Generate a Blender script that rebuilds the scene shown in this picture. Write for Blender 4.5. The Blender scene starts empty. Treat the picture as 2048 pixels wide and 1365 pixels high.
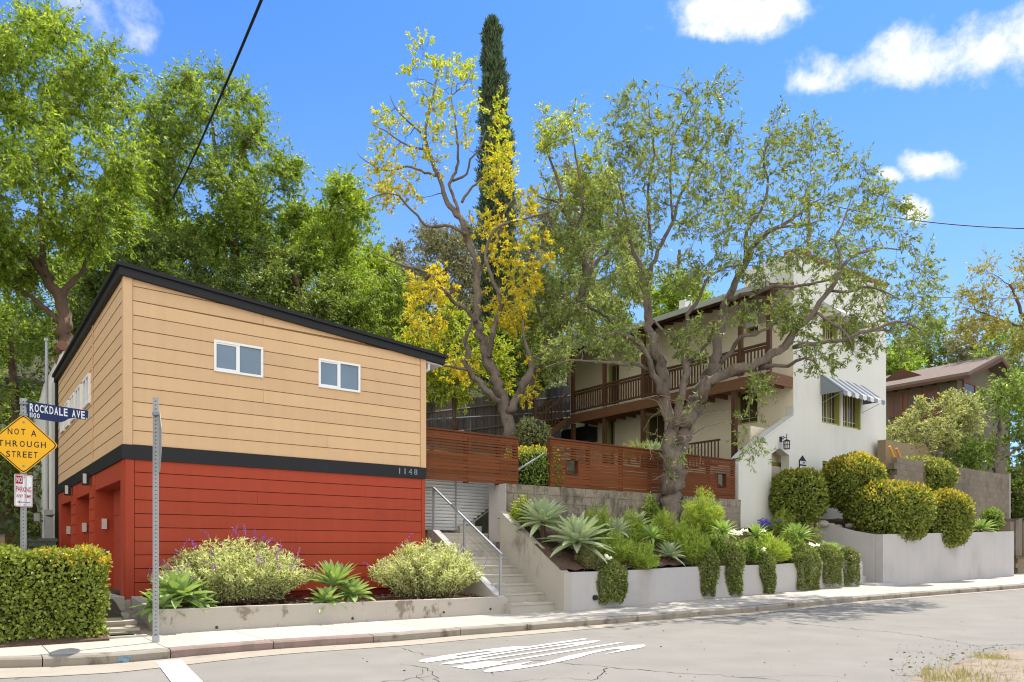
import bpy, math, random
import numpy as np
from mathutils import Vector, geometry

S = bpy.context.scene
COL = S.collection
R = math.radians

# ------------------------------------------------------------------ camera, sky, sun, exposure
F = 1468.0            # focal length in photograph pixels (2048 wide)
HZ = 1102.0           # horizon row
CAMZ = 1.2
cam = bpy.data.cameras.new("camera")
cam.sensor_width = 36.0
cam.lens = 36.0 * F / 2048.0
cam.shift_y = (HZ - 682.5) / 2048.0
cam.clip_start = 0.1
cam.clip_end = 2000
cam_o = bpy.data.objects.new("camera", cam)
COL.objects.link(cam_o)
cam_o.location = (0, 0, CAMZ)
cam_o.rotation_euler = (R(90), 0, 0)
S.camera = cam_o

SUN_DIR = Vector((0.56, 0.83, 0)).normalized()     # horizontal direction towards the sun
SUN_EL = R(66)
SUN_STRENGTH = 4.9
SKY_STRENGTH = 0.15
EXPOSURE = 0.50

S.view_settings.view_transform = 'Standard'
S.view_settings.look = 'None'
S.view_settings.exposure = EXPOSURE
S.view_settings.gamma = 1.0
S.view_settings.use_curve_mapping = False
S.render.resolution_x = 1024
S.render.resolution_y = 682
try:
    S.cycles.use_denoising = True
    S.cycles.denoiser = 'OPENIMAGEDENOISE'
    S.cycles.denoising_input_passes = 'RGB_ALBEDO_NORMAL'
    S.cycles.denoising_prefilter = 'ACCURATE'
    S.cycles.pixel_filter_type = 'BLACKMAN_HARRIS'
    S.cycles.filter_width = 1.15
    S.cycles.max_bounces = 7
    S.cycles.diffuse_bounces = 4
    S.cycles.transparent_max_bounces = 6
    S.cycles.transmission_bounces = 4
except Exception:
    pass

sun = bpy.data.lights.new("sun", 'SUN')
sun.energy = SUN_STRENGTH
sun.angle = R(0.53)
sun.color = (1.0, 0.95, 0.86)
sun_o = bpy.data.objects.new("sun", sun)
COL.objects.link(sun_o)
_d = Vector((SUN_DIR.x * math.cos(SUN_EL), SUN_DIR.y * math.cos(SUN_EL), math.sin(SUN_EL)))
sun_o.rotation_euler = (-_d).to_track_quat('-Z', 'Y').to_euler()
sun_o.location = (30, 40, 60)


class NT:
    """small node-tree writer"""
    def __init__(self, tree):
        self.t = tree
        self.n = tree.nodes
        self.l = tree.links

    def node(self, typ, **kw):
        nd = self.n.new(typ)
        for k, v in kw.items():
            setattr(nd, k, v)
        return nd

    def put(self, sock, val):
        if isinstance(val, bpy.types.NodeSocket):
            self.l.new(val, sock)
        elif val is not None:
            sock.default_value = val

    def math(self, op, a, b=None, c=None, clamp=False):
        nd = self.node('ShaderNodeMath', operation=op)
        nd.use_clamp = clamp
        self.put(nd.inputs[0], a)
        if b is not None:
            self.put(nd.inputs[1], b)
        if c is not None:
            self.put(nd.inputs[2], c)
        return nd.outputs[0]

    def vmath(self, op, a, b=None, scale=None):
        nd = self.node('ShaderNodeVectorMath', operation=op)
        self.put(nd.inputs[0], a)
        if b is not None:
            self.put(nd.inputs[1], b)
        if scale is not None:
            self.put(nd.inputs['Scale'], scale)
        return nd.outputs[0]

    def mix(self, fac, a, b, blend='MIX'):
        nd = self.node('ShaderNodeMix', data_type='RGBA', blend_type=blend)
        self.put(nd.inputs[0], fac)
        self.put(nd.inputs[6], a if isinstance(a, bpy.types.NodeSocket) else (*a[:3], 1))
        self.put(nd.inputs[7], b if isinstance(b, bpy.types.NodeSocket) else (*b[:3], 1))
        return nd.outputs[2]

    def noise(self, vec, scale, detail=3.0, rough=0.55, out=0):
        nd = self.node('ShaderNodeTexNoise')
        self.put(nd.inputs['Vector'], vec)
        self.put(nd.inputs['Scale'], scale)
        nd.inputs['Detail'].default_value = detail
        nd.inputs['Roughness'].default_value = rough
        return nd.outputs[out]

    def ramp(self, fac, stops):
        nd = self.node('ShaderNodeValToRGB')
        els = nd.color_ramp.elements
        while len(els) < len(stops):
            els.new(0.5)
        for e, (p, c) in zip(els, stops):
            e.position = p
            e.color = (*c[:3], 1)
        self.put(nd.inputs[0], fac)
        return nd.outputs[0]

    def smooth(self, val, a, b):
        nd = self.node('ShaderNodeMapRange', interpolation_type='SMOOTHSTEP')
        self.put(nd.inputs[0], val)
        nd.inputs[1].default_value = a
        nd.inputs[2].default_value = b
        nd.inputs[3].default_value = 0
        nd.inputs[4].default_value = 1
        return nd.outputs[0]


def build_world():
    w = bpy.data.worlds.new("World")
    S.world = w
    w.use_nodes = True
    nt = NT(w.node_tree)
    nt.n.clear()
    sky = nt.node('ShaderNodeTexSky', sky_type='NISHITA')
    sky.sun_disc = False
    sky.sun_elevation = SUN_EL
    sky.sun_rotation = math.atan2(SUN_DIR.x, SUN_DIR.y)
    sky.air_density = 1.0
    sky.dust_density = 0.6
    sky.ozone_density = 2.2
    tc = nt.node('ShaderNodeTexCoord')
    d = nt.vmath('NORMALIZE', tc.outputs['Generated'])
    sep = nt.node('ShaderNodeSeparateXYZ')
    nt.put(sep.inputs[0], d)
    x, y, z = sep.outputs
    base = nt.mix(1.0, sky.outputs[0], (0.345, 0.665, 1.05), 'MULTIPLY')
    # cloud puffs of the open sky in front: centres and half sizes as slopes x/y, z/y
    yy = nt.math('MAXIMUM', y, 0.05)
    px = nt.math('DIVIDE', x, yy)
    pz = nt.math('DIVIDE', z, yy)
    wn = nt.noise(d, 7.0, 5.0, 0.6, out=1)
    wsep = nt.node('ShaderNodeSeparateXYZ')
    nt.put(wsep.inputs[0], wn)
    px = nt.math('ADD', px, nt.math('MULTIPLY', nt.math('SUBTRACT', wsep.outputs[0], 0.5), 0.09))
    pz = nt.math('ADD', pz, nt.math('MULTIPLY', nt.math('SUBTRACT', wsep.outputs[1], 0.5), 0.09))
    puffs = [(1465, 38, 150, 46), (1420, 70, 80, 22), (1560, 30, 60, 28),
             (1700, 150, 130, 42), (1830, 128, 150, 58), (1960, 95, 110, 62), (2070, 88, 110, 68), (1625, 175, 60, 22),
             (1850, 330, 60, 24), (1910, 330, 55, 26), (1770, 356, 40, 14), (1832, 420, 34, 20),
             (215, 30, 120, 62), (275, 62, 62, 42), (160, 10, 70, 40)]
    f = None
    for cx, cy, rx, ry in puffs:
        a = nt.math('MULTIPLY', nt.math('SUBTRACT', px, (cx - 1024) / F), F / rx)
        b = nt.math('MULTIPLY', nt.math('SUBTRACT', pz, (HZ - cy) / F), F / (ry * 1.2))
        r = nt.math('ADD', nt.math('MULTIPLY', a, a), nt.math('MULTIPLY', b, b))
        v = nt.math('SUBTRACT', 1.0, r)
        f = v if f is None else nt.math('SMOOTH_MAX', f, v, 0.35)
    n2 = nt.noise(d, 13.0, 12.0, 0.64)
    f = nt.math('ADD', f, nt.math('MULTIPLY', nt.math('SUBTRACT', n2, 0.515), 5.6))
    puff = nt.math('MULTIPLY', nt.smooth(f, -0.3, 1.3), nt.smooth(y, 0.02, 0.12))
    # unseen bright cloud added behind the camera, white fill for the street fronts
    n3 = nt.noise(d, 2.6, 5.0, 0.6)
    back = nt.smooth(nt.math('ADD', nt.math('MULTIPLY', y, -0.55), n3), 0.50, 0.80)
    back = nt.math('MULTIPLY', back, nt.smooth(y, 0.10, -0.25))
    # thin veil towards the horizon
    veil = nt.math('MULTIPLY', nt.smooth(z, 0.62, 0.0), 0.34)
    c = nt.mix(veil, base, (4.6, 5.6, 6.6))
    thin = nt.math('ADD', nt.math('MULTIPLY', nt.smooth(px, -0.45, -0.2), 0.30), 0.66)
    c = nt.mix(nt.math('MULTIPLY', puff, thin), c, nt.mix(nt.smooth(f, 0.0, 2.0), (4.7, 4.95, 5.4), (6.0, 6.05, 6.15)))
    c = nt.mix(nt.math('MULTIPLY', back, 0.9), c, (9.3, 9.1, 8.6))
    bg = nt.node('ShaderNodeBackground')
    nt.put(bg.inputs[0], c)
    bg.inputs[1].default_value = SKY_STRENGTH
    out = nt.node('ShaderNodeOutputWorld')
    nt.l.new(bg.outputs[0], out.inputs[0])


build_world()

# ------------------------------------------------------------------ frames of reference
UX, UY = 0.7954, 0.6061        # along the street frontage (to the right and away)
VX, VY = -0.6061, 0.7954       # into the lots (to the left and away)


def W(u, v, z):
    return np.array((UX * u + VX * v, UY * u + VY * v, z))


def U_of(x, y):
    return UX * x + UY * y


def V_of(x, y):
    return VX * x + VY * y


def ab(px, py):
    return (px - 1024.0) / F, (HZ - py) / F


def on_y(px, py, Y):
    a, b = ab(px, py)
    return np.array((a * Y, Y, CAMZ + b * Y))


def on_v(px, py, v):
    a, b = ab(px, py)
    Y = v / (VX * a + VY)
    return np.array((a * Y, Y, CAMZ + b * Y))


def on_u(px, py, u):
    a, b = ab(px, py)
    Y = u / (UX * a + UY)
    return np.array((a * Y, Y, CAMZ + b * Y))


def on_z(px, py, z):
    a, b = ab(px, py)
    Y = (z - CAMZ) / b
    return np.array((a * Y, Y, z))


def uz_v(px, py, v):            # photograph point on the plane v -> (u, z)
    p = on_v(px, py, v)
    return U_of(p[0], p[1]), p[2]


def vz_u(px, py, u):
    p = on_u(px, py, u)
    return V_of(p[0], p[1]), p[2]


# ------------------------------------------------------------------ materials
def new_mat(name):
    m = bpy.data.materials.new(name)
    m.use_nodes = True
    nt = NT(m.node_tree)
    nt.n.clear()
    out = nt.node('ShaderNodeOutputMaterial')
    b = nt.node('ShaderNodeBsdfPrincipled')
    nt.l.new(b.outputs[0], out.inputs[0])
    return m, nt, b, out


def mat(name, c, rough=0.8, var=0.12, scale=4.0, stretch=(1, 1, 1), bump=0.15, bscale=60.0, dirt=None, dirt_lo=0.55, dirt_hi=0.75,
        dscale=1.5, island=0.0, spec=0.3, metal=0.0, fine=0.0, streak=0.0):
    m, nt, b, out = new_mat(name)
    geo = nt.node('ShaderNodeNewGeometry')
    pos = nt.vmath('MULTIPLY', geo.outputs['Position'], stretch)
    n = nt.noise(pos, scale, 5.0, 0.6)
    k = nt.math('ADD', nt.math('MULTIPLY', nt.math('SUBTRACT', n, 0.5), 2.6 * var), 1.0)
    if fine:
        k = nt.math('ADD', k, nt.math('MULTIPLY', nt.math('SUBTRACT', nt.noise(pos, bscale, 2.0, 0.7), 0.5), fine * 2.5))
    if streak:
        sn = nt.noise(nt.vmath('MULTIPLY', geo.outputs['Position'], (7.0, 7.0, 0.35)), 1.0, 4.0, 0.7)
        k = nt.math('ADD', k, nt.math('MULTIPLY', nt.math('SUBTRACT', sn, 0.5), streak * 2.5))
    if island:
        k = nt.math('ADD', k, nt.math('MULTIPLY', nt.math('SUBTRACT', geo.outputs['Random Per Island'], 0.5), island * 2))
    kk = nt.node('ShaderNodeCombineXYZ')
    for i in range(3):
        nt.put(kk.inputs[i], k)
    col = nt.mix(1.0, c, kk.outputs[0], 'MULTIPLY')
    if dirt is not None:
        dn = nt.noise(nt.vmath('MULTIPLY', geo.outputs['Position'], (1, 1, 0.6)), dscale, 6.0, 0.68)
        col = nt.mix(nt.math('MULTIPLY', nt.smooth(dn, dirt_lo, dirt_hi), 0.85), col, dirt)
    nt.put(b.inputs['Base Color'], col)
    b.inputs['Roughness'].default_value = rough
    b.inputs['Specular IOR Level'].default_value = spec
    b.inputs['Metallic'].default_value = metal
    if bump:
        bn = nt.noise(pos, bscale, 4.0, 0.65)
        bp = nt.node('ShaderNodeBump')
        bp.inputs['Strength'].default_value = bump
        bp.inputs['Distance'].default_value = 0.02
        nt.put(bp.inputs['Height'], bn)
        nt.l.new(bp.outputs[0], b.inputs['Normal'])
    return m


def leaf_mat(name, stops, trans=0.42, tint=(1.25, 1.15, 0.5), rough=0.5, nscale=0.9, nvar=0.35, spec=0.35, gain=1.9):
    m, nt, b, out = new_mat(name)
    geo = nt.node('ShaderNodeNewGeometry')
    k = len(stops) - 1
    c = nt.ramp(geo.outputs['Random Per Island'], [(i / k if k else 0, s) for i, s in enumerate(stops)])
    n = nt.noise(geo.outputs['Position'], nscale, 3.0, 0.6)
    g = nt.math('ADD', nt.math('MULTIPLY', nt.math('SUBTRACT', n, 0.5), 2.4 * nvar * gain), gain)
    cc = nt.node('ShaderNodeCombineXYZ')
    for i in range(3):
        nt.put(cc.inputs[i], g)
    c = nt.mix(1.0, c, cc.outputs[0], 'MULTIPLY')
    nt.put(b.inputs['Base Color'], c)
    b.inputs['Roughness'].default_value = rough
    b.inputs['Specular IOR Level'].default_value = spec
    tr = nt.node('ShaderNodeBsdfTranslucent')
    nt.put(tr.inputs[0], nt.mix(1.0, c, tint, 'MULTIPLY'))
    mx = nt.node('ShaderNodeMixShader')
    mx.inputs[0].default_value = trans
    nt.l.new(b.outputs[0], mx.inputs[1])
    nt.l.new(tr.outputs[0], mx.inputs[2])
    nt.l.new(mx.outputs[0], out.inputs[0])
    return m


def glass_mat(name, c, rough=0.05):
    m, nt, b, out = new_mat(name)
    geo = nt.node('ShaderNodeNewGeometry')
    n = nt.noise(geo.outputs['Position'], 1.3, 2.0)
    nt.put(b.inputs['Base Color'], nt.mix(n, tuple(x * 0.7 for x in c), tuple(x * 1.3 for x in c)))
    b.inputs['Roughness'].default_value = rough
    b.inputs['Specular IOR Level'].default_value = 0.8
    bp = nt.node('ShaderNodeBump')
    bp.inputs['Strength'].default_value = 0.03
    nt.put(bp.inputs['Height'], n)
    nt.l.new(bp.outputs[0], b.inputs['Normal'])
    return m


# ------------------------------------------------------------------ mesh builders and tagging
def origin_of(o):
    p = np.zeros(3)
    while o is not None:
        p += np.array(o.location)
        o = o.parent
    return p


def mesh_from(verts, faces, name, material, parent=None, smooth=False, loc=None):
    """verts: (n,3) world coordinates; faces: list of index lists, or (m,k) array"""
    verts = np.asarray(verts, dtype=np.float64).reshape(-1, 3)
    org = origin_of(parent) if parent is not None else np.zeros(3)
    place = np.zeros(3)
    if parent is None and loc is not None:
        place = np.array(loc, dtype=float)
        org = place
    me = bpy.data.meshes.new(name)
    v = (verts - org).astype(np.float32)
    if isinstance(faces, np.ndarray):
        m, k = faces.shape
        me.vertices.add(len(v))
        me.vertices.foreach_set("co", v.ravel())
        me.loops.add(m * k)
        me.loops.foreach_set("vertex_index", faces.astype(np.int32).ravel())
        me.polygons.add(m)
        me.polygons.foreach_set("loop_start", np.arange(0, m * k, k, dtype=np.int32))
        me.update(calc_edges=True)
    else:
        me.from_pydata(v.tolist(), [], [list(f) for f in faces])
        me.update()
    if material is not None:
        me.materials.append(material)
    if smooth:
        me.polygons.foreach_set("use_smooth", np.ones(len(me.polygons), dtype=bool))
    o = bpy.data.objects.new(name, me)
    COL.objects.link(o)
    o.location = place
    if parent is not None:
        o.parent = parent
    return o


def tag(o, label=None, cat=None, group=None, kind=None):
    if label:
        o['label'] = label
    if cat:
        o['category'] = cat
    if group:
        o['group'] = group
    if kind:
        o['kind'] = kind
    return o


def thing(name, label, cat, loc, group=None):
    o = bpy.data.objects.new(name, None)
    o.empty_display_size = 0.2
    COL.objects.link(o)
    o.location = tuple(float(x) for x in loc)
    return tag(o, label, cat, group)


def structure(o, label, cat='ground'):
    return tag(o, label, cat, None, 'structure')


class MB:
    def __init__(self):
        self.v = []
        self.f = []
        self.n = 0

    def add(self, verts, faces):
        verts = np.asarray(verts, dtype=float).reshape(-1, 3)
        self.v.append(verts)
        n = self.n
        self.f.extend([[i + n for i in f] for f in faces])
        self.n += len(verts)

    def box(self, u0, u1, v0, v1, z0, z1, fr=None):
        """box in the (u, v, z) frame; fr = (origin, xdir, ydir) for any other frame"""
        c = [(a, b, z) for z in (z0, z1) for a, b in ((u0, v0), (u1, v0), (u1, v1), (u0, v1))]
        if fr is None:
            P = [W(*p) for p in c]
        else:
            o, xd, yd = fr
            P = [np.array(o) + np.array(xd) * p[0] + np.array(yd) * p[1] + np.array((0, 0, p[2])) for p in c]
        self.add(P, [(3, 2, 1, 0), (4, 5, 6, 7), (0, 1, 5, 4), (1, 2, 6, 5), (2, 3, 7, 6), (3, 0, 4, 7)])

    def quad(self, a, b, c, d):
        self.add([a, b, c, d], [(0, 1, 2, 3)])

    def prism(self, poly, off):
        """polygon (list of 3-D points) extruded by the vector off"""
        P = [np.array(p, dtype=float) for p in poly]
        n = len(P)
        off = np.array(off, dtype=float)
        tri = geometry.tessellate_polygon([[Vector(p) for p in P]])
        fs = [tuple(t) for t in tri] + [tuple(i + n for i in reversed(t)) for t in tri]
        fs += [(i, (i + 1) % n, (i + 1) % n + n, i + n) for i in range(n)]
        self.add(P + [p + off for p in P], fs)

    def holed(self, outer, holes, off):
        loops = [[np.array(p, dtype=float) for p in outer]] + [[np.array(p, dtype=float) for p in h] for h in holes]
        flat = [p for l in loops for p in l]
        n = len(flat)
        off = np.array(off, dtype=float)
        tri = geometry.tessellate_polygon([[Vector(p) for p in l] for l in loops])
        fs = [tuple(t) for t in tri] + [tuple(i + n for i in reversed(t)) for t in tri]
        s = 0
        for l in loops:
            m = len(l)
            fs += [(s + i, s + (i + 1) % m, s + (i + 1) % m + n, s + i + n) for i in range(m)]
            s += m
        self.add(flat + [p + off for p in flat], fs)

    def tube(self, path, radii, sides=8, cap=True, gnarl=0.0):
        P = np.asarray(path, dtype=float)
        n = len(P)
        r = np.broadcast_to(np.asarray(radii, dtype=float), (n,))
        T = np.gradient(P, axis=0)
        T /= np.maximum(np.linalg.norm(T, axis=1, keepdims=True), 1e-9)
        ref = np.array((0.31, 0.17, 0.94)) if abs(T[0][2]) < 0.8 else np.array((0.94, 0.31, 0.17))
        A = np.cross(T, ref)
        A /= np.maximum(np.linalg.norm(A, axis=1, keepdims=True), 1e-9)
        B = np.cross(T, A)
        ang = np.linspace(0, 2 * math.pi, sides, endpoint=False)
        kr = r[:, None] * np.ones((1, sides))
        if gnarl:
            s_ = np.concatenate([[0], np.cumsum(np.linalg.norm(np.diff(P, axis=0), axis=1))])[:, None]
            a_ = ang[None, :]
            kr = kr * (1 + gnarl * (0.5 * np.sin(3 * a_ + s_ * 1.7) + 0.4 * np.sin(5 * a_ - s_ * 3.1 + 1) + 0.45 * np.sin(2 * a_ + s_ * 6.0 + 2) + 0.35 * np.sin(a_ * 4 + s_ * 11.0)))
        V = P[:, None, :] + kr[:, :, None] * (np.cos(ang)[None, :, None] * A[:, None, :] + np.sin(ang)[None, :, None] * B[:, None, :])
        fs = []
        for i in range(n - 1):
            for j in range(sides):
                k = (j + 1) % sides
                fs.append((i * sides + j, i * sides + k, (i + 1) * sides + k, (i + 1) * sides + j))
        if cap:
            fs.append(tuple(range(sides - 1, -1, -1)))
            fs.append(tuple((n - 1) * sides + j for j in range(sides)))
        self.add(V.reshape(-1, 3), fs)

    def build(self, name, material, parent=None, smooth=False, loc=None):
        return mesh_from(np.concatenate(self.v), self.f, name, material, parent, smooth, loc)


def catmull(P, step):
    P = np.asarray(P, dtype=float)
    if len(P) < 2:
        return P
    Q = np.vstack([2 * P[0] - P[1], P, 2 * P[-1] - P[-2]])
    out = []
    for i in range(1, len(Q) - 2):
        p0, p1, p2, p3 = Q[i - 1], Q[i], Q[i + 1], Q[i + 2]
        n = max(1, int(np.linalg.norm(p2[:3] - p1[:3]) / step))
        for t in np.linspace(0, 1, n, endpoint=False):
            out.append(0.5 * (2 * p1 + (p2 - p0) * t + (2 * p0 - 5 * p1 + 4 * p2 - p3) * t * t + (3 * p1 - p0 - 3 * p2 + p3) * t ** 3))
    out.append(P[-1])
    return np.array(out)


def text_arrays(body, bold=0.0):
    cu = bpy.data.curves.new("t", 'FONT')
    cu.body = body
    cu.offset = bold
    cu.resolution_u = 3
    o = bpy.data.objects.new("t", cu)
    COL.objects.link(o)
    bpy.context.view_layer.update()
    me = o.evaluated_get(bpy.context.evaluated_depsgraph_get()).to_mesh()
    v = np.array([tuple(x.co) for x in me.vertices])
    f = [tuple(p.vertices) for p in me.polygons]
    o.evaluated_get(bpy.context.evaluated_depsgraph_get()).to_mesh_clear()
    bpy.data.objects.remove(o)
    bpy.data.curves.remove(cu)
    return v, f


def add_text(mb, body, org, xd, yd, w, h, thick=0.003, bold=0.0, align='c'):
    """lettering of overall size w x h, centred on org (or left aligned), xd = reading direction, yd = up"""
    v, f = text_arrays(body, bold)
    lo, hi = v.min(0), v.max(0)
    s = (v - lo) / np.maximum(hi - lo, 1e-6)
    x = s[:, 0] * w - (w / 2 if align == 'c' else 0)
    y = s[:, 1] * h - h / 2
    org, xd, yd = np.array(org, dtype=float), np.array(xd, dtype=float), np.array(yd, dtype=float)
    nrm = np.cross(xd, yd)
    P = org + x[:, None] * xd + y[:, None] * yd
    P2 = P + nrm * thick
    n = len(P)
    # front faces, plus side walls along boundary edges
    edges = {}
    for p in f:
        for i in range(len(p)):
            a, b = p[i], p[(i + 1) % len(p)]
            edges[(a, b)] = edges.get((a, b), 0) + 1
    fs = [tuple(i + n for i in p) for p in f]
    for (a, b) in edges:
        if (b, a) not in edges:
            fs.append((a, b, b + n, a + n))
    mb.add(np.concatenate([P, P2]), fs)


# ------------------------------------------------------------------ foliage
def unit(a):
    return a / np.maximum(np.linalg.norm(a, axis=-1, keepdims=True), 1e-9)


def leaf_arrays(P, D, L, Wd, rng, up=None, fold=0.25):
    """n folded lance leaves: base P, direction D, length L, width Wd"""
    n = len(P)
    D = unit(D)
    ref = rng.normal(size=(n, 3)) if up is None else up + rng.normal(size=(n, 3)) * 0.55
    Sd = unit(np.cross(D, ref))
    N = np.cross(Sd, D)
    L = np.broadcast_to(L, (n,))[:, None]
    Wd = np.broadcast_to(Wd, (n,))[:, None]
    mid = P + D * L * 0.45
    a = mid + Sd * Wd * 0.5 + N * Wd * fold
    b = mid - Sd * Wd * 0.5 + N * Wd * fold
    tip = P + D * L - N * L * 0.10
    V = np.stack([P, a, tip, b], axis=1).reshape(-1, 3)
    Fc = np.arange(4 * n).reshape(n, 4)
    return V, Fc


def leaf_obj(name, P, D, L, Wd, rng, material, parent=None, up=None, fold=0.25, loc=None):
    V, Fc = leaf_arrays(P, D, L, Wd, rng, up, fold)
    return mesh_from(V, Fc, name, material, parent, loc=loc)


def in_poly(x, y, poly):
    c = np.zeros(len(x), dtype=bool)
    n = len(poly)
    for i in range(n):
        x0, y0 = poly[i]
        x1, y1 = poly[(i + 1) % n]
        if y0 == y1:
            continue
        hit = ((y0 > y) != (y1 > y)) & (x < (x1 - x0) * (y - y0) / (y1 - y0) + x0)
        c ^= hit
    return c


def sample_crown(poly, n, Y, dY, rng, clump=0.42):
    """points of a crown whose outline seen from the street is poly; dY = half depth in the middle of the crown.
    clump: how far the points gather into masses with gaps between"""
    poly = [tuple(p) for p in poly]
    xs = [p[0] for p in poly]
    ys = [p[1] for p in poly]
    px = rng.uniform(min(xs), max(xs), n * 6)
    py = rng.uniform(min(ys), max(ys), n * 6)
    k = in_poly(px, py, poly)
    px, py = px[k][:n], py[k][:n]
    # distance to the outline in pixels
    d = np.full(len(px), 1e9)
    for i in range(len(poly)):
        a, b = np.array(poly[i], float), np.array(poly[(i + 1) % len(poly)], float)
        ab_ = b - a
        t = np.clip(((px - a[0]) * ab_[0] + (py - a[1]) * ab_[1]) / max(ab_ @ ab_, 1e-6), 0, 1)
        d = np.minimum(d, np.hypot(px - a[0] - t * ab_[0], py - a[1] - t * ab_[1]))
    half = np.sqrt(np.clip(d / max(d.max(), 1e-6), 0.02, 1))
    Yv = Y + dY * half * rng.uniform(-1, 1, len(px))
    P = np.stack([(px - 1024) / F * Yv, Yv, CAMZ + (HZ - py) / F * Yv], axis=1)
    if clump and len(P) > 20:
        C = P[rng.choice(len(P), max(4, len(P) // 8), replace=False)]
        j = np.argmin(((P[:, None, :] - C[None, :, :]) ** 2).sum(-1), axis=1)
        P = P + (C[j] - P) * clump * np.array((1.0, 1.0, 0.8))
    return P


def grow(limbs, targets, rng, r_tip=0.006, r_gain=0.010, kink=0.16, lift=0.10, gnarl=0.10, sides=5, step=0.14, jitter=0.05):
    """wood: traced limbs (list of lists of (x,y,z,r)) and a branch from the nearest wood to every target.
    returns builder, (start, end) of the last reach of every branch"""
    mb = MB()
    nodes, nrad = [], []
    for limb in limbs:
        L = catmull(np.array(limb, dtype=float), step)
        L[1:-1, :3] += rng.normal(size=(max(len(L) - 2, 0), 3)) * jitter * np.minimum(L[1:-1, 3:4] * 6, 1)
        rr = np.maximum(L[:, 3], 0.008)
        mb.tube(L[:, :3], rr, 18 if rr.max() > 0.12 else 8, gnarl=gnarl if rr.max() > 0.12 else gnarl * 0.6)
        nodes.extend(L[:, :3])
        nrad.extend(rr)
    N = np.zeros((len(nodes) + len(targets) * 6 + 8, 3))
    RR = np.zeros(len(N))
    cnt = len(nodes)
    N[:cnt] = nodes
    RR[:cnt] = nrad
    d0 = np.array([np.min(np.linalg.norm(N[:cnt] - t, axis=1)) for t in targets]) if len(targets) else []
    ends = []
    for i in np.argsort(d0):
        t = targets[i]
        dv = t - N[:cnt]
        dist = np.linalg.norm(dv, axis=1)
        cost = dist + 0.35 * np.maximum(-dv[:, 2], 0)
        j = int(np.argmin(cost))
        p = N[j]
        L = dist[j]
        if L < 0.05:
            ends.append((p, t + rng.normal(size=3) * 0.05))
            continue
        n = 4 if L < 1.2 else 6
        tt = np.linspace(0, 1, n + 1)[:, None]
        path = p + (t - p) * tt
        path[1:-1] += rng.normal(size=(n - 1, 3)) * kink * L / n * 1.6
        path[:, 2] += (np.sin(tt[:, 0] * math.pi) * lift * L) * rng.uniform(-0.6, 1.2)
        r0 = min(RR[j] * 0.75, r_tip + r_gain * L ** 0.9 + 0.004)
        rad = np.linspace(r0, r_tip * 0.6, n + 1)
        mb.tube(path, rad, sides if r0 > 0.015 else 4, cap=False)
        N[cnt:cnt + n - 1] = path[1:-1]
        RR[cnt:cnt + n - 1] = rad[1:-1]
        cnt += n - 1
        ends.append((path[-2] if n > 4 else path[-3], t))
    return mb, ends


def sprays(ends, rng, k, m, length, centre, droop=0.2, out=0.5, wood=None, r=0.004, tuft=0.15):
    """k twigs of the given length at every branch end, m leaves on each; returns leaf base points and directions"""
    A = np.array([e[0] for e in ends])
    B = np.array([e[1] for e in ends])
    A, B = np.repeat(A, k, 0), np.repeat(B, k, 0)
    n = len(A)
    t = rng.uniform(0.2, 1.0, (n, 1))
    P = A + (B - A) * t
    d = unit(unit(B - A) * 0.5 + unit(P - centre) * out + rng.normal(size=(n, 3)) * 0.75 + np.array((0, 0, -droop)))
    L = length * rng.uniform(0.5, 1.3, (n, 1))
    E = P + d * L
    if wood is not None:
        for i in range(n):
            mid = (P[i] + E[i]) / 2 + rng.normal(size=3) * L[i] * 0.08
            wood.tube([P[i], mid, E[i]], [r, r * 0.8, r * 0.4], 3, cap=False)
    P2, E2, d2 = np.repeat(P, m, 0), np.repeat(E, m, 0), np.repeat(d, m, 0)
    q = rng.uniform(tuft, 1.05, (n * m, 1))
    base = P2 + (E2 - P2) * q + rng.normal(size=(n * m, 3)) * 0.01
    ld = unit(d2 * 0.7 + rng.normal(size=(n * m, 3)) * 0.65 + np.array((0, 0, -droop)))
    return base, ld


def hull_leaves(fn, n, rng, L, Wd, depth=0.05, updir=0.25):
    """leaves over a clipped surface: fn(n) -> points, outward normals"""
    P, N = fn(n)
    P = P - N * rng.uniform(0, depth, (len(P), 1)) + N * np.abs(rng.normal(size=(len(P), 1))) * depth * 0.55
    D = unit(N * 0.75 + rng.normal(size=P.shape) * 0.7 + np.array((0, 0, updir)))
    return P, D, N

# ------------------------------------------------------------------ shared materials
M = {}
M['asphalt'] = mat('asphalt', (0.25, 0.233, 0.205), 0.95, 0.17, 1.1, (1, 1, 1), 0.5, 95, dirt=(0.195, 0.185, 0.170), dirt_lo=0.55, dirt_hi=0.8, dscale=0.5, fine=0.30, spec=0.15)
M['gutter'] = mat('gutter_concrete', (0.36, 0.315, 0.25), 0.9, 0.14, 2.2, (1, 1, 1), 0.3, 150, dirt=(0.27, 0.22, 0.17), dirt_lo=0.56, dirt_hi=0.72, dscale=1.6, fine=0.12)
M['sidewalk'] = mat('sidewalk_concrete', (0.44, 0.40, 0.34), 0.9, 0.10, 2.0, (1, 1, 1), 0.25, 160, dirt=(0.36, 0.32, 0.27), dirt_lo=0.58, dirt_hi=0.8, dscale=1.1, fine=0.09, island=0.06)
M['kerb'] = mat('kerb_concrete', (0.30, 0.265, 0.215), 0.92, 0.2, 3, (1, 1, 1), 0.5, 90, dirt=(0.10, 0.088, 0.075), dirt_lo=0.50, dirt_hi=0.66, dscale=2.6, fine=0.12)
M['kerb_red'] = mat('kerb_old_red_paint', (0.29, 0.205, 0.18), 0.9, 0.2, 3, (1, 1, 1), 0.4, 90, dirt=(0.22, 0.17, 0.14), dirt_lo=0.47, dirt_hi=0.60, dscale=3.0, fine=0.12)
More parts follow.
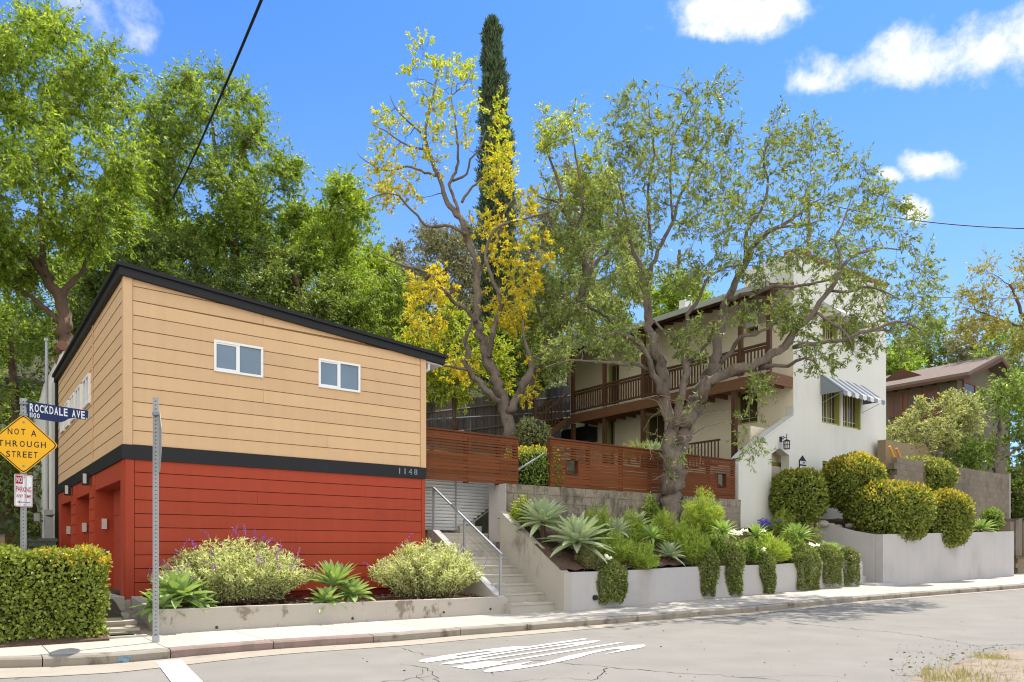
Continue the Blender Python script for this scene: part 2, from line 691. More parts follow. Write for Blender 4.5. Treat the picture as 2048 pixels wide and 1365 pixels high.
M['marking'] = mat('road_paint', (0.70, 0.69, 0.65), 0.8, 0.06, 3, (1, 1, 1), 0.2, 150, dirt=(0.38, 0.36, 0.33), dirt_lo=0.60, dirt_hi=0.70, dscale=5.0, fine=0.08)
M['crack'] = mat('crack_filler', (0.035, 0.032, 0.03), 0.95, 0.2, 4, bump=0)
M['planter'] = mat('planter_stucco', (0.445, 0.425, 0.415), 0.9, 0.05, 1.2, (1, 1, 1), 0.35, 70, dirt=(0.37, 0.34, 0.31), dirt_lo=0.52, dirt_hi=0.75, dscale=0.9, fine=0.05, streak=0.06)
M['planter_worn'] = mat('planter_worn_stucco', (0.43, 0.39, 0.335), 0.9, 0.07, 1.4, (1, 1, 1), 0.4, 60, dirt=(0.20, 0.16, 0.115), dirt_lo=0.565, dirt_hi=0.64, dscale=2.6, fine=0.05)
M['stair'] = mat('stair_concrete', (0.42, 0.39, 0.335), 0.92, 0.10, 2.4, (1, 1, 1), 0.4, 80, dirt=(0.19, 0.168, 0.138), dirt_lo=0.54, dirt_hi=0.75, dscale=2.0, fine=0.07)
M['soil'] = mat('garden_soil', (0.105, 0.065, 0.045), 1.0, 0.35, 9, (1, 1, 1), 0.9, 40, fine=0.5)
M['dirt'] = mat('dry_dirt', (0.33, 0.265, 0.195), 1.0, 0.25, 3.5, (1, 1, 1), 1.0, 45, dirt=(0.22, 0.18, 0.135), dirt_lo=0.5, dirt_hi=0.62, dscale=6.0, fine=0.45)
M['hill'] = mat('hillside_earth', (0.09, 0.075, 0.045), 1.0, 0.35, 2.0, (1, 1, 1), 0.8, 20, dirt=(0.04, 0.055, 0.02), dirt_lo=0.45, dirt_hi=0.6, dscale=0.8)
M['tan'] = mat('tan_board_paint', (0.63, 0.415, 0.225), 0.7, 0.035, 2.0, (1, 1, 3), 0.12, 40, dirt=(0.55, 0.35, 0.185), dirt_lo=0.56, dirt_hi=0.85, dscale=1.2, island=0.05, streak=0.07, fine=0.03)
M['red'] = mat('red_board_paint', (0.375, 0.050, 0.018), 0.6, 0.05, 2.0, (1, 1, 3), 0.12, 40, dirt=(0.29, 0.030, 0.016), dirt_lo=0.6, dirt_hi=0.85, dscale=1.0, island=0.06, streak=0.10, fine=0.04)
M['red_door'] = mat('red_door_paint', (0.32, 0.050, 0.024), 0.55, 0.08, 2.0, (1, 1, 1), 0.1, 40, dirt=(0.38, 0.10, 0.055), dirt_lo=0.58, dirt_hi=0.8, dscale=2.0)
M['black'] = mat('black_trim_paint', (0.013, 0.013, 0.015), 0.55, 0.15, 3.0, (1, 1, 0.4), 0.1, 40, dirt=(0.030, 0.032, 0.036), dirt_lo=0.62, dirt_hi=0.8, dscale=2.5)
M['groove'] = mat('board_joint_shadow', (0.26, 0.15, 0.06), 0.9, 0.1, 3, bump=0)
M['groove_red'] = mat('red_board_joint', (0.15, 0.014, 0.008), 0.9, 0.1, 3, bump=0)
M['white'] = mat('white_frame_paint', (0.80, 0.80, 0.78), 0.5, 0.04, 3, bump=0.05)
M['pane'] = glass_mat('window_glass', (0.10, 0.17, 0.24), 0.06)
M['pane_dark'] = glass_mat('dark_window_glass', (0.085, 0.055, 0.035), 0.25)
M['stucco'] = mat('white_stucco', (0.70, 0.685, 0.62), 0.92, 0.03, 0.9, (1, 1, 1), 0.35, 45, dirt=(0.62, 0.60, 0.53), dirt_lo=0.55, dirt_hi=0.8, dscale=0.6, fine=0.05, streak=0.05)
M['stucco_cream'] = mat('cream_stucco', (0.88, 0.78, 0.60), 0.92, 0.03, 0.9, (1, 1, 1), 0.35, 45, dirt=(0.80, 0.69, 0.52), dirt_lo=0.6, dirt_hi=0.9, dscale=0.6, fine=0.03)
M['sash'] = mat('cream_sash_paint', (0.62, 0.62, 0.42), 0.6, 0.06, 3, bump=0.05)
M['lime'] = mat('lime_green_paint', (0.40, 0.41, 0.13), 0.6, 0.06, 3, bump=0.06)
M['niche'] = mat('olive_door_paint', (0.22, 0.22, 0.045), 0.6, 0.10, 2, bump=0.05)
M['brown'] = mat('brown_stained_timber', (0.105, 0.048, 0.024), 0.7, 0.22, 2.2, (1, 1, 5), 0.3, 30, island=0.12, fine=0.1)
M['brown_lit'] = mat('brown_timber_lit_tone', (0.19, 0.090, 0.042), 0.7, 0.22, 2.2, (1, 1, 5), 0.3, 30, island=0.12, fine=0.1)  # lighter copy of the brown timber, its lit look put into the colour
M['slat'] = mat('redwood_slat', (0.165, 0.052, 0.017), 0.7, 0.18, 1.4, (0.5, 0.5, 9), 0.25, 30, island=0.16, fine=0.10, spec=0.15)
M['slat_post'] = mat('redwood_post', (0.115, 0.035, 0.012), 0.65, 0.2, 1.4, (2, 2, 0.6), 0.25, 30, island=0.12)
M['greywood'] = mat('weathered_grey_board', (0.150, 0.125, 0.105), 0.95, 0.25, 2.0, (3, 3, 0.5), 0.5, 25, island=0.20, fine=0.12)
M['steel'] = mat('galvanised_steel', (0.22, 0.245, 0.27), 0.55, 0.12, 5, bump=0.05, metal=0.1)
M['steel_matt'] = mat('dull_galvanised_steel', (0.36, 0.37, 0.38), 0.55, 0.12, 6, bump=0.08, metal=0.5)
M['silver'] = mat('galvanised_louvre', (0.78, 0.80, 0.82), 0.40, 0.10, 2.5, (1, 1, 1), 0.08, 20, metal=0.25, island=0.05)
M['hole'] = mat('punched_hole_dark', (0.05, 0.05, 0.052), 0.9, 0.05, 3, bump=0)
M['block'] = mat('concrete_block', (0.205, 0.168, 0.125), 0.95, 0.14, 1.6, (1, 1, 1), 0.9, 28, dirt=(0.13, 0.105, 0.078), dirt_lo=0.48, dirt_hi=0.68, dscale=1.6, fine=0.14, island=0.10)
M['block_rough'] = mat('split_face_block', (0.27, 0.23, 0.175), 0.95, 0.22, 2.2, (1, 1, 1), 1.0, 22, dirt=(0.11, 0.088, 0.066), dirt_lo=0.46, dirt_hi=0.62, dscale=2.6, fine=0.35, island=0.10)
M['block_tan'] = mat('tan_retaining_concrete', (0.29, 0.22, 0.135), 0.95, 0.16, 1.6, (1, 1, 1), 0.7, 28, dirt=(0.24, 0.19, 0.13), dirt_lo=0.5, dirt_hi=0.7, dscale=1.3, fine=0.12)
M['navy'] = mat('navy_enamel', (0.010, 0.022, 0.085), 0.35, 0.12, 5, bump=0.02)
M['sign_white'] = mat('white_sign_sheet', (0.80, 0.79, 0.77), 0.45, 0.05, 8, bump=0.0)
M['sign_yellow'] = mat('yellow_sign_sheet', (0.82, 0.42, 0.006), 0.45, 0.03, 8, bump=0.0)
M['sign_black'] = mat('black_sign_ink', (0.012, 0.012, 0.013), 0.5, 0.05, 8, bump=0.0)
M['sign_red'] = mat('red_sign_ink', (0.50, 0.020, 0.028), 0.5, 0.05, 8, bump=0.0)
M['iron'] = mat('black_iron', (0.014, 0.014, 0.015), 0.5, 0.1, 8, bump=0.05)
M['milk'] = mat('milky_lamp_glass', (0.62, 0.60, 0.55), 0.3, 0.05, 8, bump=0.0)
M['tile'] = mat('clay_roof_tile', (0.22, 0.105, 0.065), 0.85, 0.25, 4, bump=0.3, island=0.15)
M['shingle'] = mat('brown_roof_shingle', (0.19, 0.145, 0.115), 0.95, 0.22, 6, (1, 1, 1), 0.7, 30, fine=0.25)
M['house_green'] = mat('olive_clapboard', (0.150, 0.130, 0.085), 0.85, 0.12, 3, bump=0.2)
M['house_red'] = mat('rust_red_trim', (0.20, 0.075, 0.045), 0.7, 0.12, 3, bump=0.1)
M['roof_grey'] = mat('grey_roof_sheet', (0.46, 0.46, 0.43), 0.85, 0.1, 2, bump=0.2)
M['soffit'] = mat('soffit_paint', (0.72, 0.70, 0.66), 0.8, 0.05, 3, bump=0.05)
M['awn_blue'] = mat('awning_blue_stripe', (0.23, 0.255, 0.295), 0.9, 0.1, 5, bump=0.1)
M['awn_white'] = mat('awning_white_stripe', (0.72, 0.70, 0.66), 0.9, 0.06, 5, bump=0.1)
M['pipe_yellow'] = mat('yellow_painted_pipe', (0.80, 0.36, 0.01), 0.5, 0.08, 4, bump=0.05)
M['pipe_orange'] = mat('faded_orange_pipe', (0.60, 0.26, 0.08), 0.6, 0.1, 4, bump=0.05)
M['rock'] = mat('pale_rock', (0.36, 0.32, 0.27), 0.95, 0.25, 6, bump=0.8, bscale=30)
M['wire'] = mat('black_cable', (0.012, 0.012, 0.012), 0.6, 0.05, 4, bump=0)
M['pole'] = mat('creosote_pole', (0.15, 0.12, 0.10), 0.95, 0.2, 4, (2, 2, 0.4), 0.4, 25)
M['blue_paint'] = mat('faded_blue_spray', (0.16, 0.30, 0.40), 0.9, 0.2, 20, bump=0.1)
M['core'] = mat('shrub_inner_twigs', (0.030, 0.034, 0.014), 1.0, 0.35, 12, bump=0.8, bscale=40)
M['bark_grey'] = mat('grey_tree_bark', (0.185, 0.150, 0.122), 0.95, 0.30, 3.0, (1.5, 1.5, 0.6), 1.0, 11, dirt=(0.085, 0.065, 0.05), dirt_lo=0.48, dirt_hi=0.66, dscale=3.0, fine=0.30)
M['bark_brown'] = mat('brown_tree_bark', (0.125, 0.080, 0.055), 0.95, 0.28, 3.0, (1.5, 1.5, 0.6), 1.0, 16, fine=0.25)

# ------------------------------------------------------------------ road, kerb, pavement
KERB_PX = [(-420, 1322, 0.0), (-150, 1321, 0.0), (0, 1317, 0.0), (210, 1310, 0.0), (400, 1294, 0.0), (552, 1282, 0.0), (688, 1274, 0.0), (805, 1267, 0.0), (920, 1257.5, 0.0),
           (1024, 1250.5, 0.0), (1150, 1241, 0.0), (1274, 1232, 0.005), (1400, 1222, 0.03), (1524, 1212, 0.06), (1699, 1195.5, 0.115), (1874, 1182, 0.175), (2048, 1169, 0.245), (2250, 1152, 0.34)]
KERB = catmull(np.array([on_z(*k) for k in KERB_PX]), 0.4)
KH = 0.115
INNER_PX = [(-700, 1298, 0.0), (-150, 1298, 0.0), (0, 1294, 0.0), (306, 1270, 0.0), (1015, 1228, 0.0), (1140, 1222, 0.0)]
P_L0 = on_z(306, 1270, 0.0)
P_L1 = on_v(1015, 1228, V_of(P_L0[0], P_L0[1]))
V_LEFT = V_of(P_L0[0], P_L0[1])                # front of the left planter
P_M0 = on_z(1143, 1222, 0.0)
V_MID = V_of(P_M0[0], P_M0[1])
P_M1 = on_y(1725, 1170, 21.3)
P_R0 = on_y(1766, 1174.6, 21.6)
P_R1 = on_y(2028, 1152, 26.6)


def inner_pt(t_uv):
    return t_uv


INNER = [on_z(-700, 1298, 0.0), on_z(-150, 1298, 0.0), on_z(0, 1294, 0.0), P_L0, P_L1, P_M0, P_M1, P_R0, P_R1, P_R1 + np.array((3.6, 2.2, 0.1))]


def interp_by_u(pts, u):
    us = np.array([U_of(p[0], p[1]) for p in pts])
    o = np.argsort(us)
    us = us[o]
    P = np.array(pts)[o]
    return np.array([np.interp(u, us, P[:, i]) for i in range(3)])


def kerb_at(u):
    return interp_by_u(KERB, u)


def walk_z(u):
    return float(interp_by_u(INNER, u)[2])


def road_z(u, v):
    u = np.asarray(u, dtype=float)
    zk = np.interp(u, [U_of(p[0], p[1]) for p in KERB], [p[2] for p in KERB])
    return zk - KH


# road: one sheet reaching far, finer near the camera
us = np.concatenate([np.arange(-160, -20, 10), np.arange(-20, 45, 0.75), np.arange(45, 181, 9)])
vs = np.concatenate([np.arange(-160, -10, 10), np.arange(-10, 14.1, 1.0)])
gv, gf = [], []
for i, u in enumerate(us):
    for j, v in enumerate(vs):
        gv.append(W(u, v, road_z(u, v)))
nv = len(vs)
for i in range(len(us) - 1):
    for j in range(nv - 1):
        gf.append((i * nv + j, (i + 1) * nv + j, (i + 1) * nv + j + 1, i * nv + j + 1))
structure(mesh_from(np.array(gv), gf, 'road', M['asphalt']), 'grey worn asphalt street rising gently to the right', 'road')

# concrete gutter strip along the kerb
mb = MB()
for k in range(len(KERB) - 1):
    a, b = KERB[k], KERB[k + 1]
    ua = U_of(a[0], a[1])
    wa = float(np.interp(ua, [-8, 0, 3, 9, 14, 22], [1.1, 0.85, 0.55, 0.42, 0.30, 0.22]))
    ub = U_of(b[0], b[1])
    wb = float(np.interp(ub, [-8, 0, 3, 9, 14, 22], [1.1, 0.85, 0.55, 0.42, 0.30, 0.22]))
    na = np.array((0.6061, -0.7954, 0)) * wa
    nb = np.array((0.6061, -0.7954, 0)) * wb
    dz = np.array((0, 0, -KH + 0.006))
    mb.quad(a + na + dz, b + nb + dz, b + dz, a + dz)
structure(mb.build('gutter', M['gutter']), 'pale concrete gutter strip along the kerb', 'gutter')

# kerb: sections with joints; one long stretch carries worn red paint
kplain, kred = MB(), MB()
ksum = np.concatenate([[0], np.cumsum(np.linalg.norm(np.diff(KERB, axis=0), axis=1))])


def kerb_s(s):
    return np.array([np.interp(s, ksum, KERB[:, i]) for i in range(3)])


s = 0.0
rk = random.Random(5)
while s < ksum[-1] - 0.3:
    L = 1.35 * rk.uniform(0.9, 1.1)
    pts = [kerb_s(q) for q in np.linspace(s + 0.006, min(s + L, ksum[-1]) - 0.006, 5)]
    uc = U_of(pts[2][0], pts[2][1])
    m = kred if 1.6 < uc < 4.4 or 5.6 < uc < 6.8 else kplain
    n_in = np.array((-0.6061, 0.7954, 0))
    prof = [(0.02, -KH - 0.08), (0.0, -KH - 0.0), (-0.012, -0.022), (0.012, 0.0), (0.17, 0.003), (0.17, -0.2)]
    V, Fc = [], []
    for p in pts:
        wob = rk.uniform(-0.006, 0.006)
        for (dx, dz) in prof:
            V.append(p + n_in * (dx + 0.012 + (wob if dz > -0.1 else 0)) + np.array((0, 0, dz + (wob * 0.5 if dz > -0.05 else 0))))
    k = len(prof)
    for i in range(4):
        for j in range(k):
            Fc.append((i * k + j, (i + 1) * k + j, (i + 1) * k + (j + 1) % k, i * k + (j + 1) % k))
    Fc.append(tuple(range(k)))
    Fc.append(tuple(4 * k + j for j in reversed(range(k))))
    m.add(V, Fc)
    s += L
structure(kplain.build('kerb', M['kerb']), 'grimy concrete kerb of short sections', 'kerb')
structure(kred.build('kerb_red_paint', M['kerb_red']), 'kerb sections with worn red paint', 'kerb')

# pavement slabs between the walls and the kerb
mb = MB()
edges_u = [-14, -11.5, -9.2, -7.0, -5.0, -3.2, -1.6, -0.3, 0.9, 2.1, 3.35, 4.6, 5.85, 7.1, 8.3, 9.5, 10.8, 12.1, 13.5, 14.9, 16.3, 17.7, 19.2, 20.8, 22.4, 24.0, 25.7, 27.4, 29.2, 31.0, 33.0]
for a, b in zip(edges_u[:-1], edges_u[1:]):
    q = []
    for u in (a + 0.006, (a + b) / 2, b - 0.006):
        ke, inn = kerb_at(u), interp_by_u(INNER, u)
        n_in = np.array((-0.6061, 0.7954, 0))
        q.append((ke + n_in * 0.185 + np.array((0, 0, 0.004)), inn + n_in * 0.5 + np.array((0, 0, 0.004))))
    for i in range(2):
        A, B, C, D = q[i][0], q[i + 1][0], q[i + 1][1], q[i][1]
        dn = np.array((0, 0, -0.1))
        mb.add([A, B, C, D, A + dn, B + dn, C + dn, D + dn], [(0, 1, 2, 3), (4, 5, 1, 0), (6, 7, 3, 2)] + ([(7, 4, 0, 3)] if i == 0 else [(5, 6, 2, 1)]))
structure(mb.build('sidewalk', M['sidewalk']), 'pale concrete pavement slabs', 'pavement')
# dark bed under the slab joints
mb = MB()
for a, b in zip(edges_u[:-1], edges_u[1:]):
    k0, k1, i0, i1 = kerb_at(a), kerb_at(b), interp_by_u(INNER, a), interp_by_u(INNER, b)
    dn = np.array((0, 0, -0.035))
    n_in = np.array((-0.6061, 0.7954, 0))
    mb.quad(k0 + dn + n_in * 0.15, k1 + dn + n_in * 0.15, i1 + dn + n_in * 0.9, i0 + dn + n_in * 0.9)
structure(mb.build('sidewalk_base', M['crack']), 'dark joints under the pavement slabs', 'pavement')

# painted stop line and the word STOP for drivers coming down the street
mb = MB()


def road_pt(px, py, lift=0.010):
    z = -KH
    for _ in range(6):
        p = on_z(px, py, z + lift)
        z = float(road_z(U_of(p[0], p[1]), 0))
    return p


a, b, c, d = road_pt(312, 1324), road_pt(362, 1319.5), road_pt(408, 1366), road_pt(344, 1366)
a2 = c + (c - b) * 2.0
d2 = d + (d - a) * 2.0
mb.quad(a, d, c, b)
mb.quad(d, d2, a2, c)
structure(mb.build('stop_line', M['marking']), 'white stop line across the lane', 'road marking')

c0, c1, c2, c3 = [road_pt(*q, lift=0.012) for q in ((862, 1318), (962, 1347), (1292, 1296), (1158, 1272))]
# c0: far left corner, c1: near left, c2: near right, c3: far right
mb = MB()
O = (c0 + c1 + c2 + c3) / 4
up_dir = unit((c0 + c1) / 2 - (c2 + c3) / 2)          # tops of the letters point to the left
rd_dir = unit(np.array((-up_dir[1], up_dir[0], 0.0)))
rd_dir = -rd_dir if rd_dir @ np.array((VX, VY, 0)) < 0 else rd_dir
Ht = np.linalg.norm((c0 + c1) / 2 - (c2 + c3) / 2) * 1.03
Wt = (np.linalg.norm(c0 - c1) + np.linalg.norm(c2 - c3)) / 2 * 1.02
lw = Wt / 4 * 1.03
for gi, ch in enumerate("STOP"):
    x0 = -Wt / 2 + gi * lw + lw * 0.10
    gw = lw * 0.80
    tv, tf = text_arrays(ch, 0.025)
    lo_, hi_ = tv.min(0), tv.max(0)
    sx = (tv[:, 0] - lo_[0]) / (hi_[0] - lo_[0])
    sy = (tv[:, 1] - lo_[1]) / (hi_[1] - lo_[1])
    P = O + (x0 + sx * gw)[:, None] * rd_dir + ((sy - 0.5) * Ht)[:, None] * up_dir
    for w_ in P:
        w_[2] = float(road_z(U_of(w_[0], w_[1]), 0)) + 0.007
    mb.add(P, [tuple(reversed(t_)) for t_ in tf])
structure(mb.build('stop_lettering', M['marking']), 'white word STOP painted on the lane', 'road marking')

# cracks in the asphalt
mb = MB()
rc = random.Random(8)


def crack(pts, w):
    P = catmull(np.array([road_pt(*p, lift=0.0) for p in pts]), 0.10)
    P[1:-1, :2] += np.array([[rc.gauss(0, 0.028), rc.gauss(0, 0.028)] for _ in range(len(P) - 2)])
    T = unit(np.gradient(P, axis=0))
    for i in range(len(P) - 1):
        n0 = np.array((-T[i][1], T[i][0], 0)) * w * 0.7 * rc.uniform(0.3, 1.2)
        n1 = np.array((-T[i + 1][1], T[i + 1][0], 0)) * w * 0.7 * rc.uniform(0.3, 1.2)
        q = [P[i] + n0, P[i] - n0, P[i + 1] - n1, P[i + 1] + n1]
        for w_ in q:
            w_[2] = float(road_z(U_of(w_[0], w_[1]), 0)) + 0.0035
        mb.quad(*q)


crack([(1060, 1322), (1115, 1326), (1205, 1334), (1260, 1340), (1340, 1346), (1440, 1352), (1560, 1362)], 0.012)
crack([(1215, 1337), (1205, 1347), (1180, 1362)], 0.012)
crack([(1590, 1247), (1640, 1252), (1720, 1260), (1800, 1267), (1880, 1279), (1950, 1291), (2060, 1290)], 0.010)
crack([(1984, 1294), (1960, 1304), (1925, 1322), (1890, 1340), (1845, 1352), (1790, 1352)], 0.012)
crack([(800, 1296), (845, 1309), (872, 1316)], 0.007)
crack([(800, 1330), (850, 1336), (868, 1352), (880, 1366)], 0.008)
crack([(868, 1352), (820, 1358), (760, 1366)], 0.008)
crack([(845, 1340), (838, 1352), (848, 1362)], 0.006)
crack([(30, 1360), (70, 1346), (100, 1336)], 0.008)
crack([(1024, 1365), (1100, 1358), (1180, 1360)], 0.006)
crack([(1480, 1356), (1600, 1352), (1700, 1356)], 0.005)
structure(mb.build('road_cracks', M['crack']), 'dark cracks across the asphalt', 'road')

# dirt shoulder in the near right corner
sh = [road_pt(*p, lift=0.0) for p in ((1780, 1385), (1850, 1352), (1895, 1332), (1960, 1314), (2048, 1297), (2160, 1283), (2400, 1262), (2600, 1330), (2500, 1500), (1900, 1500))]
sh = list(catmull(np.array(sh + [sh[0]]), 0.12))[:-1]
rsh = random.Random(4)
sh = [np.array(p) + np.array((rsh.gauss(0, 0.035), rsh.gauss(0, 0.05), 0)) for p in sh]
rim = [np.array((p[0], p[1], float(road_z(U_of(p[0], p[1]), 0)) + 0.004)) for p in sh]
cen = np.mean(rim, axis=0)
V = [cen + np.array((0, 0, 0.10))]
K = len(rim)
for f_ in (0.55, 0.85, 1.0):
    for p in rim:
        q = cen + (p - cen) * f_
        q[2] = p[2] + (0.07 if f_ < 0.7 else 0.04 if f_ < 0.9 else 0.0)
        V.append(q)
Fc = [(0, 1 + i, 1 + (i + 1) % K) for i in range(K)]
for r_ in range(2):
    for i in range(K):
        Fc.append((1 + r_ * K + i, 1 + (r_ + 1) * K + i, 1 + (r_ + 1) * K + (i + 1) % K, 1 + r_ * K + (i + 1) % K))
structure(mesh_from(np.array(V), Fc, 'dirt_shoulder', M['dirt']), 'pale dirt shoulder in the near corner of the street', 'shoulder')

# ------------------------------------------------------------------ hillside
U_G0, U_G1 = 2.19, 7.72        # garage across
V_G0, V_G1 = 13.1, 22.2        # garage front to back
V_H = 13.5                     # street front of the white house
U_H = uz_v(1587, 800, V_H)[0]  # its balcony wall


def sm(x, a, b):
    t = np.clip((x - a) / (b - a), 0, 1)
    return t * t * (3 - 2 * t)


def hill_z(u, v):
    u = np.asarray(u, dtype=float)
    v = np.asarray(v, dtype=float)
    hill = 0.40 * np.clip(v - 22.5, 0, 45) * sm(v, 22.0, 27.0) + 0.10 * np.clip(v - 60, 0, 60)
    left = 0.05 + 0.40 * sm(v, 11.6, 13.0) + 0.25 * sm(v, 15, 22)
    mid = 2.62 + 1.30 * sm(v, 13.6, 16.6) + 0.6 * sm(v, 17, 22)
    right = 2.25 + 0.10 * sm(v, 11, 13) + 2.2 * sm(v, 14.2, 15.4) + 1.6 * sm(v, 15.4, 22)
    low = np.where(u < 8.0, left, np.where(u < 28.3, mid, right))
    hidden = (u > 2.25) & (u < 28.0) & (v < 13.55)
    low = np.where(hidden, -0.6, low)
    low = np.where((u >= 28.0) & (v < 11.4), 0.1, low)
    low = np.where((u > 2.3) & (u < 8.6) & (v < 14.6), -0.6, low)
    low = np.where((u >= 8.0) & (u < 10.6) & (v < 16.0), -0.6, low)
    hl = 0.55 * np.clip(v - 19.0, 0, 50) * sm(-u, -2.0, 5.0) * 0.5
    bump = 0.25 * np.sin(u * 0.7 + v * 0.4) * np.cos(v * 0.55) * sm(v, 22, 28)
    return low + hill + hl + bump


us = np.concatenate([np.arange(-70, -10, 4), np.arange(-10, 40, 0.5), np.arange(40, 121, 5)])
vs = np.concatenate([np.arange(11.3, 24, 0.35), np.arange(24, 70, 1.5), np.arange(70, 141, 10)])
UU, VV = np.meshgrid(us, vs, indexing='ij')
ZZ = hill_z(UU, VV)
gv = np.stack([UX * UU + VX * VV, UY * UU + VY * VV, ZZ], axis=-1).reshape(-1, 3)
nv = len(vs)
idx = np.arange(len(us) * nv).reshape(len(us), nv)
gf = np.stack([idx[:-1, :-1], idx[1:, :-1], idx[1:, 1:], idx[:-1, 1:]], axis=-1).reshape(-1, 4)
structure(mesh_from(gv, gf, 'hillside', M['hill'], smooth=True), 'dark earth hillside rising behind the buildings', 'hillside')


def hill_pt(u, v, dz=0.0):
    return W(u, v, float(hill_z(u, v)) + dz)


# ------------------------------------------------------------------ left planter wall and bed
z_l0 = CAMZ + (HZ - 1220) / F * P_L0[1]
z_l1 = CAMZ + (HZ - 1194) / F * P_L1[1]
uL0, uL1 = U_of(P_L0[0], P_L0[1]), U_of(P_L1[0], P_L1[1])
mb = MB()
t = 0.16
mb.prism([W(uL0, V_LEFT, -0.2), W(uL1, V_LEFT, -0.2), W(uL1, V_LEFT, z_l1), W(uL0, V_LEFT, z_l0)], W(0, t, 0))
mb.prism([W(uL0, V_LEFT + t, -0.2), W(uL0, V_G0 - 0.004, -0.2), W(uL0, V_G0 - 0.004, 0.47), W(uL0, V_LEFT + t, z_l0 - 0.002)], W(t, 0, 0))
o = mb.build('planter_wall', M['planter_worn'])
tag(o, 'low worn concrete planter wall in front of the red garage wall, patched with brown stains', 'planter wall')
for i, u in enumerate((3.15, 5.35, 7.15, 8.2)):
    h = MB()
    zc = 0.05 + 0.012 * i
    h.tube([W(u, V_LEFT - 0.012, zc), W(u, V_LEFT + 0.01, zc)], 0.022, 10)
    h.build('weep_hole', M['hole'], o)
mb = MB()
nu = 24
for i in range(nu):
    for j in range(4):
        q = []
        for (a, b) in ((i, j), (i + 1, j), (i + 1, j + 1), (i, j + 1)):
            u = uL0 + t + (uL1 - uL0 - t) * a / nu
            v = V_LEFT + t + (V_G0 + 0.1 - V_LEFT - t) * b / 4
            q.append(W(u, v, z_l0 - 0.05 + (z_l1 - z_l0) * a / nu + 0.07 * b / 4 + 0.02 * math.sin(a * 1.9 + b)))
        mb.quad(*q)
structure(mb.build('planting_soil', M['soil']), 'dark mulch in the planting bed before the garage', 'soil')


def left_soil(u, v):
    return z_l0 - 0.03 + (z_l1 - z_l0) * (u - uL0) / (uL1 - uL0) + 0.07 * (v - V_LEFT) / (V_G0 - V_LEFT)


# path slabs between hedge and planter
mb = MB()
for i, v in enumerate((11.35, 11.72, 12.10, 12.50)):
    zt = [0.03, 0.10, 0.17, 0.25][i]
    mb.box(1.66, 2.16 - 0.03 * (i % 2), v - 0.13, v + 0.14, zt - 0.3, zt)
o = mb.build('path_step', M['sidewalk'])
structure(o, 'small concrete path slabs climbing between hedge and planter', 'path')
mb = MB()
mb.prism([W(1.4, 11.1, -0.2), W(2.27, 11.1, -0.2), W(2.27, 13.2, 0.10), W(1.4, 13.2, 0.10)], (0, 0, 0.19))
structure(mb.build('path_earth', M['dirt']), 'bare earth beside the path slabs', 'path')

# ------------------------------------------------------------------ main stair
U_S0, U_S1 = 8.66, 9.80          # between planter end and cheek wall
stair = thing('concrete_stairs', 'weathered grey concrete front steps climbing from the sidewalk beside the red garage', 'stairs', W(9.2, V_MID + 0.3, 0))
mb = MB()
RIS, TRD = 0.1775, 0.32
V_S0 = 11.22
for i in range(9):
    v0 = V_S0 + i * TRD
    zt = 0.0 + (i + 1) * RIS
    v1 = v0 + TRD if i < 8 else 14.9
    mb.box(U_S0 - 0.12 + 0.0, U_S1 + 0.02, v0 + 0.018, v1 + 0.018 - 0.003, -0.2, zt - 0.04)
    mb.box(U_S0 - 0.12, U_S1 + 0.018, v0, v1 + 0.016, zt - 0.04, zt)
mb.build('flight', M['stair'], stair)
mb = MB()
for k in range(4):
    v0 = 14.05 + k * 0.27
    mb.box(9.22, U_S1 + 0.016, v0, 15.9, 1.5, 1.60 + (k + 1) * 0.172)
mb.build('upper_flight', M['stair'], stair)
# left cheek: sloped kerb carrying the handrail
mb = MB()
cheek_v = [11.5, 13.45, 13.45, 11.5]
mb.prism([W(8.41, 11.46, 0.1), W(8.41, 14.14, 0.1), W(8.41, 14.14, 1.66), W(8.41, 13.92, 1.66), W(8.41, 11.62, z_l1 + 0.06), W(8.41, 11.46, z_l1 + 0.01)], W(0.17, 0, 0))
mb.build('sloped_kerb', M['planter'], stair)

# ------------------------------------------------------------------ middle planter: front wall, sloped cheek, soil
zM0 = CAMZ + (HZ - 1145) / F * P_M0[1]
zM1 = CAMZ + (HZ - 1117) / F * P_M1[1]
uM0, uM1 = U_of(P_M0[0], P_M0[1]), U_of(P_M1[0], P_M1[1])
dirM = unit(P_M1 - P_M0)
nM = np.array((-dirM[1], dirM[0], 0))
nM = nM / np.linalg.norm(nM)
mid = thing('planter_wall', 'long pale grey stucco planter wall with trailing shrubs hanging over it', 'planter wall', P_M0)
mb = MB()
f0 = P_M0 * np.array((1, 1, 0)) + np.array((0, 0, -0.25))
f1 = P_M1 * np.array((1, 1, 0)) + np.array((0, 0, -0.15))
top = [P_M0 * np.array((1, 1, 0)) + np.array((0, 0, zM0))]
nseg = 10
for i in range(1, nseg):
    q = P_M0 + (P_M1 - P_M0) * i / nseg
    top.append(np.array((q[0], q[1], zM0 + (zM1 - 0.06 - zM0) * i / nseg - 0.012 * math.sin(i * 1.3))))
e = P_M1 - dirM * 0.30
top += [np.array((e[0], e[1], zM1 - 0.03)), np.array((*(P_M1 - dirM * 0.10)[:2], zM1 + 0.0)), np.array((P_M1[0], P_M1[1], zM1 - 0.16))]
mb.prism([f0, f1] + top[::-1], nM * 0.20)
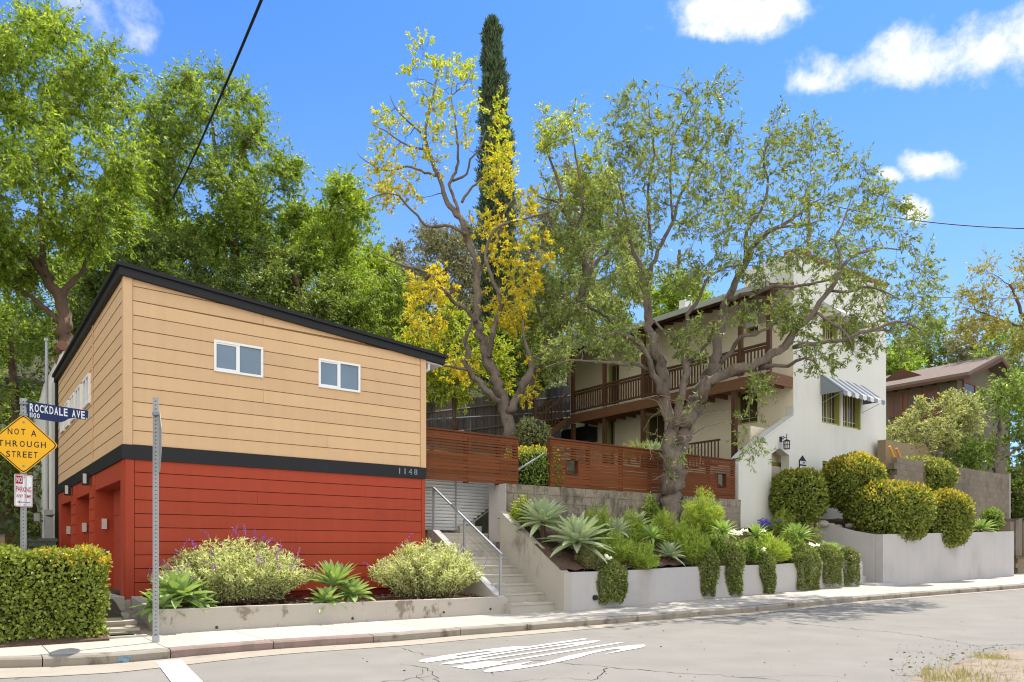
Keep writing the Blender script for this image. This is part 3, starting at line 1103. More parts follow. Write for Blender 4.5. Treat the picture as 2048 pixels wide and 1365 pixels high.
# end return of the wall along the second stair
g0 = P_M1 + nM * 0.2 - dirM * 0.2
mb.prism([np.array((g0[0], g0[1], -0.1)), np.array((*(g0 + nM * 1.9)[:2], -0.1)), np.array((*(g0 + nM * 1.9)[:2], 2.0)), np.array((g0[0], g0[1], zM1 - 0.03))], dirM * 0.2)
mb.build('front_wall', M['planter'], mid)
mb = MB()
mb.prism([W(uM0, V_MID + 0.003, -0.2), W(uM0, 13.1, -0.2), W(uM0, 13.1, 2.08), W(uM0, 11.02, zM0 - 0.0), W(uM0, V_MID + 0.003, zM0 - 0.003)], W(-0.2, 0, 0))
mb.build('sloped_cheek_wall', M['stair'], mid)
h = MB()
pc = on_z(1187, 1197, 0.0)
q = P_M0 + dirM * 0.62
h.tube([np.array((q[0], q[1], 0.24)) - nM * 0.05, np.array((q[0], q[1], 0.24)) + nM * 0.02], 0.055, 14)
h.build('drain_pipe', M['iron'], mid)
h = MB()
q = P_M0 + (P_M1 - P_M0) * 0.80
h.tube([np.array((q[0], q[1], 0.36 + 0.16)) - nM * 0.008, np.array((q[0], q[1], 0.36 + 0.16)) + nM * 0.02], 0.05, 14)
h.build('vent_cover', M['steel_matt'], mid)


def mid_soil(u, v):
    vf = V_MID + (V_of(P_M1[0], P_M1[1]) - V_MID) * (u - uM0) / (uM1 - uM0)
    zf = zM0 - 0.04 + (zM1 - zM0 - 0.05) * (u - uM0) / (uM1 - uM0)
    t = np.clip((v - vf) / (13.1 - vf), 0, 1)
    left = sm(u, 9.6, 11.5)
    top = 1.85 - 0.05 * left + 0.12 * np.sin(u * 0.9)
    return zf + (top - zf) * (t ** 0.85)


mb = MB()
nu, nw = 60, 14
for i in range(nu):
    for j in range(nw):
        q = []
        for a, b in ((i, j), (i + 1, j), (i + 1, j + 1), (i, j + 1)):
            u = uM0 - 0.18 + (uM1 - uM0 + 0.1) * a / nu
            v = V_MID + 0.1 + (13.2 - V_MID) * b / nw
            q.append(W(u, v, float(mid_soil(u, v)) + 0.025 * math.sin(a * 2.3 + b * 1.7)))
        mb.quad(*q)
structure(mb.build('garden_soil', M['soil']), 'sloping brown mulch of the middle planting bed', 'soil')

# split-face block retaining wall above the bed
ret = thing('retaining_wall', 'brown split-face block retaining wall under the slatted redwood fence', 'retaining wall', W(uM0, 13.1, 1.5))
mb = MB()
u0r, u1r = uM0 - 0.02, uz_v(1482, 1000, 13.1)[0]
ru = random.Random(3)
zt_r = 2.70
rows = 8
for r_ in range(rows):
    z1 = zt_r - r_ * 0.203
    z0 = z1 - 0.196
    u = u0r + (0.2 if r_ % 2 else 0.0) + 0.012
    if r_ % 2:
        mb.box(u0r + 0.006, u0r + 0.20, 13.1 + ru.uniform(0, 0.012), 13.3, z0, z1)
    while u < u1r:
        w_ = min(0.40, u1r - u)
        mb.box(u, u + w_ - 0.008, 13.1 + ru.uniform(0, 0.014), 13.3, z0, z1)
        u += 0.40
mb.build('block_face', M['block_rough'], ret)
mb = MB()
mb.box(u0r, u1r, 13.125, 13.58, 0.5, zt_r - 0.006)
mb.build('wall_core', M['block'], ret)
mb = MB()
mb.box(u0r - 0.02, u0r - 0.001, 13.1, 13.75, 1.4, zt_r + 0.002)
mb.build('end_render', M['planter'], ret)

# ------------------------------------------------------------------ galvanised louvred gate and its rails
gate = thing('metal_screen', 'silver louvred galvanised screen behind the upper steps beside the garage', 'screen', W(8.4, 13.62, 1.6))
V_GT = 14.15


def on_gate(px, py):
    return on_v(px, py, V_GT)


mb = MB()
uA, uB = uz_v(838, 1000, V_GT)[0], uz_v(991, 1000, V_GT)[0]
zb, zt = on_gate(860, 1060)[2], on_gate(860, 955)[2]
ncut = on_gate(990, 1010)[2]
ucut = uz_v(922, 1058, V_GT)[0]
nsl = 16
for i in range(nsl):
    z0 = zb + (zt - zb) * i / nsl
    z1 = zb + (zt - zb) * (i + 1) / nsl - 0.012
    ur = uB if z0 > ncut else ucut + (uB - ucut) * max(0.0, (z0 - zb) / (ncut - zb))
    a, b = W(uA, V_GT + 0.03, z0), W(ur, V_GT + 0.03, z0)
    c, d = W(ur, V_GT - 0.012, z1), W(uA, V_GT - 0.012, z1)
    mb.prism([a, b, c, d], W(0, 0.012, 0))
mb.build('louvres', M['silver'], gate)
mb = MB()
mb.box(uA + (uB - uA) * 0.46 - 0.012, uA + (uB - uA) * 0.46 + 0.012, V_GT - 0.03, V_GT - 0.014, zb, zt)
mb.box(uB - 0.0, uB + 0.035, V_GT - 0.03, V_GT + 0.03, ncut - 0.05, zt)
mb.box(uA, uB, V_GT - 0.03, V_GT + 0.03, zt + 0.003, zt + 0.04)
mb.tube([W(ucut, V_GT, zb - 0.02), W(uB, V_GT, ncut - 0.02)], 0.02, 6)
mb.build('gate_frame', M['steel_matt'], gate)

rail = thing('stair_handrail', 'galvanised steel handrail with thin cables beside the concrete front steps', 'handrail', W(8.39, 11.7, 0.4))
U_RL = 8.50
zpost = [(11.68, 0.38, 1.22), (13.05, 1.18, 1.98)]
mb = MB()
pA, pB, pC, pD = (11.53, z_l1 - 0.02, 1.14), (12.79, 0.98, 1.86), (14.02, 1.62, 2.58), (14.10, 1.62, 2.56)
for k, (v, z0, z1) in enumerate((pA, pB, pC, (pC[0], 1.62, 2.56))):
    p = MB()
    du = 0.0 if k < 3 else -0.45
    p.box(U_RL + du - 0.022, U_RL + du + 0.022, v - 0.022, v + 0.022, z0, z1)
    p.build('post', M['steel_matt'], rail)
mb = MB()
z_at = lambda v: pA[2] + (pC[2] - pA[2]) * (v - pA[0]) / (pC[0] - pA[0])
mb.prism([W(U_RL - 0.021, pA[0] - 0.05, z_at(pA[0] - 0.05)), W(U_RL - 0.021, pC[0], pC[2]), W(U_RL - 0.021, pC[0], pC[2] + 0.035), W(U_RL - 0.021, pA[0] - 0.05, z_at(pA[0] - 0.05) + 0.035)], W(0.042, 0, 0))
mb.prism([W(U_RL - 0.03, pC[0] - 0.03, pC[2]), W(U_RL - 0.50, pC[0] - 0.03, pC[2] - 0.02), W(U_RL - 0.50, pC[0] - 0.03, pC[2] + 0.01), W(U_RL - 0.03, pC[0] - 0.03, pC[2] + 0.034)], W(0, 0.05, 0))
mb.build('top_rail', M['steel'], rail)
mb = MB()
for k in range(1, 7):
    f_ = k / 7
    mb.tube([W(U_RL, pA[0], pA[1] + (pA[2] - pA[1]) * f_), W(U_RL, pC[0], pC[1] + (pC[2] - pC[1]) * f_), W(U_RL - 0.45, pC[0], pC[1] + (pC[2] - pC[1]) * f_)], 0.0022, 4)
mb.build('cables', M['steel'], rail)

# upper handrail pipe through the gap of the fence
a, b = on_v(990, 969, 13.5), on_v(1102, 899, 13.52)
hr = MB()
hr.tube([a, b], 0.024, 8)
hr.tube([a, a - np.array((0, 0, 0.16))], 0.018, 8)
tag(hr.build('handrail', M['steel'], loc=a), 'sloping galvanised pipe handrail crossing the gap between the two redwood fences', 'handrail')

# ------------------------------------------------------------------ redwood slat fences on the retaining wall
rf = random.Random(12)


def slat_fence(name, label, u0, u1, z0, zt, v, posts, holes=(), open_rows=(1, 5), group='redwood slat fences'):
    root = thing(name, label, 'fence', W((u0 + u1) / 2, v, z0), group)
    mb = MB()
    # upper rows: narrow slats with gaps, below: wide boards nearly touching
    rows = [(zt - 0.075, zt - 0.008)]
    z = zt - 0.083
    for i in range(6):
        gap = 0.024 if open_rows[0] <= i <= open_rows[1] else 0.006
        rows.append((z - 0.040, z))
        z -= 0.040 + gap
    while z > z0 + 0.03:
        h_ = min(0.068, z - z0)
        rows.append((z - h_, z))
        z -= h_ + rf.uniform(0.004, 0.012)
    edges = [u0] + [p for p in posts] + [u1]
    for (a, b) in rows:
        for s0, s1 in zip(edges[:-1], edges[1:]):
            segs = [(s0, s1)]
            for (h0, h1, hz0, hz1) in holes:
                if b > hz0 and a < hz1:
                    ns = []
                    for (x0, x1) in segs:
                        if h1 <= x0 or h0 >= x1:
                            ns.append((x0, x1))
                        else:
                            if h0 > x0:
                                ns.append((x0, h0))
                            if h1 < x1:
                                ns.append((h1, x1))
                    segs = ns
            for (x0, x1) in segs:
                if x1 - x0 > 0.02:
                    dz = rf.uniform(-0.0035, 0.0035)
                    dv = rf.uniform(0, 0.006)
                    mb.box(x0 + 0.002, x1 - 0.002, v + dv, v + 0.02 + dv, a + dz, b + dz)
    mb.build('slats', M['slat'], root)
    cp = MB()
    cp.box(u0 - 0.01, u1 + 0.01, v - 0.03, v + 0.09, zt, zt + 0.035)
    cp.build('cap_rail', M['slat_post'], root)
    for p in [u0 + 0.045] + list(posts) + [u1 - 0.045]:
        q = MB()
        q.box(p - 0.045, p + 0.045, v + 0.03, v + 0.12, z0 - 0.02, zt - 0.004)
        q.build('post', M['slat_post'], root)
    for (h0, h1, hz0, hz1) in holes:
        q = MB()
        for (x0, x1, a, b) in ((h0 - 0.02, h1 + 0.02, hz1, hz1 + 0.02), (h0 - 0.02, h1 + 0.02, hz0 - 0.02, hz0), (h0 - 0.02, h0, hz0 + 0.001, hz1 - 0.001), (h1, h1 + 0.02, hz0 + 0.001, hz1 - 0.001)):
            q.box(x0, x1, v - 0.01, v + 0.13, a, b)
        q.build('peephole_frame', M['slat_post'], root)
    return root


V_F = 13.32
uF0, zF = uz_v(1101, 880, V_F)
uF1, zF2 = uz_v(1471, 915, V_F)
h1 = uz_v(1134, 947, V_F) + uz_v(1156, 923, V_F)
h2 = uz_v(1436, 973, V_F) + uz_v(1452, 949, V_F)
po = [uz_v(px, 930, V_F)[0] for px in (1180, 1245, 1303, 1360, 1420)]
slat_fence('slat_fence', 'long redwood slat fence with two square peepholes on the block wall behind the big tree', uF0, uF1, zt_r + 0.004, 3.86, V_F, po,
           [(h1[0], h1[2], h1[1], h1[3]), (h2[0], h2[2], h2[1], h2[3])])
uE0, uE1 = U_G1 + 0.03, uz_v(1037, 900, V_F)[0]
slat_fence('slat_fence', 'shorter redwood slat fence without peepholes, between the tan garage and the stair gap', uE0, uE1, 2.705, 3.76, V_F, [uz_v(px, 930, V_F)[0] for px in (935, 1000)])

# ------------------------------------------------------------------ garage building 1148
Z_B, Z_D0, Z_D1 = 0.44, 2.67, 2.90
Z_TL, Z_TR = 5.58, 5.12           # underside of the roof trim at the left and right wall ends
gar = thing('garage_building', 'two storey garage building with tan boards above red boards and a black sloping roof edge', 'garage', W(U_G0, V_G0, Z_B))
rg = random.Random(4)


def ztop(u):
    return Z_TL + (Z_TR - Z_TL) * (u - U_G0) / (U_G1 - U_G0)


def boards(mb, z0, z1, h, place, breaks, top=None, gap=0.012, holes=()):
    """lapped boards: place(s, depth, z) -> point, s along the wall; depth outward"""
    z = z0
    s0, s1 = breaks[0], breaks[-1]
    i = 0
    while z < z1 - 0.02:
        a, b = z + gap, z + h
        cuts = [s0, s1]
        if len(breaks) > 2 and i % 3 == 1:
            cuts = [s0, breaks[1 + (i % (len(breaks) - 2))], s1]
        segs = [(p + (0.002 if k else 0), q - 0.002, z + gap, z + h) for k, (p, q) in enumerate(zip(cuts[:-1], cuts[1:]))]
        for (hs0, hs1, hz0, hz1) in holes:
            if z + h > hz0 and z + gap < hz1:
                ns = []
                for (x0, x1, a_, b_) in segs:
                    if hs1 <= x0 or hs0 >= x1:
                        ns.append((x0, x1, a_, b_))
                    else:
                        if hs0 > x0:
                            ns.append((x0, hs0, a_, b_))
                        if hs1 < x1:
                            ns.append((hs1, x1, a_, b_))
                        if hz0 - a_ > 0.012:
                            ns.append((max(x0, hs0), min(x1, hs1), a_, hz0 - 0.001))
                        if b_ - hz1 > 0.012:
                            ns.append((max(x0, hs0), min(x1, hs1), hz1 + 0.001, b_))
                segs = ns
        for (x0, x1, a, b) in segs:
            if x1 - x0 < 0.02:
                continue
            ba, bb = (b, b) if top is None else (min(b, top(x0)), min(b, top(x1)))
            if ba <= a + 0.004 and bb <= a + 0.004:
                continue
            if bb <= a + 0.004:
                # board cut off by the sloping roof: find the end
                f = (top(x0) - a) / (top(x0) - top(x1))
                x1 = x0 + (x1 - x0) * f
                bb = a + 0.003
            lo, hi = 0.020, 0.012
            P = [place(x0, lo, a), place(x1, lo, a), place(x1, hi, bb), place(x0, hi, ba),
                 place(x0, -0.02, a), place(x1, -0.02, a), place(x1, -0.02, bb), place(x0, -0.02, ba)]
            mb.add(P, [(0, 1, 2, 3), (5, 4, 7, 6), (4, 5, 1, 0), (3, 2, 6, 7), (1, 5, 6, 2), (4, 0, 3, 7)])
        z += h
        i += 1


front = lambda s, d, z: W(s, V_G0 - d, z)
side = lambda s, d, z: W(U_G0 - d, s, z)

# front windows
wins = []
for (x0, y0, x1, y1) in ((427, 680, 525, 757), (636, 717, 719, 786)):
    a_, b_ = uz_v(x0, y0 + 0, V_G0)
    c_, d_ = uz_v(x1, y1, V_G0)
    za = uz_v(x0, (y0 + 744 if x0 < 500 else y0 + 775) / 2, V_G0)
    zt_ = uz_v(x0, y0, V_G0)[1]
    zb_ = uz_v(x0, 743 if x0 < 500 else 775, V_G0)[1]
    wins.append((a_, c_, zb_, zt_))

mb = MB()
mb.prism([W(U_G0 + 0.01, V_G0, Z_D1 - 0.02), W(U_G1 - 0.01, V_G0, Z_D1 - 0.02), W(U_G1 - 0.01, V_G0, Z_TR + 0.1), W(U_G0 + 0.01, V_G0, Z_TL + 0.1)], W(0, 0.12, 0))
mb.box(U_G0 + 0.005, U_G0 + 0.12, V_G0 + 0.125, V_G1, Z_D1 - 0.02, Z_TL + 0.1)
mb.box(U_G1 - 0.12, U_G1, V_G0 + 0.125, V_G1, Z_B, Z_TR + 0.05)
mb.box(U_G0 + 0.13, U_G1 - 0.13, V_G1 - 0.12, V_G1, Z_B, Z_TR)
mb.build('wall_backing', M['groove'], gar)
up = MB()
boards(up, Z_D1, 5.7, 0.232, front, [U_G0 + 0.115, 4.4, 5.6, U_G1 - 0.115], lambda s: ztop(s) + 0.05, holes=wins)
# left side with its window strip
lw_px = [(171, 183, 709, 774), (156, 166, 733, 792), (145, 153, 750, 803), (134, 141, 768, 814), (125, 131, 782, 824)]
lwin = []
z_w0, z_w1 = 4.13, 4.72
for (x0, x1, yt, yb) in lw_px:
    va, vb = vz_u(x1, 700, U_G0)[0], vz_u(x0, 700, U_G0)[0]
    lwin.append((va, vb, z_w0, z_w1))
boards(up, Z_D1, 5.7, 0.232, side, [V_G0 + 0.115, vz_u(188, 700, U_G0)[0], V_G1], lambda s: Z_TL + 0.05, holes=lwin)
up.build('upper_wall', M['tan'], gar)
def part_box(name, material, parent, *a):
    q_ = MB()
    q_.box(*a)
    return q_.build(name, material, parent)


cb = MB()
cb.box(U_G0 - 0.026, U_G0 + 0.108, V_G0 - 0.030, V_G0 - 0.004, Z_D1 + 0.004, Z_TL + 0.05)
cb.box(U_G0 - 0.026, U_G0 - 0.003, V_G0 - 0.003, V_G0 + 0.108, Z_D1 + 0.004, Z_TL + 0.05)
part_box('corner_board', M['tan'], gar, U_G1 - 0.108, U_G1 + 0.02, V_G0 - 0.030, V_G0 - 0.004, Z_D1 + 0.004, Z_TR + 0.05)
sv = vz_u(188, 700, U_G0)[0]
part_box('corner_board', M['tan'], gar, U_G0 - 0.034, U_G0 - 0.021, sv - 0.022, sv + 0.022, Z_D1 + 0.004, Z_TL)
cb.build('corner_board', M['tan'], gar)

lo = MB()
boards(lo, Z_B + 0.02, Z_D0, 0.2225, front, [U_G0 + 0.14, 5.0, 4.3, U_G1 - 0.09])
# the three garage doors on the left side
doors = []
for (x0, x1) in ((191.5, 243.0), (153.5, 182.0), (123.5, 145.0)):
    va, vb = vz_u(x1, 950, U_G0)[0], vz_u(x0, 950, U_G0)[0]
    doors.append((va, vb))
zd = 2.36
dh = [(a, b, Z_B - 0.3, zd) for a, b in doors]
lw = MB()
outer = [W(U_G0, V_G0, Z_B - 0.02), W(U_G0, V_G1, Z_B - 0.02), W(U_G0, V_G1, Z_D0), W(U_G0, V_G0, Z_D0)]
# piers and lintel
edges = [V_G0 + 0.0] + [x for d_ in doors for x in d_] + [V_G1]
for i in range(0, len(edges), 2):
    lw.box(U_G0 - 0.015, U_G0 + 0.42, edges[i] + (0.0 if i else 0.004), edges[i + 1], Z_B - 0.1, Z_D0 - 0.003)
for (a, b) in doors:
    lw.box(U_G0 - 0.008, U_G0 + 0.42, a + 0.003, b - 0.003, zd, Z_D0 - 0.003)
lw.box(U_G0 + 0.005, U_G0 + 0.13, V_G0 - 0.026, V_G0 + 0.0, Z_B - 0.02, Z_D0 - 0.003)
part_box('lower_corner_board', M['red'], gar, U_G1 - 0.085, U_G1 + 0.0, V_G0 - 0.026, V_G0 + 0.0, Z_B - 0.02, Z_D0 - 0.003)
lw.build('pier_wall', M['red'], gar)
lo.build('lower_wall', M['red'], gar)
gb = MB()
gb.box(U_G0 + 0.14, U_G1 - 0.01, V_G0 + 0.002, V_G0 + 0.1, Z_B - 0.1, Z_D0 + 0.1)
gb.build('lower_backing', M['groove_red'], gar)
# lapped boards between the doors
for (a, b) in ((edges[2], edges[3]), (edges[4], edges[5])):
    pb = MB()
    boards(pb, Z_B, Z_D0 - 0.25, 0.2225, lambda s, d, z: W(U_G0 - 0.02 - d, s, z), [a + 0.03, b - 0.03])
    pb.build('pier_boards', M['red'], gar)
for (a, b) in doors:
    d_ = MB()
    d_.box(U_G0 + 0.30, U_G0 + 0.34, a + 0.004, b - 0.004, Z_B - 0.02, zd - 0.004)
    for k in range(1, 4):
        zz = Z_B + (zd - Z_B) * k / 4
        d_.box(U_G0 + 0.292, U_G0 + 0.298, a + 0.05, b - 0.05, zz - 0.006, zz + 0.006)
    d_.build('garage_door', M['red_door'], gar)
    k_ = MB()
    zz = 1.62
    k_.box(U_G0 + 0.10, U_G0 + 0.185, b - 0.045, b - 0.004, zz, zz + 0.20)
    k_.build('door_lamp', M['milk'], gar)
# black band and house number
bd = MB()
bd.box(U_G0 - 0.045, U_G1 + 0.015, V_G0 - 0.048, V_G0 - 0.004, Z_D0, Z_D1)
bd.box(U_G0 - 0.045, U_G0 - 0.004, V_G0 - 0.0035, V_G1, Z_D0, Z_D1)
bd.build('black_band', M['black'], gar)
nb = MB()
c0_ = on_v(815, 945, V_G0 - 0.05)
uc, zc = U_of(c0_[0], c0_[1]), (Z_D0 + Z_D1) / 2 + 0.012
for k, ch in enumerate("1148"):
    uu = uc - 0.185 + k * 0.123
    add_text(nb, ch, W(uu, V_G0 - 0.050, zc), W(1, 0, 0), (0, 0, 1), 0.022 if ch == '1' else 0.075, 0.118, 0.012, 0.0)
nb.build('house_number', M['steel'], gar)
# band lamps above the doors
for (px, py) in ((177, 959), (140, 981)):
    p = on_u(px, py, U_G0 - 0.06)
    v = V_of(p[0], p[1])
    l_ = MB()
    l_.box(U_G0 - 0.17, U_G0 - 0.046, v - 0.06, v + 0.06, p[2] - 0.12, p[2] + 0.13)
    lo_ = l_.build('wall_lamp', M['iron'], gar)
    g_ = MB()
    g_.box(U_G0 - 0.165, U_G0 - 0.105, v - 0.075, v - 0.061, p[2] - 0.09, p[2] + 0.10)
    g_.build('lamp_glass', M['milk'], lo_)
# windows
for (a, b, z0, z1) in wins:
    f_ = MB()
    t = 0.038
    V0, V1 = V_G0 - 0.045, V_G0 + 0.03
    f_.box(a, b, V0, V1, z1 - t, z1)
    f_.box(a, b, V0, V1, z0, z0 + t)
    f_.box(a, a + t, V0 + 0.002, V1, z0 + t, z1 - t)
    f_.box(b - t, b, V0 + 0.002, V1, z0 + t, z1 - t)
    m_ = (a + b) / 2
    f_.box(m_ - 0.05, m_ + 0.01, V0 + 0.004, V1, z0 + t, z1 - t)
    # sliding sash of the left half
    f_.box(a + t, m_ - 0.05, V0 + 0.012, V1, z1 - t - 0.028, z1 - t - 0.001)
    f_.box(a + t, m_ - 0.05, V0 + 0.012, V1, z0 + t + 0.001, z0 + t + 0.028)
    fo = f_.build('window', M['white'], gar)
    g_ = MB()
    g_.box(a + t, m_ - 0.05, V_G0 - 0.018, V_G0 - 0.010, z0 + t + 0.03, z1 - t - 0.03)
    g_.box(m_ + 0.01, b - t, V_G0 - 0.010, V_G0 - 0.004, z0 + t, z1 - t)
    g_.build('pane', M['pane'], fo)
for (a, b, z0, z1) in lwin:
    f_ = MB()
    t = 0.05
    f_.box(U_G0 - 0.06, U_G0 + 0.02, a, b, z1 - t, z1)
    f_.box(U_G0 - 0.06, U_G0 + 0.02, a, b, z0, z0 + t)
    for (p, q) in ((a, a + 0.07), (b - 0.07, b), ((a + b) / 2 - 0.045, (a + b) / 2 + 0.045)):
        f_.box(U_G0 - 0.058, U_G0 + 0.02, p, q, z0 + t, z1 - t)
    fo = f_.build('window', M['white'], gar)
    g_ = MB()
    g_.box(U_G0 - 0.022, U_G0 - 0.014, a + 0.07, b - 0.07, z0 + t, z1 - t)
    g_.build('pane', M['pane_dark'], fo)
# roof slab with black edge: two stepped boards
rf_ = MB()
ov_f, ov_r = 0.10, 0.42


def roof_pt(u, v, dz):
    return W(u, v, ztop(u) + dz)


for (d0, d1, o_) in ((0.0, 0.130, 0.07), (0.130, 0.195, 0.115)):
    ua, ub = U_G0 - o_ - 0.02, U_G1 + ov_r + o_ - 0.05
    va, vb = V_G0 - o_ - 0.02, V_G1 + 0.3
    rf_.prism([roof_pt(ua, va, d0), roof_pt(ub, va, d0), roof_pt(ub, va, d1 - 0.003), roof_pt(ua, va, d1 - 0.003)], W(0, vb - va, 0))
ro = rf_.build('roof', M['black'], gar)
sf = MB()
sf.prism([roof_pt(U_G1 + 0.003, V_G0 + 0.0, -0.03), roof_pt(U_G1 + ov_r, V_G0 + 0.0, -0.03), roof_pt(U_G1 + ov_r, V_G0, -0.004), roof_pt(U_G1 + 0.003, V_G0, -0.004)], W(0, 8.8, 0))
sf.build('soffit', M['soffit'], ro)
gt = MB()
gt.tube([W(U_G1 + 0.13, V_G0 + 0.06, Z_TR - 0.03), W(U_G1 + 0.13, V_G0 + 0.06, Z_TR - 0.16), W(U_G1 + 0.05, V_G0 + 0.16, Z_TR - 0.22)], 0.035, 8)
gt.build('downspout', M['white'], ro)
# foundation
fd = MB()
fd.box(U_G0 - 0.03, U_G0 + 0.2, V_G0 - 0.035, V_G0 + 0.0 - 0.027, Z_B - 0.5, Z_B - 0.022)
fd.build('footing', M['stair'], gar)

# driveway slab before the doors
mb = MB()
mb.box(-7.0, U_G0 - 0.02, 13.0, 24.0, 0.2, 0.47)
structure(mb.build('driveway', M['sidewalk']), 'concrete driveway before the garage doors', 'driveway')

# white stucco building beyond the garage, pipes and boxes at its corner
wb = thing('stucco_building', 'white stucco building with clay tile coping standing right behind the tan garage', 'building', W(2.2, 23.0, 0.5))
V_WB = 22.75
uwl, zwt = uz_v(103, 700, V_WB)
uwr = 6.4
mb = MB()
zt_wb = CAMZ + (HZ - 697) / F * on_v(140, 697, V_WB)[1]
mb.holed([W(uwl, V_WB, 0.2), W(uwr, V_WB, 0.2), W(uwr, V_WB, zt_wb), W(uwl + 0.28, V_WB, zt_wb), W(uwl + 0.10, V_WB, zt_wb - 0.7), W(uwl, V_WB, zt_wb - 1.0)], [], W(0, 5.5, 0))
mb.build('wall', M['stucco'], wb)
mb = MB()
for k in range(14):
    u = uwl + 0.24 + k * 0.3
    mb.tube([W(u, V_WB - 0.08, zt_wb + 0.03), W(u, V_WB + 0.5, zt_wb + 0.05)], 0.13, 8)
mb.build('tile_coping', M['tile'], wb)
dp = MB()
p = on_v(116, 760, V_G1 + 0.12)
dp.box(U_of(p[0], p[1]) - 0.06, U_of(p[0], p[1]) + 0.06, V_G1 + 0.10, V_G1 + 0.22, 0.45, p[2])
tag(dp.build('downpipe', M['iron'], loc=W(U_of(p[0], p[1]), V_G1 + 0.1, 0.45)), 'tall black square downpipe at the back corner of the tan garage', 'downpipe')
mast = thing('service_mast', 'thin galvanised service mast with a grey meter box beside the white stucco building', 'service mast', on_v(95, 1060, 22.3))
p0, p1 = on_v(95, 1075, 22.3), on_v(93, 683, 22.3)
q = MB()
q.tube([p0, p1], 0.036, 8)
q.tube([p1, p1 + np.array((0, 0, 0.07))], 0.06, 8)
q.build('conduit', M['steel_matt'], mast)
q = MB()
pb_ = on_v(97, 1040, 22.2)
ub_ = U_of(pb_[0], pb_[1])
q.box(ub_ - 0.09, ub_ + 0.09, 22.08, 22.22, 1.35, 2.25)
q.box(ub_ - 0.32, ub_ - 0.20, 22.10, 22.22, 1.95, 2.15)
q.build('meter_box', M['steel_matt'], mast)
bx = thing('cable_cabinet', 'squat dark green cabinet on the ground left of the garage', 'cabinet', on_v(84, 1075, 21.0))
pbx = on_v(84, 1085, 21.0)
ub_ = U_of(pbx[0], pbx[1])
M['cab'] = mat('cabinet_green', (0.10, 0.125, 0.095), 0.6, 0.1, 4, bump=0.05)
q = MB()
q.box(ub_ - 0.27, ub_ + 0.27, 20.8, 21.2, 0.5, 1.42)
q.build('cabinet_body', M['cab'], bx)
q = MB()
q.box(ub_ - 0.30, ub_ + 0.30, 20.77, 21.23, 1.42, 1.50)
q.build('cabinet_lid', M['cab'], bx)
ct = thing('crate_stack', 'dark wooden trestle carrying a tan box in the shade at the left edge', 'trestle', on_y(15, 1095, 17.0))
c_ = on_y(12, 1085, 17.0)
fr = (c_ * np.array((1, 1, 0)), (1, 0, 0), (0, 1, 0))
q = MB()
q.box(-0.55, 0.45, -0.2, 0.3, 1.22, 1.30, fr)
for sx in (-0.45, 0.35):
    for sy in (-0.15, 0.22):
        q.box(sx - 0.03, sx + 0.03, sy - 0.03, sy + 0.03, 0.45, 1.22, fr)
q.build('trestle', M['pole'], ct)
q = MB()
q.box(-0.32, 0.05, -0.12, 0.2, 1.30, 1.55, fr)
q.box(-0.34, 0.07, -0.14, 0.22, 1.551, 1.57, fr)
tag(q.build('box', M['block_tan'], loc=c_), 'small tan box resting on the dark trestle at the left edge', 'box')

# ------------------------------------------------------------------ street signs
YS = 10.35
sp = on_y(47, 1102, YS)
SX, SYY = sp[0], YS


def channel_post(mb, holes, x, y, z0, z1, xd, yd):
    """U channel: web and two flanges, punched holes as dark dots on the web"""
    xd, yd = np.array(xd), np.array(yd)
    o = np.array((x, y, 0))
    fr = (o, xd, yd)
    mb.box(-0.026, 0.026, 0, 0.004, z0, z1, fr)
    mb.box(-0.036, -0.0265, -0.016, 0.004, z0, z1, fr)
    mb.box(0.0265, 0.036, -0.016, 0.004, z0, z1, fr)
    z = z0 + 0.05
    while z < z1 - 0.03:
        holes.box(-0.007, 0.007, -0.0015, 0.001, z, z + 0.014, fr)
        z += 0.0508


sgn = thing('street_sign_post', 'steel post with a blue ROCKDALE AVE blade, yellow diamond and white NO PARKING plate', 'street sign', (SX, SYY, 0.45))
ray = unit(np.array((SX, SYY, 0.0)))
tow = -ray                                   # towards the street
xr = np.array((-tow[1], tow[0], 0.0))        # reading direction seen from the street
xr = xr if xr[0] > 0 else -xr
pm, ph = MB(), MB()
ztop_s = CAMZ + (HZ - 797) / F * YS
channel_post(pm, ph, SX, SYY, 0.3, ztop_s, xr, ray)
po_ = pm.build('post', M['steel_matt'], sgn)
ph.build('post_holes', M['hole'], po_)
zpx = lambda y: CAMZ + (HZ - y) / F * YS
# yellow diamond
cz, hd = zpx(889), 60.5 / F * YS
xs_ = unit(xr * 0.985 + tow * (0.17))        # slightly turned
cD = np.array((SX, SYY, cz)) + tow * 0.03


def diamond(r, d, rnd=0.035):
    pts = []
    for k in range(4):
        an = math.pi / 2 * k
        c_, s_ = math.cos(an), math.sin(an)
        for j in (-1, 0, 1):
            rr = r - (rnd * 0.42 if j == 0 else rnd)
            off = j * rnd
            pts.append(cD + xs_ * (c_ * rr - s_ * off) + np.array((0, 0, s_ * rr + c_ * off)) + tow * d)
    return pts


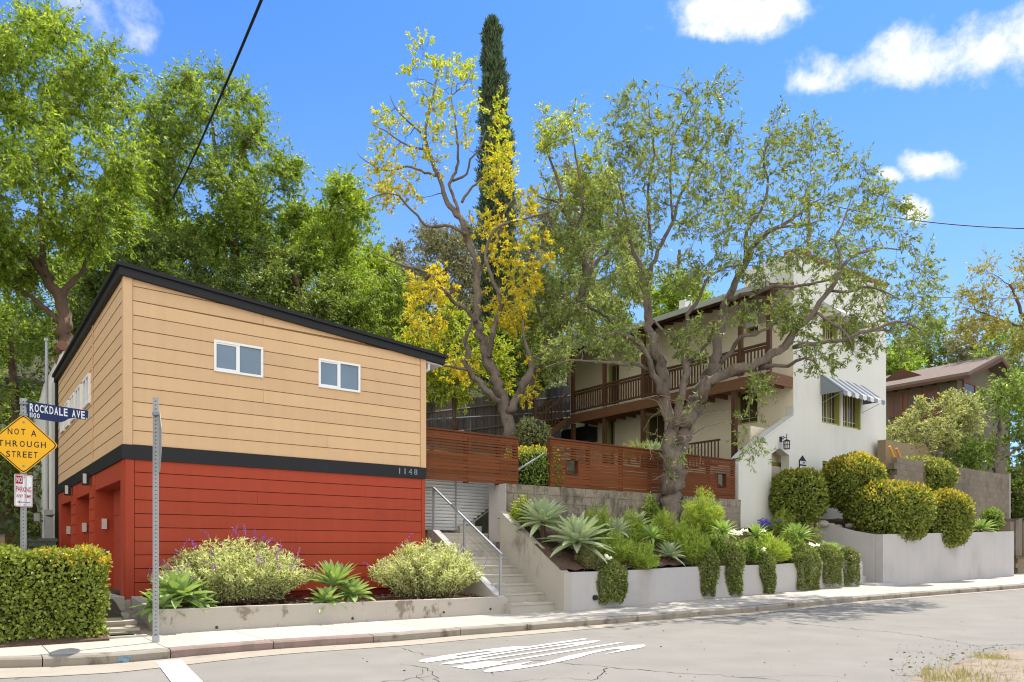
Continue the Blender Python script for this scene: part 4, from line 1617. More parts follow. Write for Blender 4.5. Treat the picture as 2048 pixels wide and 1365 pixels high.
q = MB()
q.prism(diamond(hd, 0.0), tow * 0.004)
dp_ = q.build('warning_plate', M['sign_yellow'], sgn)
q = MB()
q.holed(diamond(hd * 0.965, 0.0045), [diamond(hd * 0.925, 0.0045)], tow * 0.0012)
q.build('black_border', M['sign_black'], dp_)
q = MB()
nrm = np.cross(xs_, (0, 0, 1))
for (tx, w_, y_) in (("NOT", 35, 865.5), ("THROUGH", 97, 889), ("STREET", 64, 910)):
    pass
W2M = 1.0 / F * YS / 1.21
for (tx, cx, w_, y_, h_) in (("NOT", 33.5, 36, 865, 12.2), ("A", 68.5, 11.5, 867, 12.2), ("THROUGH", 45.0, 97, 889, 12.2), ("STREET", 44.5, 64, 910, 12.2)):
    # spread the letters like road lettering
    n_ = len(tx)
    wsum = [0.35 if ch == 'I' else 1.0 for ch in tx]
    lwid = w_ * W2M / (n_ + 0.42 * (n_ - 1)) if n_ > 1 else w_ * W2M
    x0 = (cx - 47.5) * W2M - w_ * W2M / 2
    for k, ch in enumerate(tx):
        xc = x0 + lwid / 2 + k * lwid * 1.42
        add_text(q, ch, cD + xs_ * xc + np.array((0, 0, zpx(y_) - cz)) + tow * 0.0042, xs_, (0, 0, 1), lwid, h_ / F * YS, 0.0012, 0.012)
q.build('black_lettering', M['sign_black'], dp_)
for yy in (845.5, 933):
    q = MB()
    c_ = cD + np.array((0, 0, zpx(yy) - cz)) + tow * 0.004
    q.tube([c_, c_ + tow * 0.006], 0.014, 10)
    q.build('bolt', M['steel'], dp_)
# blue street name blade, stepped lower edge
cB = np.array((SX, SYY, 0)) + tow * 0.035
xb = unit(xr * 0.93 + ray * 0.37)            # its far end is turned away
nb_ = np.cross(xb, (0, 0, 1))
kx = lambda px: (px - 47) / F * YS / 1.06
prof = [(52, 802.5), (175, 817), (178, 818), (177, 834), (172, 837), (147, 834), (137, 835.5), (128, 841), (121, 843.5), (110, 843), (53, 835)]
pers = lambda px, y: zpx(y + (px - 52) * -0.112)      # undo the foreshortening of the turned blade
P_ = [cB + xb * kx(a) + np.array((0, 0, pers(a, b))) for a, b in prof]
q = MB()
q.prism(P_, nb_ * 0.006)
bl = q.build('street_name_blade', M['navy'], sgn)
q = MB()
zl = pers(60, 815.0)
x0, x1 = kx(57.5), kx(175.5)
words = "ROCKDALE AVE."
adv = {'.': 0.45, ' ': 0.75}
tot = sum(adv.get(c, 1.0) for c in words)
x = x0
ul = (x1 - x0) / tot
for ch in words:
    a_ = adv.get(ch, 1.0) * ul
    if ch == '.':
        add_text(q, ch, cB + xb * (x + a_ * 0.5) + np.array((0, 0, zl - 0.047)) + nb_ * 0.0062, xb, (0, 0, 1), a_ * 0.4, 0.022, 0.0015, 0.015)
    elif ch != ' ':
        add_text(q, ch, cB + xb * (x + a_ * 0.5) + np.array((0, 0, zl)) + nb_ * 0.0062, xb, (0, 0, 1), a_ * 0.80, 0.112, 0.0015, 0.020)
    x += a_
x = kx(57.5)
zl2 = pers(60, 830.0)
for ch in "1100":
    a_ = 0.024 if ch == '1' else 0.046
    add_text(q, ch, cB + xb * (x + a_ * 0.5) + np.array((0, 0, zl2)) + nb_ * 0.0062, xb, (0, 0, 1), a_ * (0.45 if ch == '1' else 0.76), 0.070, 0.0015, 0.012)
    x += a_
q.build('white_lettering', M['sign_white'], bl)
q = MB()
zc_ = pers(52, 818)
q.box(-0.05, 0.05, -0.045, 0.02, zc_ + 0.06, zc_ + 0.085, ((SX, SYY, 0), xr, ray))
q.box(-0.05, 0.05, -0.045, 0.02, zc_ - 0.10, zc_ - 0.075, ((SX, SYY, 0), xr, ray))
q.build('bracket', M['steel'], sgn)
# NO PARKING plate
cP = np.array((SX, SYY, 0)) + tow * 0.028
xp = unit(xr * 0.80 + ray * 0.60)
np_ = np.cross(xp, (0, 0, 1))
wP, z0P, z1P = 0.265, zpx(1014.5), zpx(950)
rP = 0.02
hP = z1P - z0P
cP2 = cP + np.array((0, 0, (z0P + z1P) / 2))


def rrect(w, h, r, d, c=cP2):
    pts = []
    for (sx, sy, a0) in ((1, 1, 0), (-1, 1, 90), (-1, -1, 180), (1, -1, 270)):
        for k in range(4):
            an = R(a0 + 30 * k)
            pts.append(c + xp * (sx * (w / 2 - r) + r * math.cos(an)) + np.array((0, 0, sy * (h / 2 - r) + r * math.sin(an))) + np_ * d)
    return pts


q = MB()
q.prism(rrect(wP, hP, rP, 0), np_ * 0.004)
pl = q.build('parking_plate', M['sign_white'], sgn)
q = MB()
q.holed(rrect(wP * 0.96, hP * 0.975, rP, 0.0042), [rrect(wP * 0.92, hP * 0.945, rP * 0.8, 0.0042)], np_ * 0.0008)
q.box(-wP * 0.44, -wP * 0.06, 0.0042, 0.005, hP * 0.205, hP * 0.455, (cP2 - np.array((0, 0, 0)), xp, np_))
q2 = MB()
q2.v, q2.f, q2.n = [], [], 0
# arrow
za = -hP * 0.355
arr = [(-0.36, 0), (-0.20, 0.055), (-0.20, 0.018), (0.36, 0.018), (0.36, -0.018), (-0.20, -0.018), (-0.20, -0.055)]
q.prism([cP2 + xp * (a * wP) + np.array((0, 0, za + b * hP * 0.62)) + np_ * 0.0042 for a, b in arr], np_ * 0.001)
add_text(q, "PARKING", cP2 + np.array((0, 0, hP * 0.045)) + np_ * 0.0042, xp, (0, 0, 1), wP * 0.84, hP * 0.165, 0.001, 0.008)
add_text(q, "ANY TIME", cP2 + np.array((0, 0, -hP * 0.165)) + np_ * 0.0042, xp, (0, 0, 1), wP * 0.82, hP * 0.10, 0.001, 0.008)
q.build('red_lettering', M['sign_red'], pl)
q = MB()
add_text(q, "NO", cP2 - xp * wP * 0.25 + np.array((0, 0, hP * 0.33)) + np_ * 0.0056, xp, (0, 0, 1), wP * 0.30, hP * 0.165, 0.001, 0.015)
q.build('white_word', M['sign_white'], pl)
for zz in (hP * 0.42, -hP * 0.43):
    q = MB()
    c_ = cP2 + np.array((0, 0, zz)) + np_ * 0.004 + xp * 0.006
    q.tube([c_, c_ + np_ * 0.006], 0.010, 8)
    q.build('bolt', M['steel_matt'], pl)

# second post with the stop sign seen from its edge
pp = on_z(311.5, 1285, 0.004)
st = thing('stop_sign_post', 'tall perforated steel post on the pavement with a grey octagonal sign seen edge-on', 'street sign', pp)
zt_p = CAMZ + (HZ - 795) / F * pp[1]
pm, ph = MB(), MB()
rp = unit(np.array((pp[0], pp[1], 0)))
xq = np.array((rp[1], -rp[0], 0))
channel_post(pm, ph, pp[0], pp[1], 0.0, zt_p, xq, rp)
pm.box(-0.045, 0.045, -0.03, 0.03, 0.0, 0.09, (pp * np.array((1, 1, 0)), xq, rp))
po_ = pm.build('post', M['steel_matt'], st)
ph.build('post_holes', M['hole'], po_)
zc = CAMZ + (HZ - 887) / F * pp[1]
rs = 58 / F * pp[1]
pln = unit(rp * 0.997 - xq * 0.075)           # direction lying in the plate
nrm = np.array((pln[1], -pln[0], 0))
nrm = nrm if nrm[0] > 0 else -nrm              # faces up the street
c_ = np.array((pp[0], pp[1], zc)) + nrm * 0.035 + pln * 0.0
oct_ = lambda r, d: [c_ + pln * (r * math.cos(R(22.5 + 45 * k))) + np.array((0, 0, r * math.sin(R(22.5 + 45 * k)))) + nrm * d for k in range(8)]
q = MB()
q.prism(oct_(rs / math.cos(R(22.5)), 0), nrm * 0.004)
so = q.build('sign_plate', M['steel_matt'], st)
q = MB()
q.prism(oct_(rs / math.cos(R(22.5)) * 0.97, 0.0044), nrm * 0.001)
q.build('red_face', M['sign_red'], so)
q = MB()
add_text(q, "STOP", c_ + nrm * 0.0058, -pln if np.cross(-pln, (0, 0, 1)) @ nrm > 0 else pln, (0, 0, 1), rs * 1.5, rs * 0.66, 0.001, 0.02)
q.build('white_lettering', M['sign_white'], so)
q = MB()
q.box(-0.045, 0.05, -0.045, -0.018, zt_p - 0.24, zt_p - 0.20, (pp * np.array((1, 1, 0)), xq, rp))
q.build('bracket', M['steel'], st)
# blue paint scrawl on the kerb
q = MB()
k0 = on_z(248, 1316, -0.05)
kp = kerb_at(U_of(k0[0], k0[1]))
for (a, b, c, d) in ((0, 0, 0.05, 0.05), (0.05, -0.02, 0.11, 0.03), (0.10, 0.02, 0.13, 0.045)):
    q.prism([kp + W(a - 0.06, -0.006, -0.085 + b), kp + W(c - 0.06, -0.006, -0.085 + b), kp + W(c - 0.05, -0.006, -0.085 + d), kp + W(a - 0.06, -0.006, -0.085 + d)], W(0, 0.004, 0))
structure(q.build('kerb_paint_mark', M['blue_paint']), 'small blue paint scrawl on the kerb face', 'road marking')

# ------------------------------------------------------------------ white house
hs = thing('white_house', 'white stucco hillside house with a long dark timber balcony and lime green windows', 'house', W(U_H, V_H, 2.2))
U_HR = uz_v(1772, 700, V_H)[0]
uz = lambda px, py: uz_v(px, py, V_H)


def fpt(px, py, v=V_H):
    u, z = uz_v(px, py, V_H)
    return W(u, v, z)


wing = [(1477, 1040), (1477, 928), (1480, 919), (1490, 908), (1504, 897), (1526, 879), (1548, 862), (1570, 846), (1587, 833)]
outer = [fpt(*p) for p in wing]
ZP = 11.05
outer += [W(U_H, V_H, 10.95), W(U_H + 1.0, V_H, 11.05), W(U_HR - 2.2, V_H, 11.12), W(U_HR, V_H, 11.2), W(U_HR, V_H, 1.9), fpt(1477, 1040) * np.array((1, 1, 0)) + np.array((0, 0, 1.9))]
arch = [fpt(*p) for p in ((1543, 1000), (1543, 908), (1557.5, 897.5), (1560.5, 897.5), (1578.5, 911.5), (1578.5, 1000))]
arch = [arch[0]] + arch[1:]


def rect_f(x0, yt, x1, yb):       # rectangle on the facade from its left edge pixels
    u0, z1 = uz(x0, yt)
    _, z0 = uz(x0, yb)
    u1 = uz(x1, yb)[0]
    return u0, u1, z0, z1


fw = [rect_f(1644, 776, 1681, 846.5), rect_f(1686, 784, 1722, 853)]
# common heights
z0w = (fw[0][2] + fw[1][2]) / 2
fw = [(a, b, z0w, z0w + 1.42) for a, b, _, _ in fw]
fu = [rect_f(1645, 640, 1676, 680), rect_f(1684, 640, 1711, 686)]
z0u = fu[0][2]
fu = [(a, b, z0u, z0u + 0.95) for a, b, _, _ in fu]
fb = [rect_f(1645, 922, 1690, 975)]
rect = lambda a, b, z0, z1, v=V_H: [W(a, v, z0), W(b, v, z0), W(b, v, z1), W(a, v, z1)]
mb = MB()
mb.holed(outer, [arch] + [rect(*r_) for r_ in fw + fu + fb], W(0, 0.30, 0))
# body behind the front, stepping in above the balcony roof
mb.box(U_H, U_HR, V_H + 0.304, V_H + 1.9, 8.9, 10.93)
mb.box(U_HR - 0.3, U_HR, V_H + 0.304, 24.4, 1.9, 9.6)
mb.box(U_H + 0.3, U_HR - 0.31, 24.1, 24.4, 1.9, 9.6)
mb.build('front_wall', M['stucco'], hs)
bk = MB()
bk.box(uz(1532, 900)[0], uz(1600, 900)[0], V_H + 0.55, V_H + 0.60, 1.9, 5.2)
bk.build('entry_recess', M['stucco_cream'], hs)
dr = MB()
ua, ub = uz(1541, 930)[0], uz(1588, 930)[0]
dr.box(ua, ub, V_H + 0.50, V_H + 0.546, 1.9, uz(1555, 921)[1])
dr.box(ua, ub, V_H + 0.44, V_H + 0.498, uz(1555, 928)[1], uz(1555, 920)[1])
dr.build('front_door', M['niche'], hs)
cp_ = MB()
capl = [p for p in wing[2:]]
for (p, q) in zip(capl[:-1], capl[1:]):
    a, b = fpt(*p), fpt(*q)
    a_, b_ = a + W(0, -0.03, 0), b + W(0, -0.03, 0)
    cp_.add([a_, b_, b_ + W(0, 0.36, 0), a_ + W(0, 0.36, 0), a_ + np.array((0, 0, .05)), b_ + np.array((0, 0, .05)), b_ + W(0, 0.36, .05), a_ + W(0, 0.36, .05)],
            [(0, 1, 2, 3), (4, 7, 6, 5), (0, 4, 5, 1), (3, 2, 6, 7)])
cp_.build('wing_wall_cap', M['stucco'], hs)
# tile coping along the parapet
tl = MB()
for k in range(24):
    u = U_H + 0.12 + k * (U_HR - U_H - 0.2) / 23
    zz = 10.97 + 0.22 * (u - U_H) / (U_HR - U_H)
    tl.tube([W(u, V_H - 0.06, zz + 0.03), W(u, V_H + 0.36, zz + 0.05)], 0.11, 8)
tl.build('parapet_tiles', M['tile'], hs)

# balcony side wall
side_z = [(13.8, 24.4)]
sw = MB()
low_w = []
for (x0, yt, x1, yb) in ((1472, 785, 1515, 852), (1291, 830, 1329, 900), (1215, 840, 1229, 900)):
    va, z1 = vz_u(x1, yt, U_H)
    vb, z1b = vz_u(x0, yt, U_H)
    low_w.append((va, vb, z1))
low = [(low_w[0][0], low_w[0][1], vz_u(1494, 848, U_H)[1], vz_u(1494, 781, U_H)[1]),
       (low_w[1][0], low_w[1][1], 4.05, vz_u(1310, 829, U_H)[1]),
       (low_w[2][0], low_w[2][1], 4.05, vz_u(1222, 838, U_H)[1])]
upw = []
for (x0, yt, x1, yb) in ((1217, 728, 1238, 770), (1283, 705, 1318, 770), (1492, 626, 1516, 680)):
    va, vb = vz_u(x1, yt, U_H)[0], vz_u(x0, yt, U_H)[0]
    upw.append((va, vb, 6.95 if x0 < 1400 else vz_u(1504, 668, U_H)[1], vz_u((x0 + x1) / 2, yt, U_H)[1]))
srect = lambda a, b, z0, z1: [W(U_H, a, z0), W(U_H, b, z0), W(U_H, b, z1), W(U_H, a, z1)]
sw.holed([W(U_H, V_H + 0.304, 1.9), W(U_H, 24.4, 1.9), W(U_H, 24.4, 9.95), W(U_H, V_H + 0.304, 9.95)], [srect(*r_) for r_ in low + upw], W(0.28, 0, 0))
sw.box(U_H - 0.006, U_H - 0.0005, V_H + 0.002, V_H + 0.3035, 5.95, 9.9)
sw.build('side_wall', M['stucco_cream'], hs)


def sash(root, a, b, z0, z1, plane, depth, cols, frame, pane, rows=(0.18,)):
    """window in a hole: frame flush inside, bars and pane set back. plane: function (s, depth, z)"""
    f_ = MB()
    br_ = MB()

    def bx(s0, s1, d0, d1, za, zb, f_=f_):
        c = [(s, d, z) for z in (za, zb) for s, d in ((s0, d0), (s1, d0), (s1, d1), (s0, d1))]
        f_.add([plane(*p) for p in c], [(3, 2, 1, 0), (4, 5, 6, 7), (0, 1, 5, 4), (1, 2, 6, 5), (2, 3, 7, 6), (3, 0, 4, 7)])
    t = 0.065
    bx(a, a + t, depth * 0.7, depth, z0, z1)
    bx(b - t, b, depth * 0.05, depth, z0, z1)
    bx(a + t, b - t, depth * 0.5, depth, z1 - t, z1)
    bx(a + t, b - t, depth * 0.3, depth, z0, z0 + t)
    m = (a + b) / 2
    if cols > 1:
        bx(m - 0.035, m + 0.035, depth * 0.85, depth, z0 + t, z1 - t)
    n = 3 * cols if cols > 1 else 2
    for k in range(1, n):
        x = a + t + (b - a - 2 * t) * k / n
        if cols > 1 and abs(x - m) < 0.06:
            continue
        bx(x - 0.010, x + 0.010, depth * 0.93, depth * 0.99, z0 + t + 0.001, z1 - t - 0.001, br_)
    for r_ in rows:
        zz = z0 + (z1 - z0) * r_
        for s0, s1 in (((a + t, m - 0.051), (m + 0.051, b - t)) if cols > 1 else ((a + t, b - t),)):
            bx(s0, s1, depth * 0.935, depth * 0.985, zz - 0.010, zz + 0.010, br_)
    fo = f_.build('window', frame, root)
    br_.build('glazing_bars', M['sash'], fo)
    g_ = MB()
    c = [(s, d, z) for z in (z0 + 0.02, z1 - 0.02) for s, d in ((a + 0.02, depth * 1.03), (b - 0.02, depth * 1.03), (b - 0.02, depth * 1.1), (a + 0.02, depth * 1.1))]
    g_.add([plane(*p) for p in c], [(3, 2, 1, 0), (4, 5, 6, 7), (0, 1, 5, 4), (1, 2, 6, 5), (2, 3, 7, 6), (3, 0, 4, 7)])
    g_.build('pane', pane, fo)
    return fo


pf = lambda s, d, z: W(s, V_H + d, z)
ps = lambda s, d, z: W(U_H + d, s, z)
for r_ in fw:
    sash(hs, *r_, pf, 0.2, 2, M['lime'], M['pane_dark'])
for r_ in fu:
    sash(hs, *r_, pf, 0.2, 2, M['lime'], M['pane_dark'])
for r_ in fb:
    sash(hs, *r_, pf, 0.2, 2, M['lime'], M['pane_dark'])
for r_ in low + upw:
    sash(hs, *r_, ps, 0.16, 2 if r_[1] - r_[0] > 1.0 else 1, M['lime'], M['pane_dark'])

# awnings
def awning(name, label, a, b, zt, drop, out, dark='awn_blue'):
    root = thing(name, label, 'awning', W((a + b) / 2, V_H, zt), 'striped window awnings')
    n = 11
    A, B = MB(), MB()
    for k in range(n):
        x0, x1 = a + (b - a) * k / n, a + (b - a) * (k + 1) / n
        m = A if k % 2 == 0 else B
        m.prism([W(x0, V_H - 0.01, zt), W(x1 - 0.001, V_H - 0.01, zt), W(x1 - 0.001, V_H - out, zt - drop), W(x0, V_H - out, zt - drop)], (0, 0, 0.012))
        xm = (x0 + x1) / 2
        m.prism([W(x0, V_H - out - 0.002, zt - drop + 0.01), W(x1 - 0.001, V_H - out - 0.002, zt - drop + 0.01), W(x1 - 0.001, V_H - out - 0.002, zt - drop - 0.12),
                 W(xm, V_H - out - 0.002, zt - drop - 0.16), W(x0, V_H - out - 0.002, zt - drop - 0.12)], W(0, -0.010, 0))
    for x in (a, b):
        m = A
        m.prism([W(x - 0.004, V_H - 0.012, zt - 0.02), W(x - 0.004, V_H - out + 0.01, zt - drop - 0.01), W(x - 0.004, V_H - 0.012, zt - drop - 0.01)], W(0.008, 0, 0))
    A.build('blue_stripes', M[dark], root)
    B.build('white_stripes', M['awn_white'], root)
    q = MB()
    for x in (a + 0.02, b - 0.02):
        q.tube([W(x, V_H, zt - drop - 0.30), W(x, V_H - out + 0.02, zt - drop - 0.02)], 0.010, 5)
    q.build('arm', M['steel_matt'], root)


M['awn_faded'] = mat('faded_awning_stripe', (0.52, 0.51, 0.50), 0.9, 0.1, 5, bump=0.1)
awning('window_awning', 'blue and white striped awning over the middle floor window pair of the white house', fw[0][0] - 0.10, fw[1][1] + 0.10, z0w + 1.62, 0.68, 0.80)
awning('window_awning', 'faded striped awning over the top floor window pair of the white house', fu[0][0] - 0.08, fu[1][1] + 0.10, z0u + 1.30, 0.55, 0.7, 'awn_faded')

# lantern and number plaque
ln = thing('wall_lantern', 'black iron lantern on a scrolled bracket beside the pointed doorway', 'lantern', fpt(1560, 882, V_H))
u_, z_ = uz(1561, 881)
q = MB()
q.box(u_ - 0.06, u_ + 0.06, V_H - 0.025, V_H - 0.001, z_ - 0.06, z_ + 0.11)
an = np.linspace(0, 1.5 * math.pi, 14)
q.tube([W(u_, V_H - 0.03 - 0.0 - 0.05 + 0.05 * math.cos(a), z_ + 0.07 + 0.05 * math.sin(a)) for a in an], 0.010, 5)
q.tube([W(u_, V_H - 0.02, z_ + 0.03), W(u_, V_H - 0.12, z_ + 0.07), W(u_, V_H - 0.22, z_ + 0.06), W(u_, V_H - 0.22, z_ - 0.04)], 0.012, 6)
q.tube([W(u_, V_H - 0.22, z_ + 0.06), W(u_, V_H - 0.22, z_ + 0.18)], 0.012, 6)
q.build('bracket', M['iron'], ln)
q = MB()
for k in range(8):
    an = 2 * math.pi * k / 8
    x, y = 0.10 * math.cos(an), 0.10 * math.sin(an)
    q.tube([W(u_ + x, V_H - 0.22 + y, z_ - 0.05), W(u_ + x * 0.9, V_H - 0.22 + y * 0.9, z_ - 0.30)], 0.008, 4)
for zz, rr in ((z_ - 0.05, 0.105), (z_ - 0.17, 0.10), (z_ - 0.30, 0.094)):
    q.tube([W(u_ + rr * math.cos(t_), V_H - 0.22 + rr * math.sin(t_), zz) for t_ in np.linspace(0, 2 * math.pi, 17)], 0.009, 4)
q.tube([W(u_, V_H - 0.22, z_ + 0.0), W(u_, V_H - 0.22, z_ - 0.05)], [0.03, 0.105], 10)
q.build('cage', M['iron'], ln)
q = MB()
q.tube([W(u_, V_H - 0.22, z_ - 0.07), W(u_, V_H - 0.22, z_ - 0.28)], 0.075, 10)
q.build('lamp_glass', M['milk'], ln)
pq = thing('number_plaque', 'small black pointed plaque with two white number rows beside the doorway', 'plaque', fpt(1604, 935))
u0, zt_ = uz(1597.5, 921)
u1 = uz(1611, 921)[0]
zb_ = uz(1597.5, 943)[1]
zm = uz(1604, 914)[1]
q = MB()
q.prism([W(u0, V_H - 0.025, zb_), W(u1, V_H - 0.025, zb_), W(u1, V_H - 0.025, zt_), W((u0 + u1) / 2, V_H - 0.025, zm + 0.04), W(u0, V_H - 0.025, zt_)], W(0, 0.024, 0))
q.build('board', M['iron'], pq)
q, q2 = MB(), MB()
h_ = (zt_ - zb_)
for k, tx in enumerate(("1144", "1146")):
    zc = zt_ - h_ * (0.20 + 0.44 * k)
    q.box(u0 + 0.03, u1 - 0.03, V_H - 0.029, V_H - 0.0255, zc - h_ * 0.15, zc + h_ * 0.15)
    add_text(q2, tx, W((u0 + u1) / 2, V_H - 0.0295, zc), W(1, 0, 0), (0, 0, 1), (u1 - u0) * 0.62, h_ * 0.22, 0.002, 0.01)
wo = q.build('white_panel', M['sign_white'], pq)
q2.build('numerals', M['sign_black'], wo)

# balcony
U_B = 20.62
V_B0, V_B1 = 13.55, 23.0
bal = MB()
bal.box(U_B, U_H - 0.003, V_B0, V_B1, 6.78, 6.86)
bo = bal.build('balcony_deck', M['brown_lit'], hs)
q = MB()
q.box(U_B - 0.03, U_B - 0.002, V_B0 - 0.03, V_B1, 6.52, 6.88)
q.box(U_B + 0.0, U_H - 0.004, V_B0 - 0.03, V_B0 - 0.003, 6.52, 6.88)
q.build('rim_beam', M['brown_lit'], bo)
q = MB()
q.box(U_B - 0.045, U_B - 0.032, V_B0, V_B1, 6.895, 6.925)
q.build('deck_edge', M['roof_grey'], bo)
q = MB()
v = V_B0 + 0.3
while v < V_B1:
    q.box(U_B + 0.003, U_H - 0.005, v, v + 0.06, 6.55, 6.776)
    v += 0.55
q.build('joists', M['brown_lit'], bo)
posts_v = [V_of(*on_u(px, 800, U_B)[:2]) for px in (1466, 1284, 1207, 1144)]
for v in posts_v:
    q = MB()
    q.box(U_B + 0.0, U_B + 0.15, v - 0.075, v + 0.075, 3.6, 6.515)
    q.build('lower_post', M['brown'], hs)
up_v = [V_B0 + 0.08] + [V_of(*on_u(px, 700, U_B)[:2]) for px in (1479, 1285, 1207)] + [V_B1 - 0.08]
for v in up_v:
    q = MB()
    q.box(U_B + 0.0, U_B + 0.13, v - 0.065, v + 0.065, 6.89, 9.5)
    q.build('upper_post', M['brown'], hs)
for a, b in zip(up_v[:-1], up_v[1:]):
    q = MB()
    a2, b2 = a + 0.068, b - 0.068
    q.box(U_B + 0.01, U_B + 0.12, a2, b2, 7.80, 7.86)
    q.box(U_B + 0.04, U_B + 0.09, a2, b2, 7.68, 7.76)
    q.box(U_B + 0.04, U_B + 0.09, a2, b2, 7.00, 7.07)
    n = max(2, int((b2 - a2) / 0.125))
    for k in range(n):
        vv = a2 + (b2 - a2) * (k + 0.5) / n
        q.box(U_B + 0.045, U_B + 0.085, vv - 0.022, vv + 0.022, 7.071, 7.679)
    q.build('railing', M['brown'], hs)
# balcony roof: sloping up to the right, brown rafters and a pale upper edge
rz = lambda u: 9.62 + 0.24 * (u - 20.4)
q = MB()
q.prism([W(20.35, V_B0 - 0.1, rz(20.35)), W(25.2, V_B0 - 0.1 + 2.1, rz(25.2)), W(25.2, 24.9, rz(25.2)), W(20.35, 24.9, rz(20.35))], (0, 0, 0.07))
rfo = q.build('balcony_roof', M['roof_grey'], hs)
q = MB()
v = V_B0
while v < 24.8:
    q.prism([W(20.38, v, rz(20.38) - 0.004), W(U_H - 0.01, v, rz(U_H) - 0.004), W(U_H - 0.01, v, rz(U_H) - 0.16), W(20.38, v, rz(20.38) - 0.14)], W(0, 0.07, 0))
    v += 0.45
q.box(U_B - 0.0, U_B + 0.12, V_B0, 24.8, 9.50, 9.62 - 0.12)
q.prism([W(20.36, V_B0 - 0.08, rz(20.36) - 0.005), W(U_H - 0.004, V_B0 - 0.08, rz(U_H) - 0.005), W(U_H - 0.004, V_B0 - 0.08, rz(U_H) - 0.24), W(20.36, V_B0 - 0.08, rz(20.36) - 0.2)], W(0, 0.05, 0))
q.build('rafters', M['brown'], rfo)
q = MB()
q.box(20.30, 20.345, V_B0 - 0.12, 24.92, rz(20.35) - 0.10, rz(20.35) + 0.08)
q.build('gutter', M['roof_grey'], rfo)
# plain roof over the rest with a white stack
q = MB()
q.prism([W(25.21, V_H + 1.92, rz(25.2)), W(U_HR - 0.02, V_H + 1.92, 9.7), W(U_HR - 0.02, 24.9, 9.7), W(25.21, 24.9, rz(25.2))], (0, 0, 0.07))
q.build('back_roof', M['shingle'], hs)
q = MB()
ch = on_u(1371, 600, 21.4)
vch = V_of(ch[0], ch[1])
q.box(21.2, 21.6, vch - 0.14, vch + 0.14, rz(21.2) + 0.0, rz(21.2) + 0.55)
q.build('chimney', M['stucco'], hs)
# lower patio rail, wall lamp and shade things under the balcony
q = MB()
pa, pb2 = on_u(1280, 880, U_B + 0.3), on_u(1440, 850, U_B + 0.3)
va, vb = V_of(*pb2[:2]), V_of(*pa[:2])
zr = 4.98
q.box(U_B + 0.27, U_B + 0.33, va, vb, zr, zr + 0.06)
q.box(U_B + 0.28, U_B + 0.32, va, vb, zr - 0.85, zr - 0.78)
n = int((vb - va) / 0.14)
for k in range(n):
    vv = va + (vb - va) * (k + 0.5) / n
    q.box(U_B + 0.285, U_B + 0.315, vv - 0.018, vv + 0.018, zr - 0.779, zr - 0.001)
q.build('patio_railing', M['brown'], hs)
q = MB()
q.box(U_B - 0.2, U_H, V_H + 0.31, 24.0, 3.2, 3.95)
q.build('patio_slab', M['sidewalk'], hs)
q = MB()
c_ = on_u(1172, 848, U_H - 0.14)
v_ = V_of(*c_[:2])
q.box(U_H - 0.16, U_H - 0.06, v_ - 0.07, v_ + 0.07, c_[2] - 0.12, c_[2] + 0.12)
q.build('wall_lamp', M['iron'], hs)
q = MB()
c_ = on_u(1150, 850, U_B + 0.9)
v_ = V_of(*c_[:2])
q.box(U_B + 0.55, U_H - 0.05, v_ - 1.1, v_ + 0.5, 5.85, 6.45)
q.build('hanging_store', M['iron'], hs)
q = MB()
p_ = [fpt(1502, 898, V_H + 0.9), fpt(1503, 893, V_H + 0.9), fpt(1530, 880, V_H + 0.9), fpt(1530, 886, V_H + 0.9)]
c_ = uz_v(1500, 897, V_H + 0.6)
q.prism([W(c_[0] - 0.05, V_H + 0.35, c_[1] - 0.10), W(c_[0] + 0.75, V_H + 0.35, c_[1] + 0.22), W(c_[0] + 0.75, V_H + 0.35, c_[1] + 0.32), W(c_[0] - 0.05, V_H + 0.35, c_[1] + 0.02)], W(0, 0.6, 0))
q.build('stair_canopy', M['brown'], hs)

# outside stair at the far end of the balcony
ws = thing('timber_stairs', 'dark timber outside stairs rising to the far end of the balcony', 'stairs', W(U_B, 23.4, 4.0))
pA = on_u(1044, 868, 19.4)
pT = on_u(1130, 800, 20.4)
q = MB()
vst = 23.3
u_lo, z_lo = uz_v(1045, 905, vst)
u_hi, z_hi = U_B + 0.1, 6.86
for dv in (0.0, 0.9):
    q.prism([W(u_lo, vst + dv, z_lo - 0.15), W(u_hi, vst + dv, z_hi - 0.25), W(u_hi, vst + dv, z_hi), W(u_lo, vst + dv, z_lo + 0.1)], W(0, 0.06, 0))
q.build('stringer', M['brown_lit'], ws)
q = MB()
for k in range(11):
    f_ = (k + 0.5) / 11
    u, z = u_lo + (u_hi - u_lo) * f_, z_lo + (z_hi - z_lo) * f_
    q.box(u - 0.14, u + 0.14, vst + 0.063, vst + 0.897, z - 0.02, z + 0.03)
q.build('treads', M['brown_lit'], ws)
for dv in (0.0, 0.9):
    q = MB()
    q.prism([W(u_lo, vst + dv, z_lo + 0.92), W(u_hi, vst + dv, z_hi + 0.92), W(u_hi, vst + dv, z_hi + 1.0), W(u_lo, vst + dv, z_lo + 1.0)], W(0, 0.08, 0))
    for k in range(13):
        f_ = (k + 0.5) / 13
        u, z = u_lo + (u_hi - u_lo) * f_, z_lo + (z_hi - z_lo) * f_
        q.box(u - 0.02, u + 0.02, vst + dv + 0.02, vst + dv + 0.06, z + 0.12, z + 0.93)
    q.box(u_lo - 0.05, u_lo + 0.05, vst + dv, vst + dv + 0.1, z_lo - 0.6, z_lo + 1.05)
    q.build('stair_railing', M['brown_lit'], ws)  # lit timber tone stands in for light on the rails

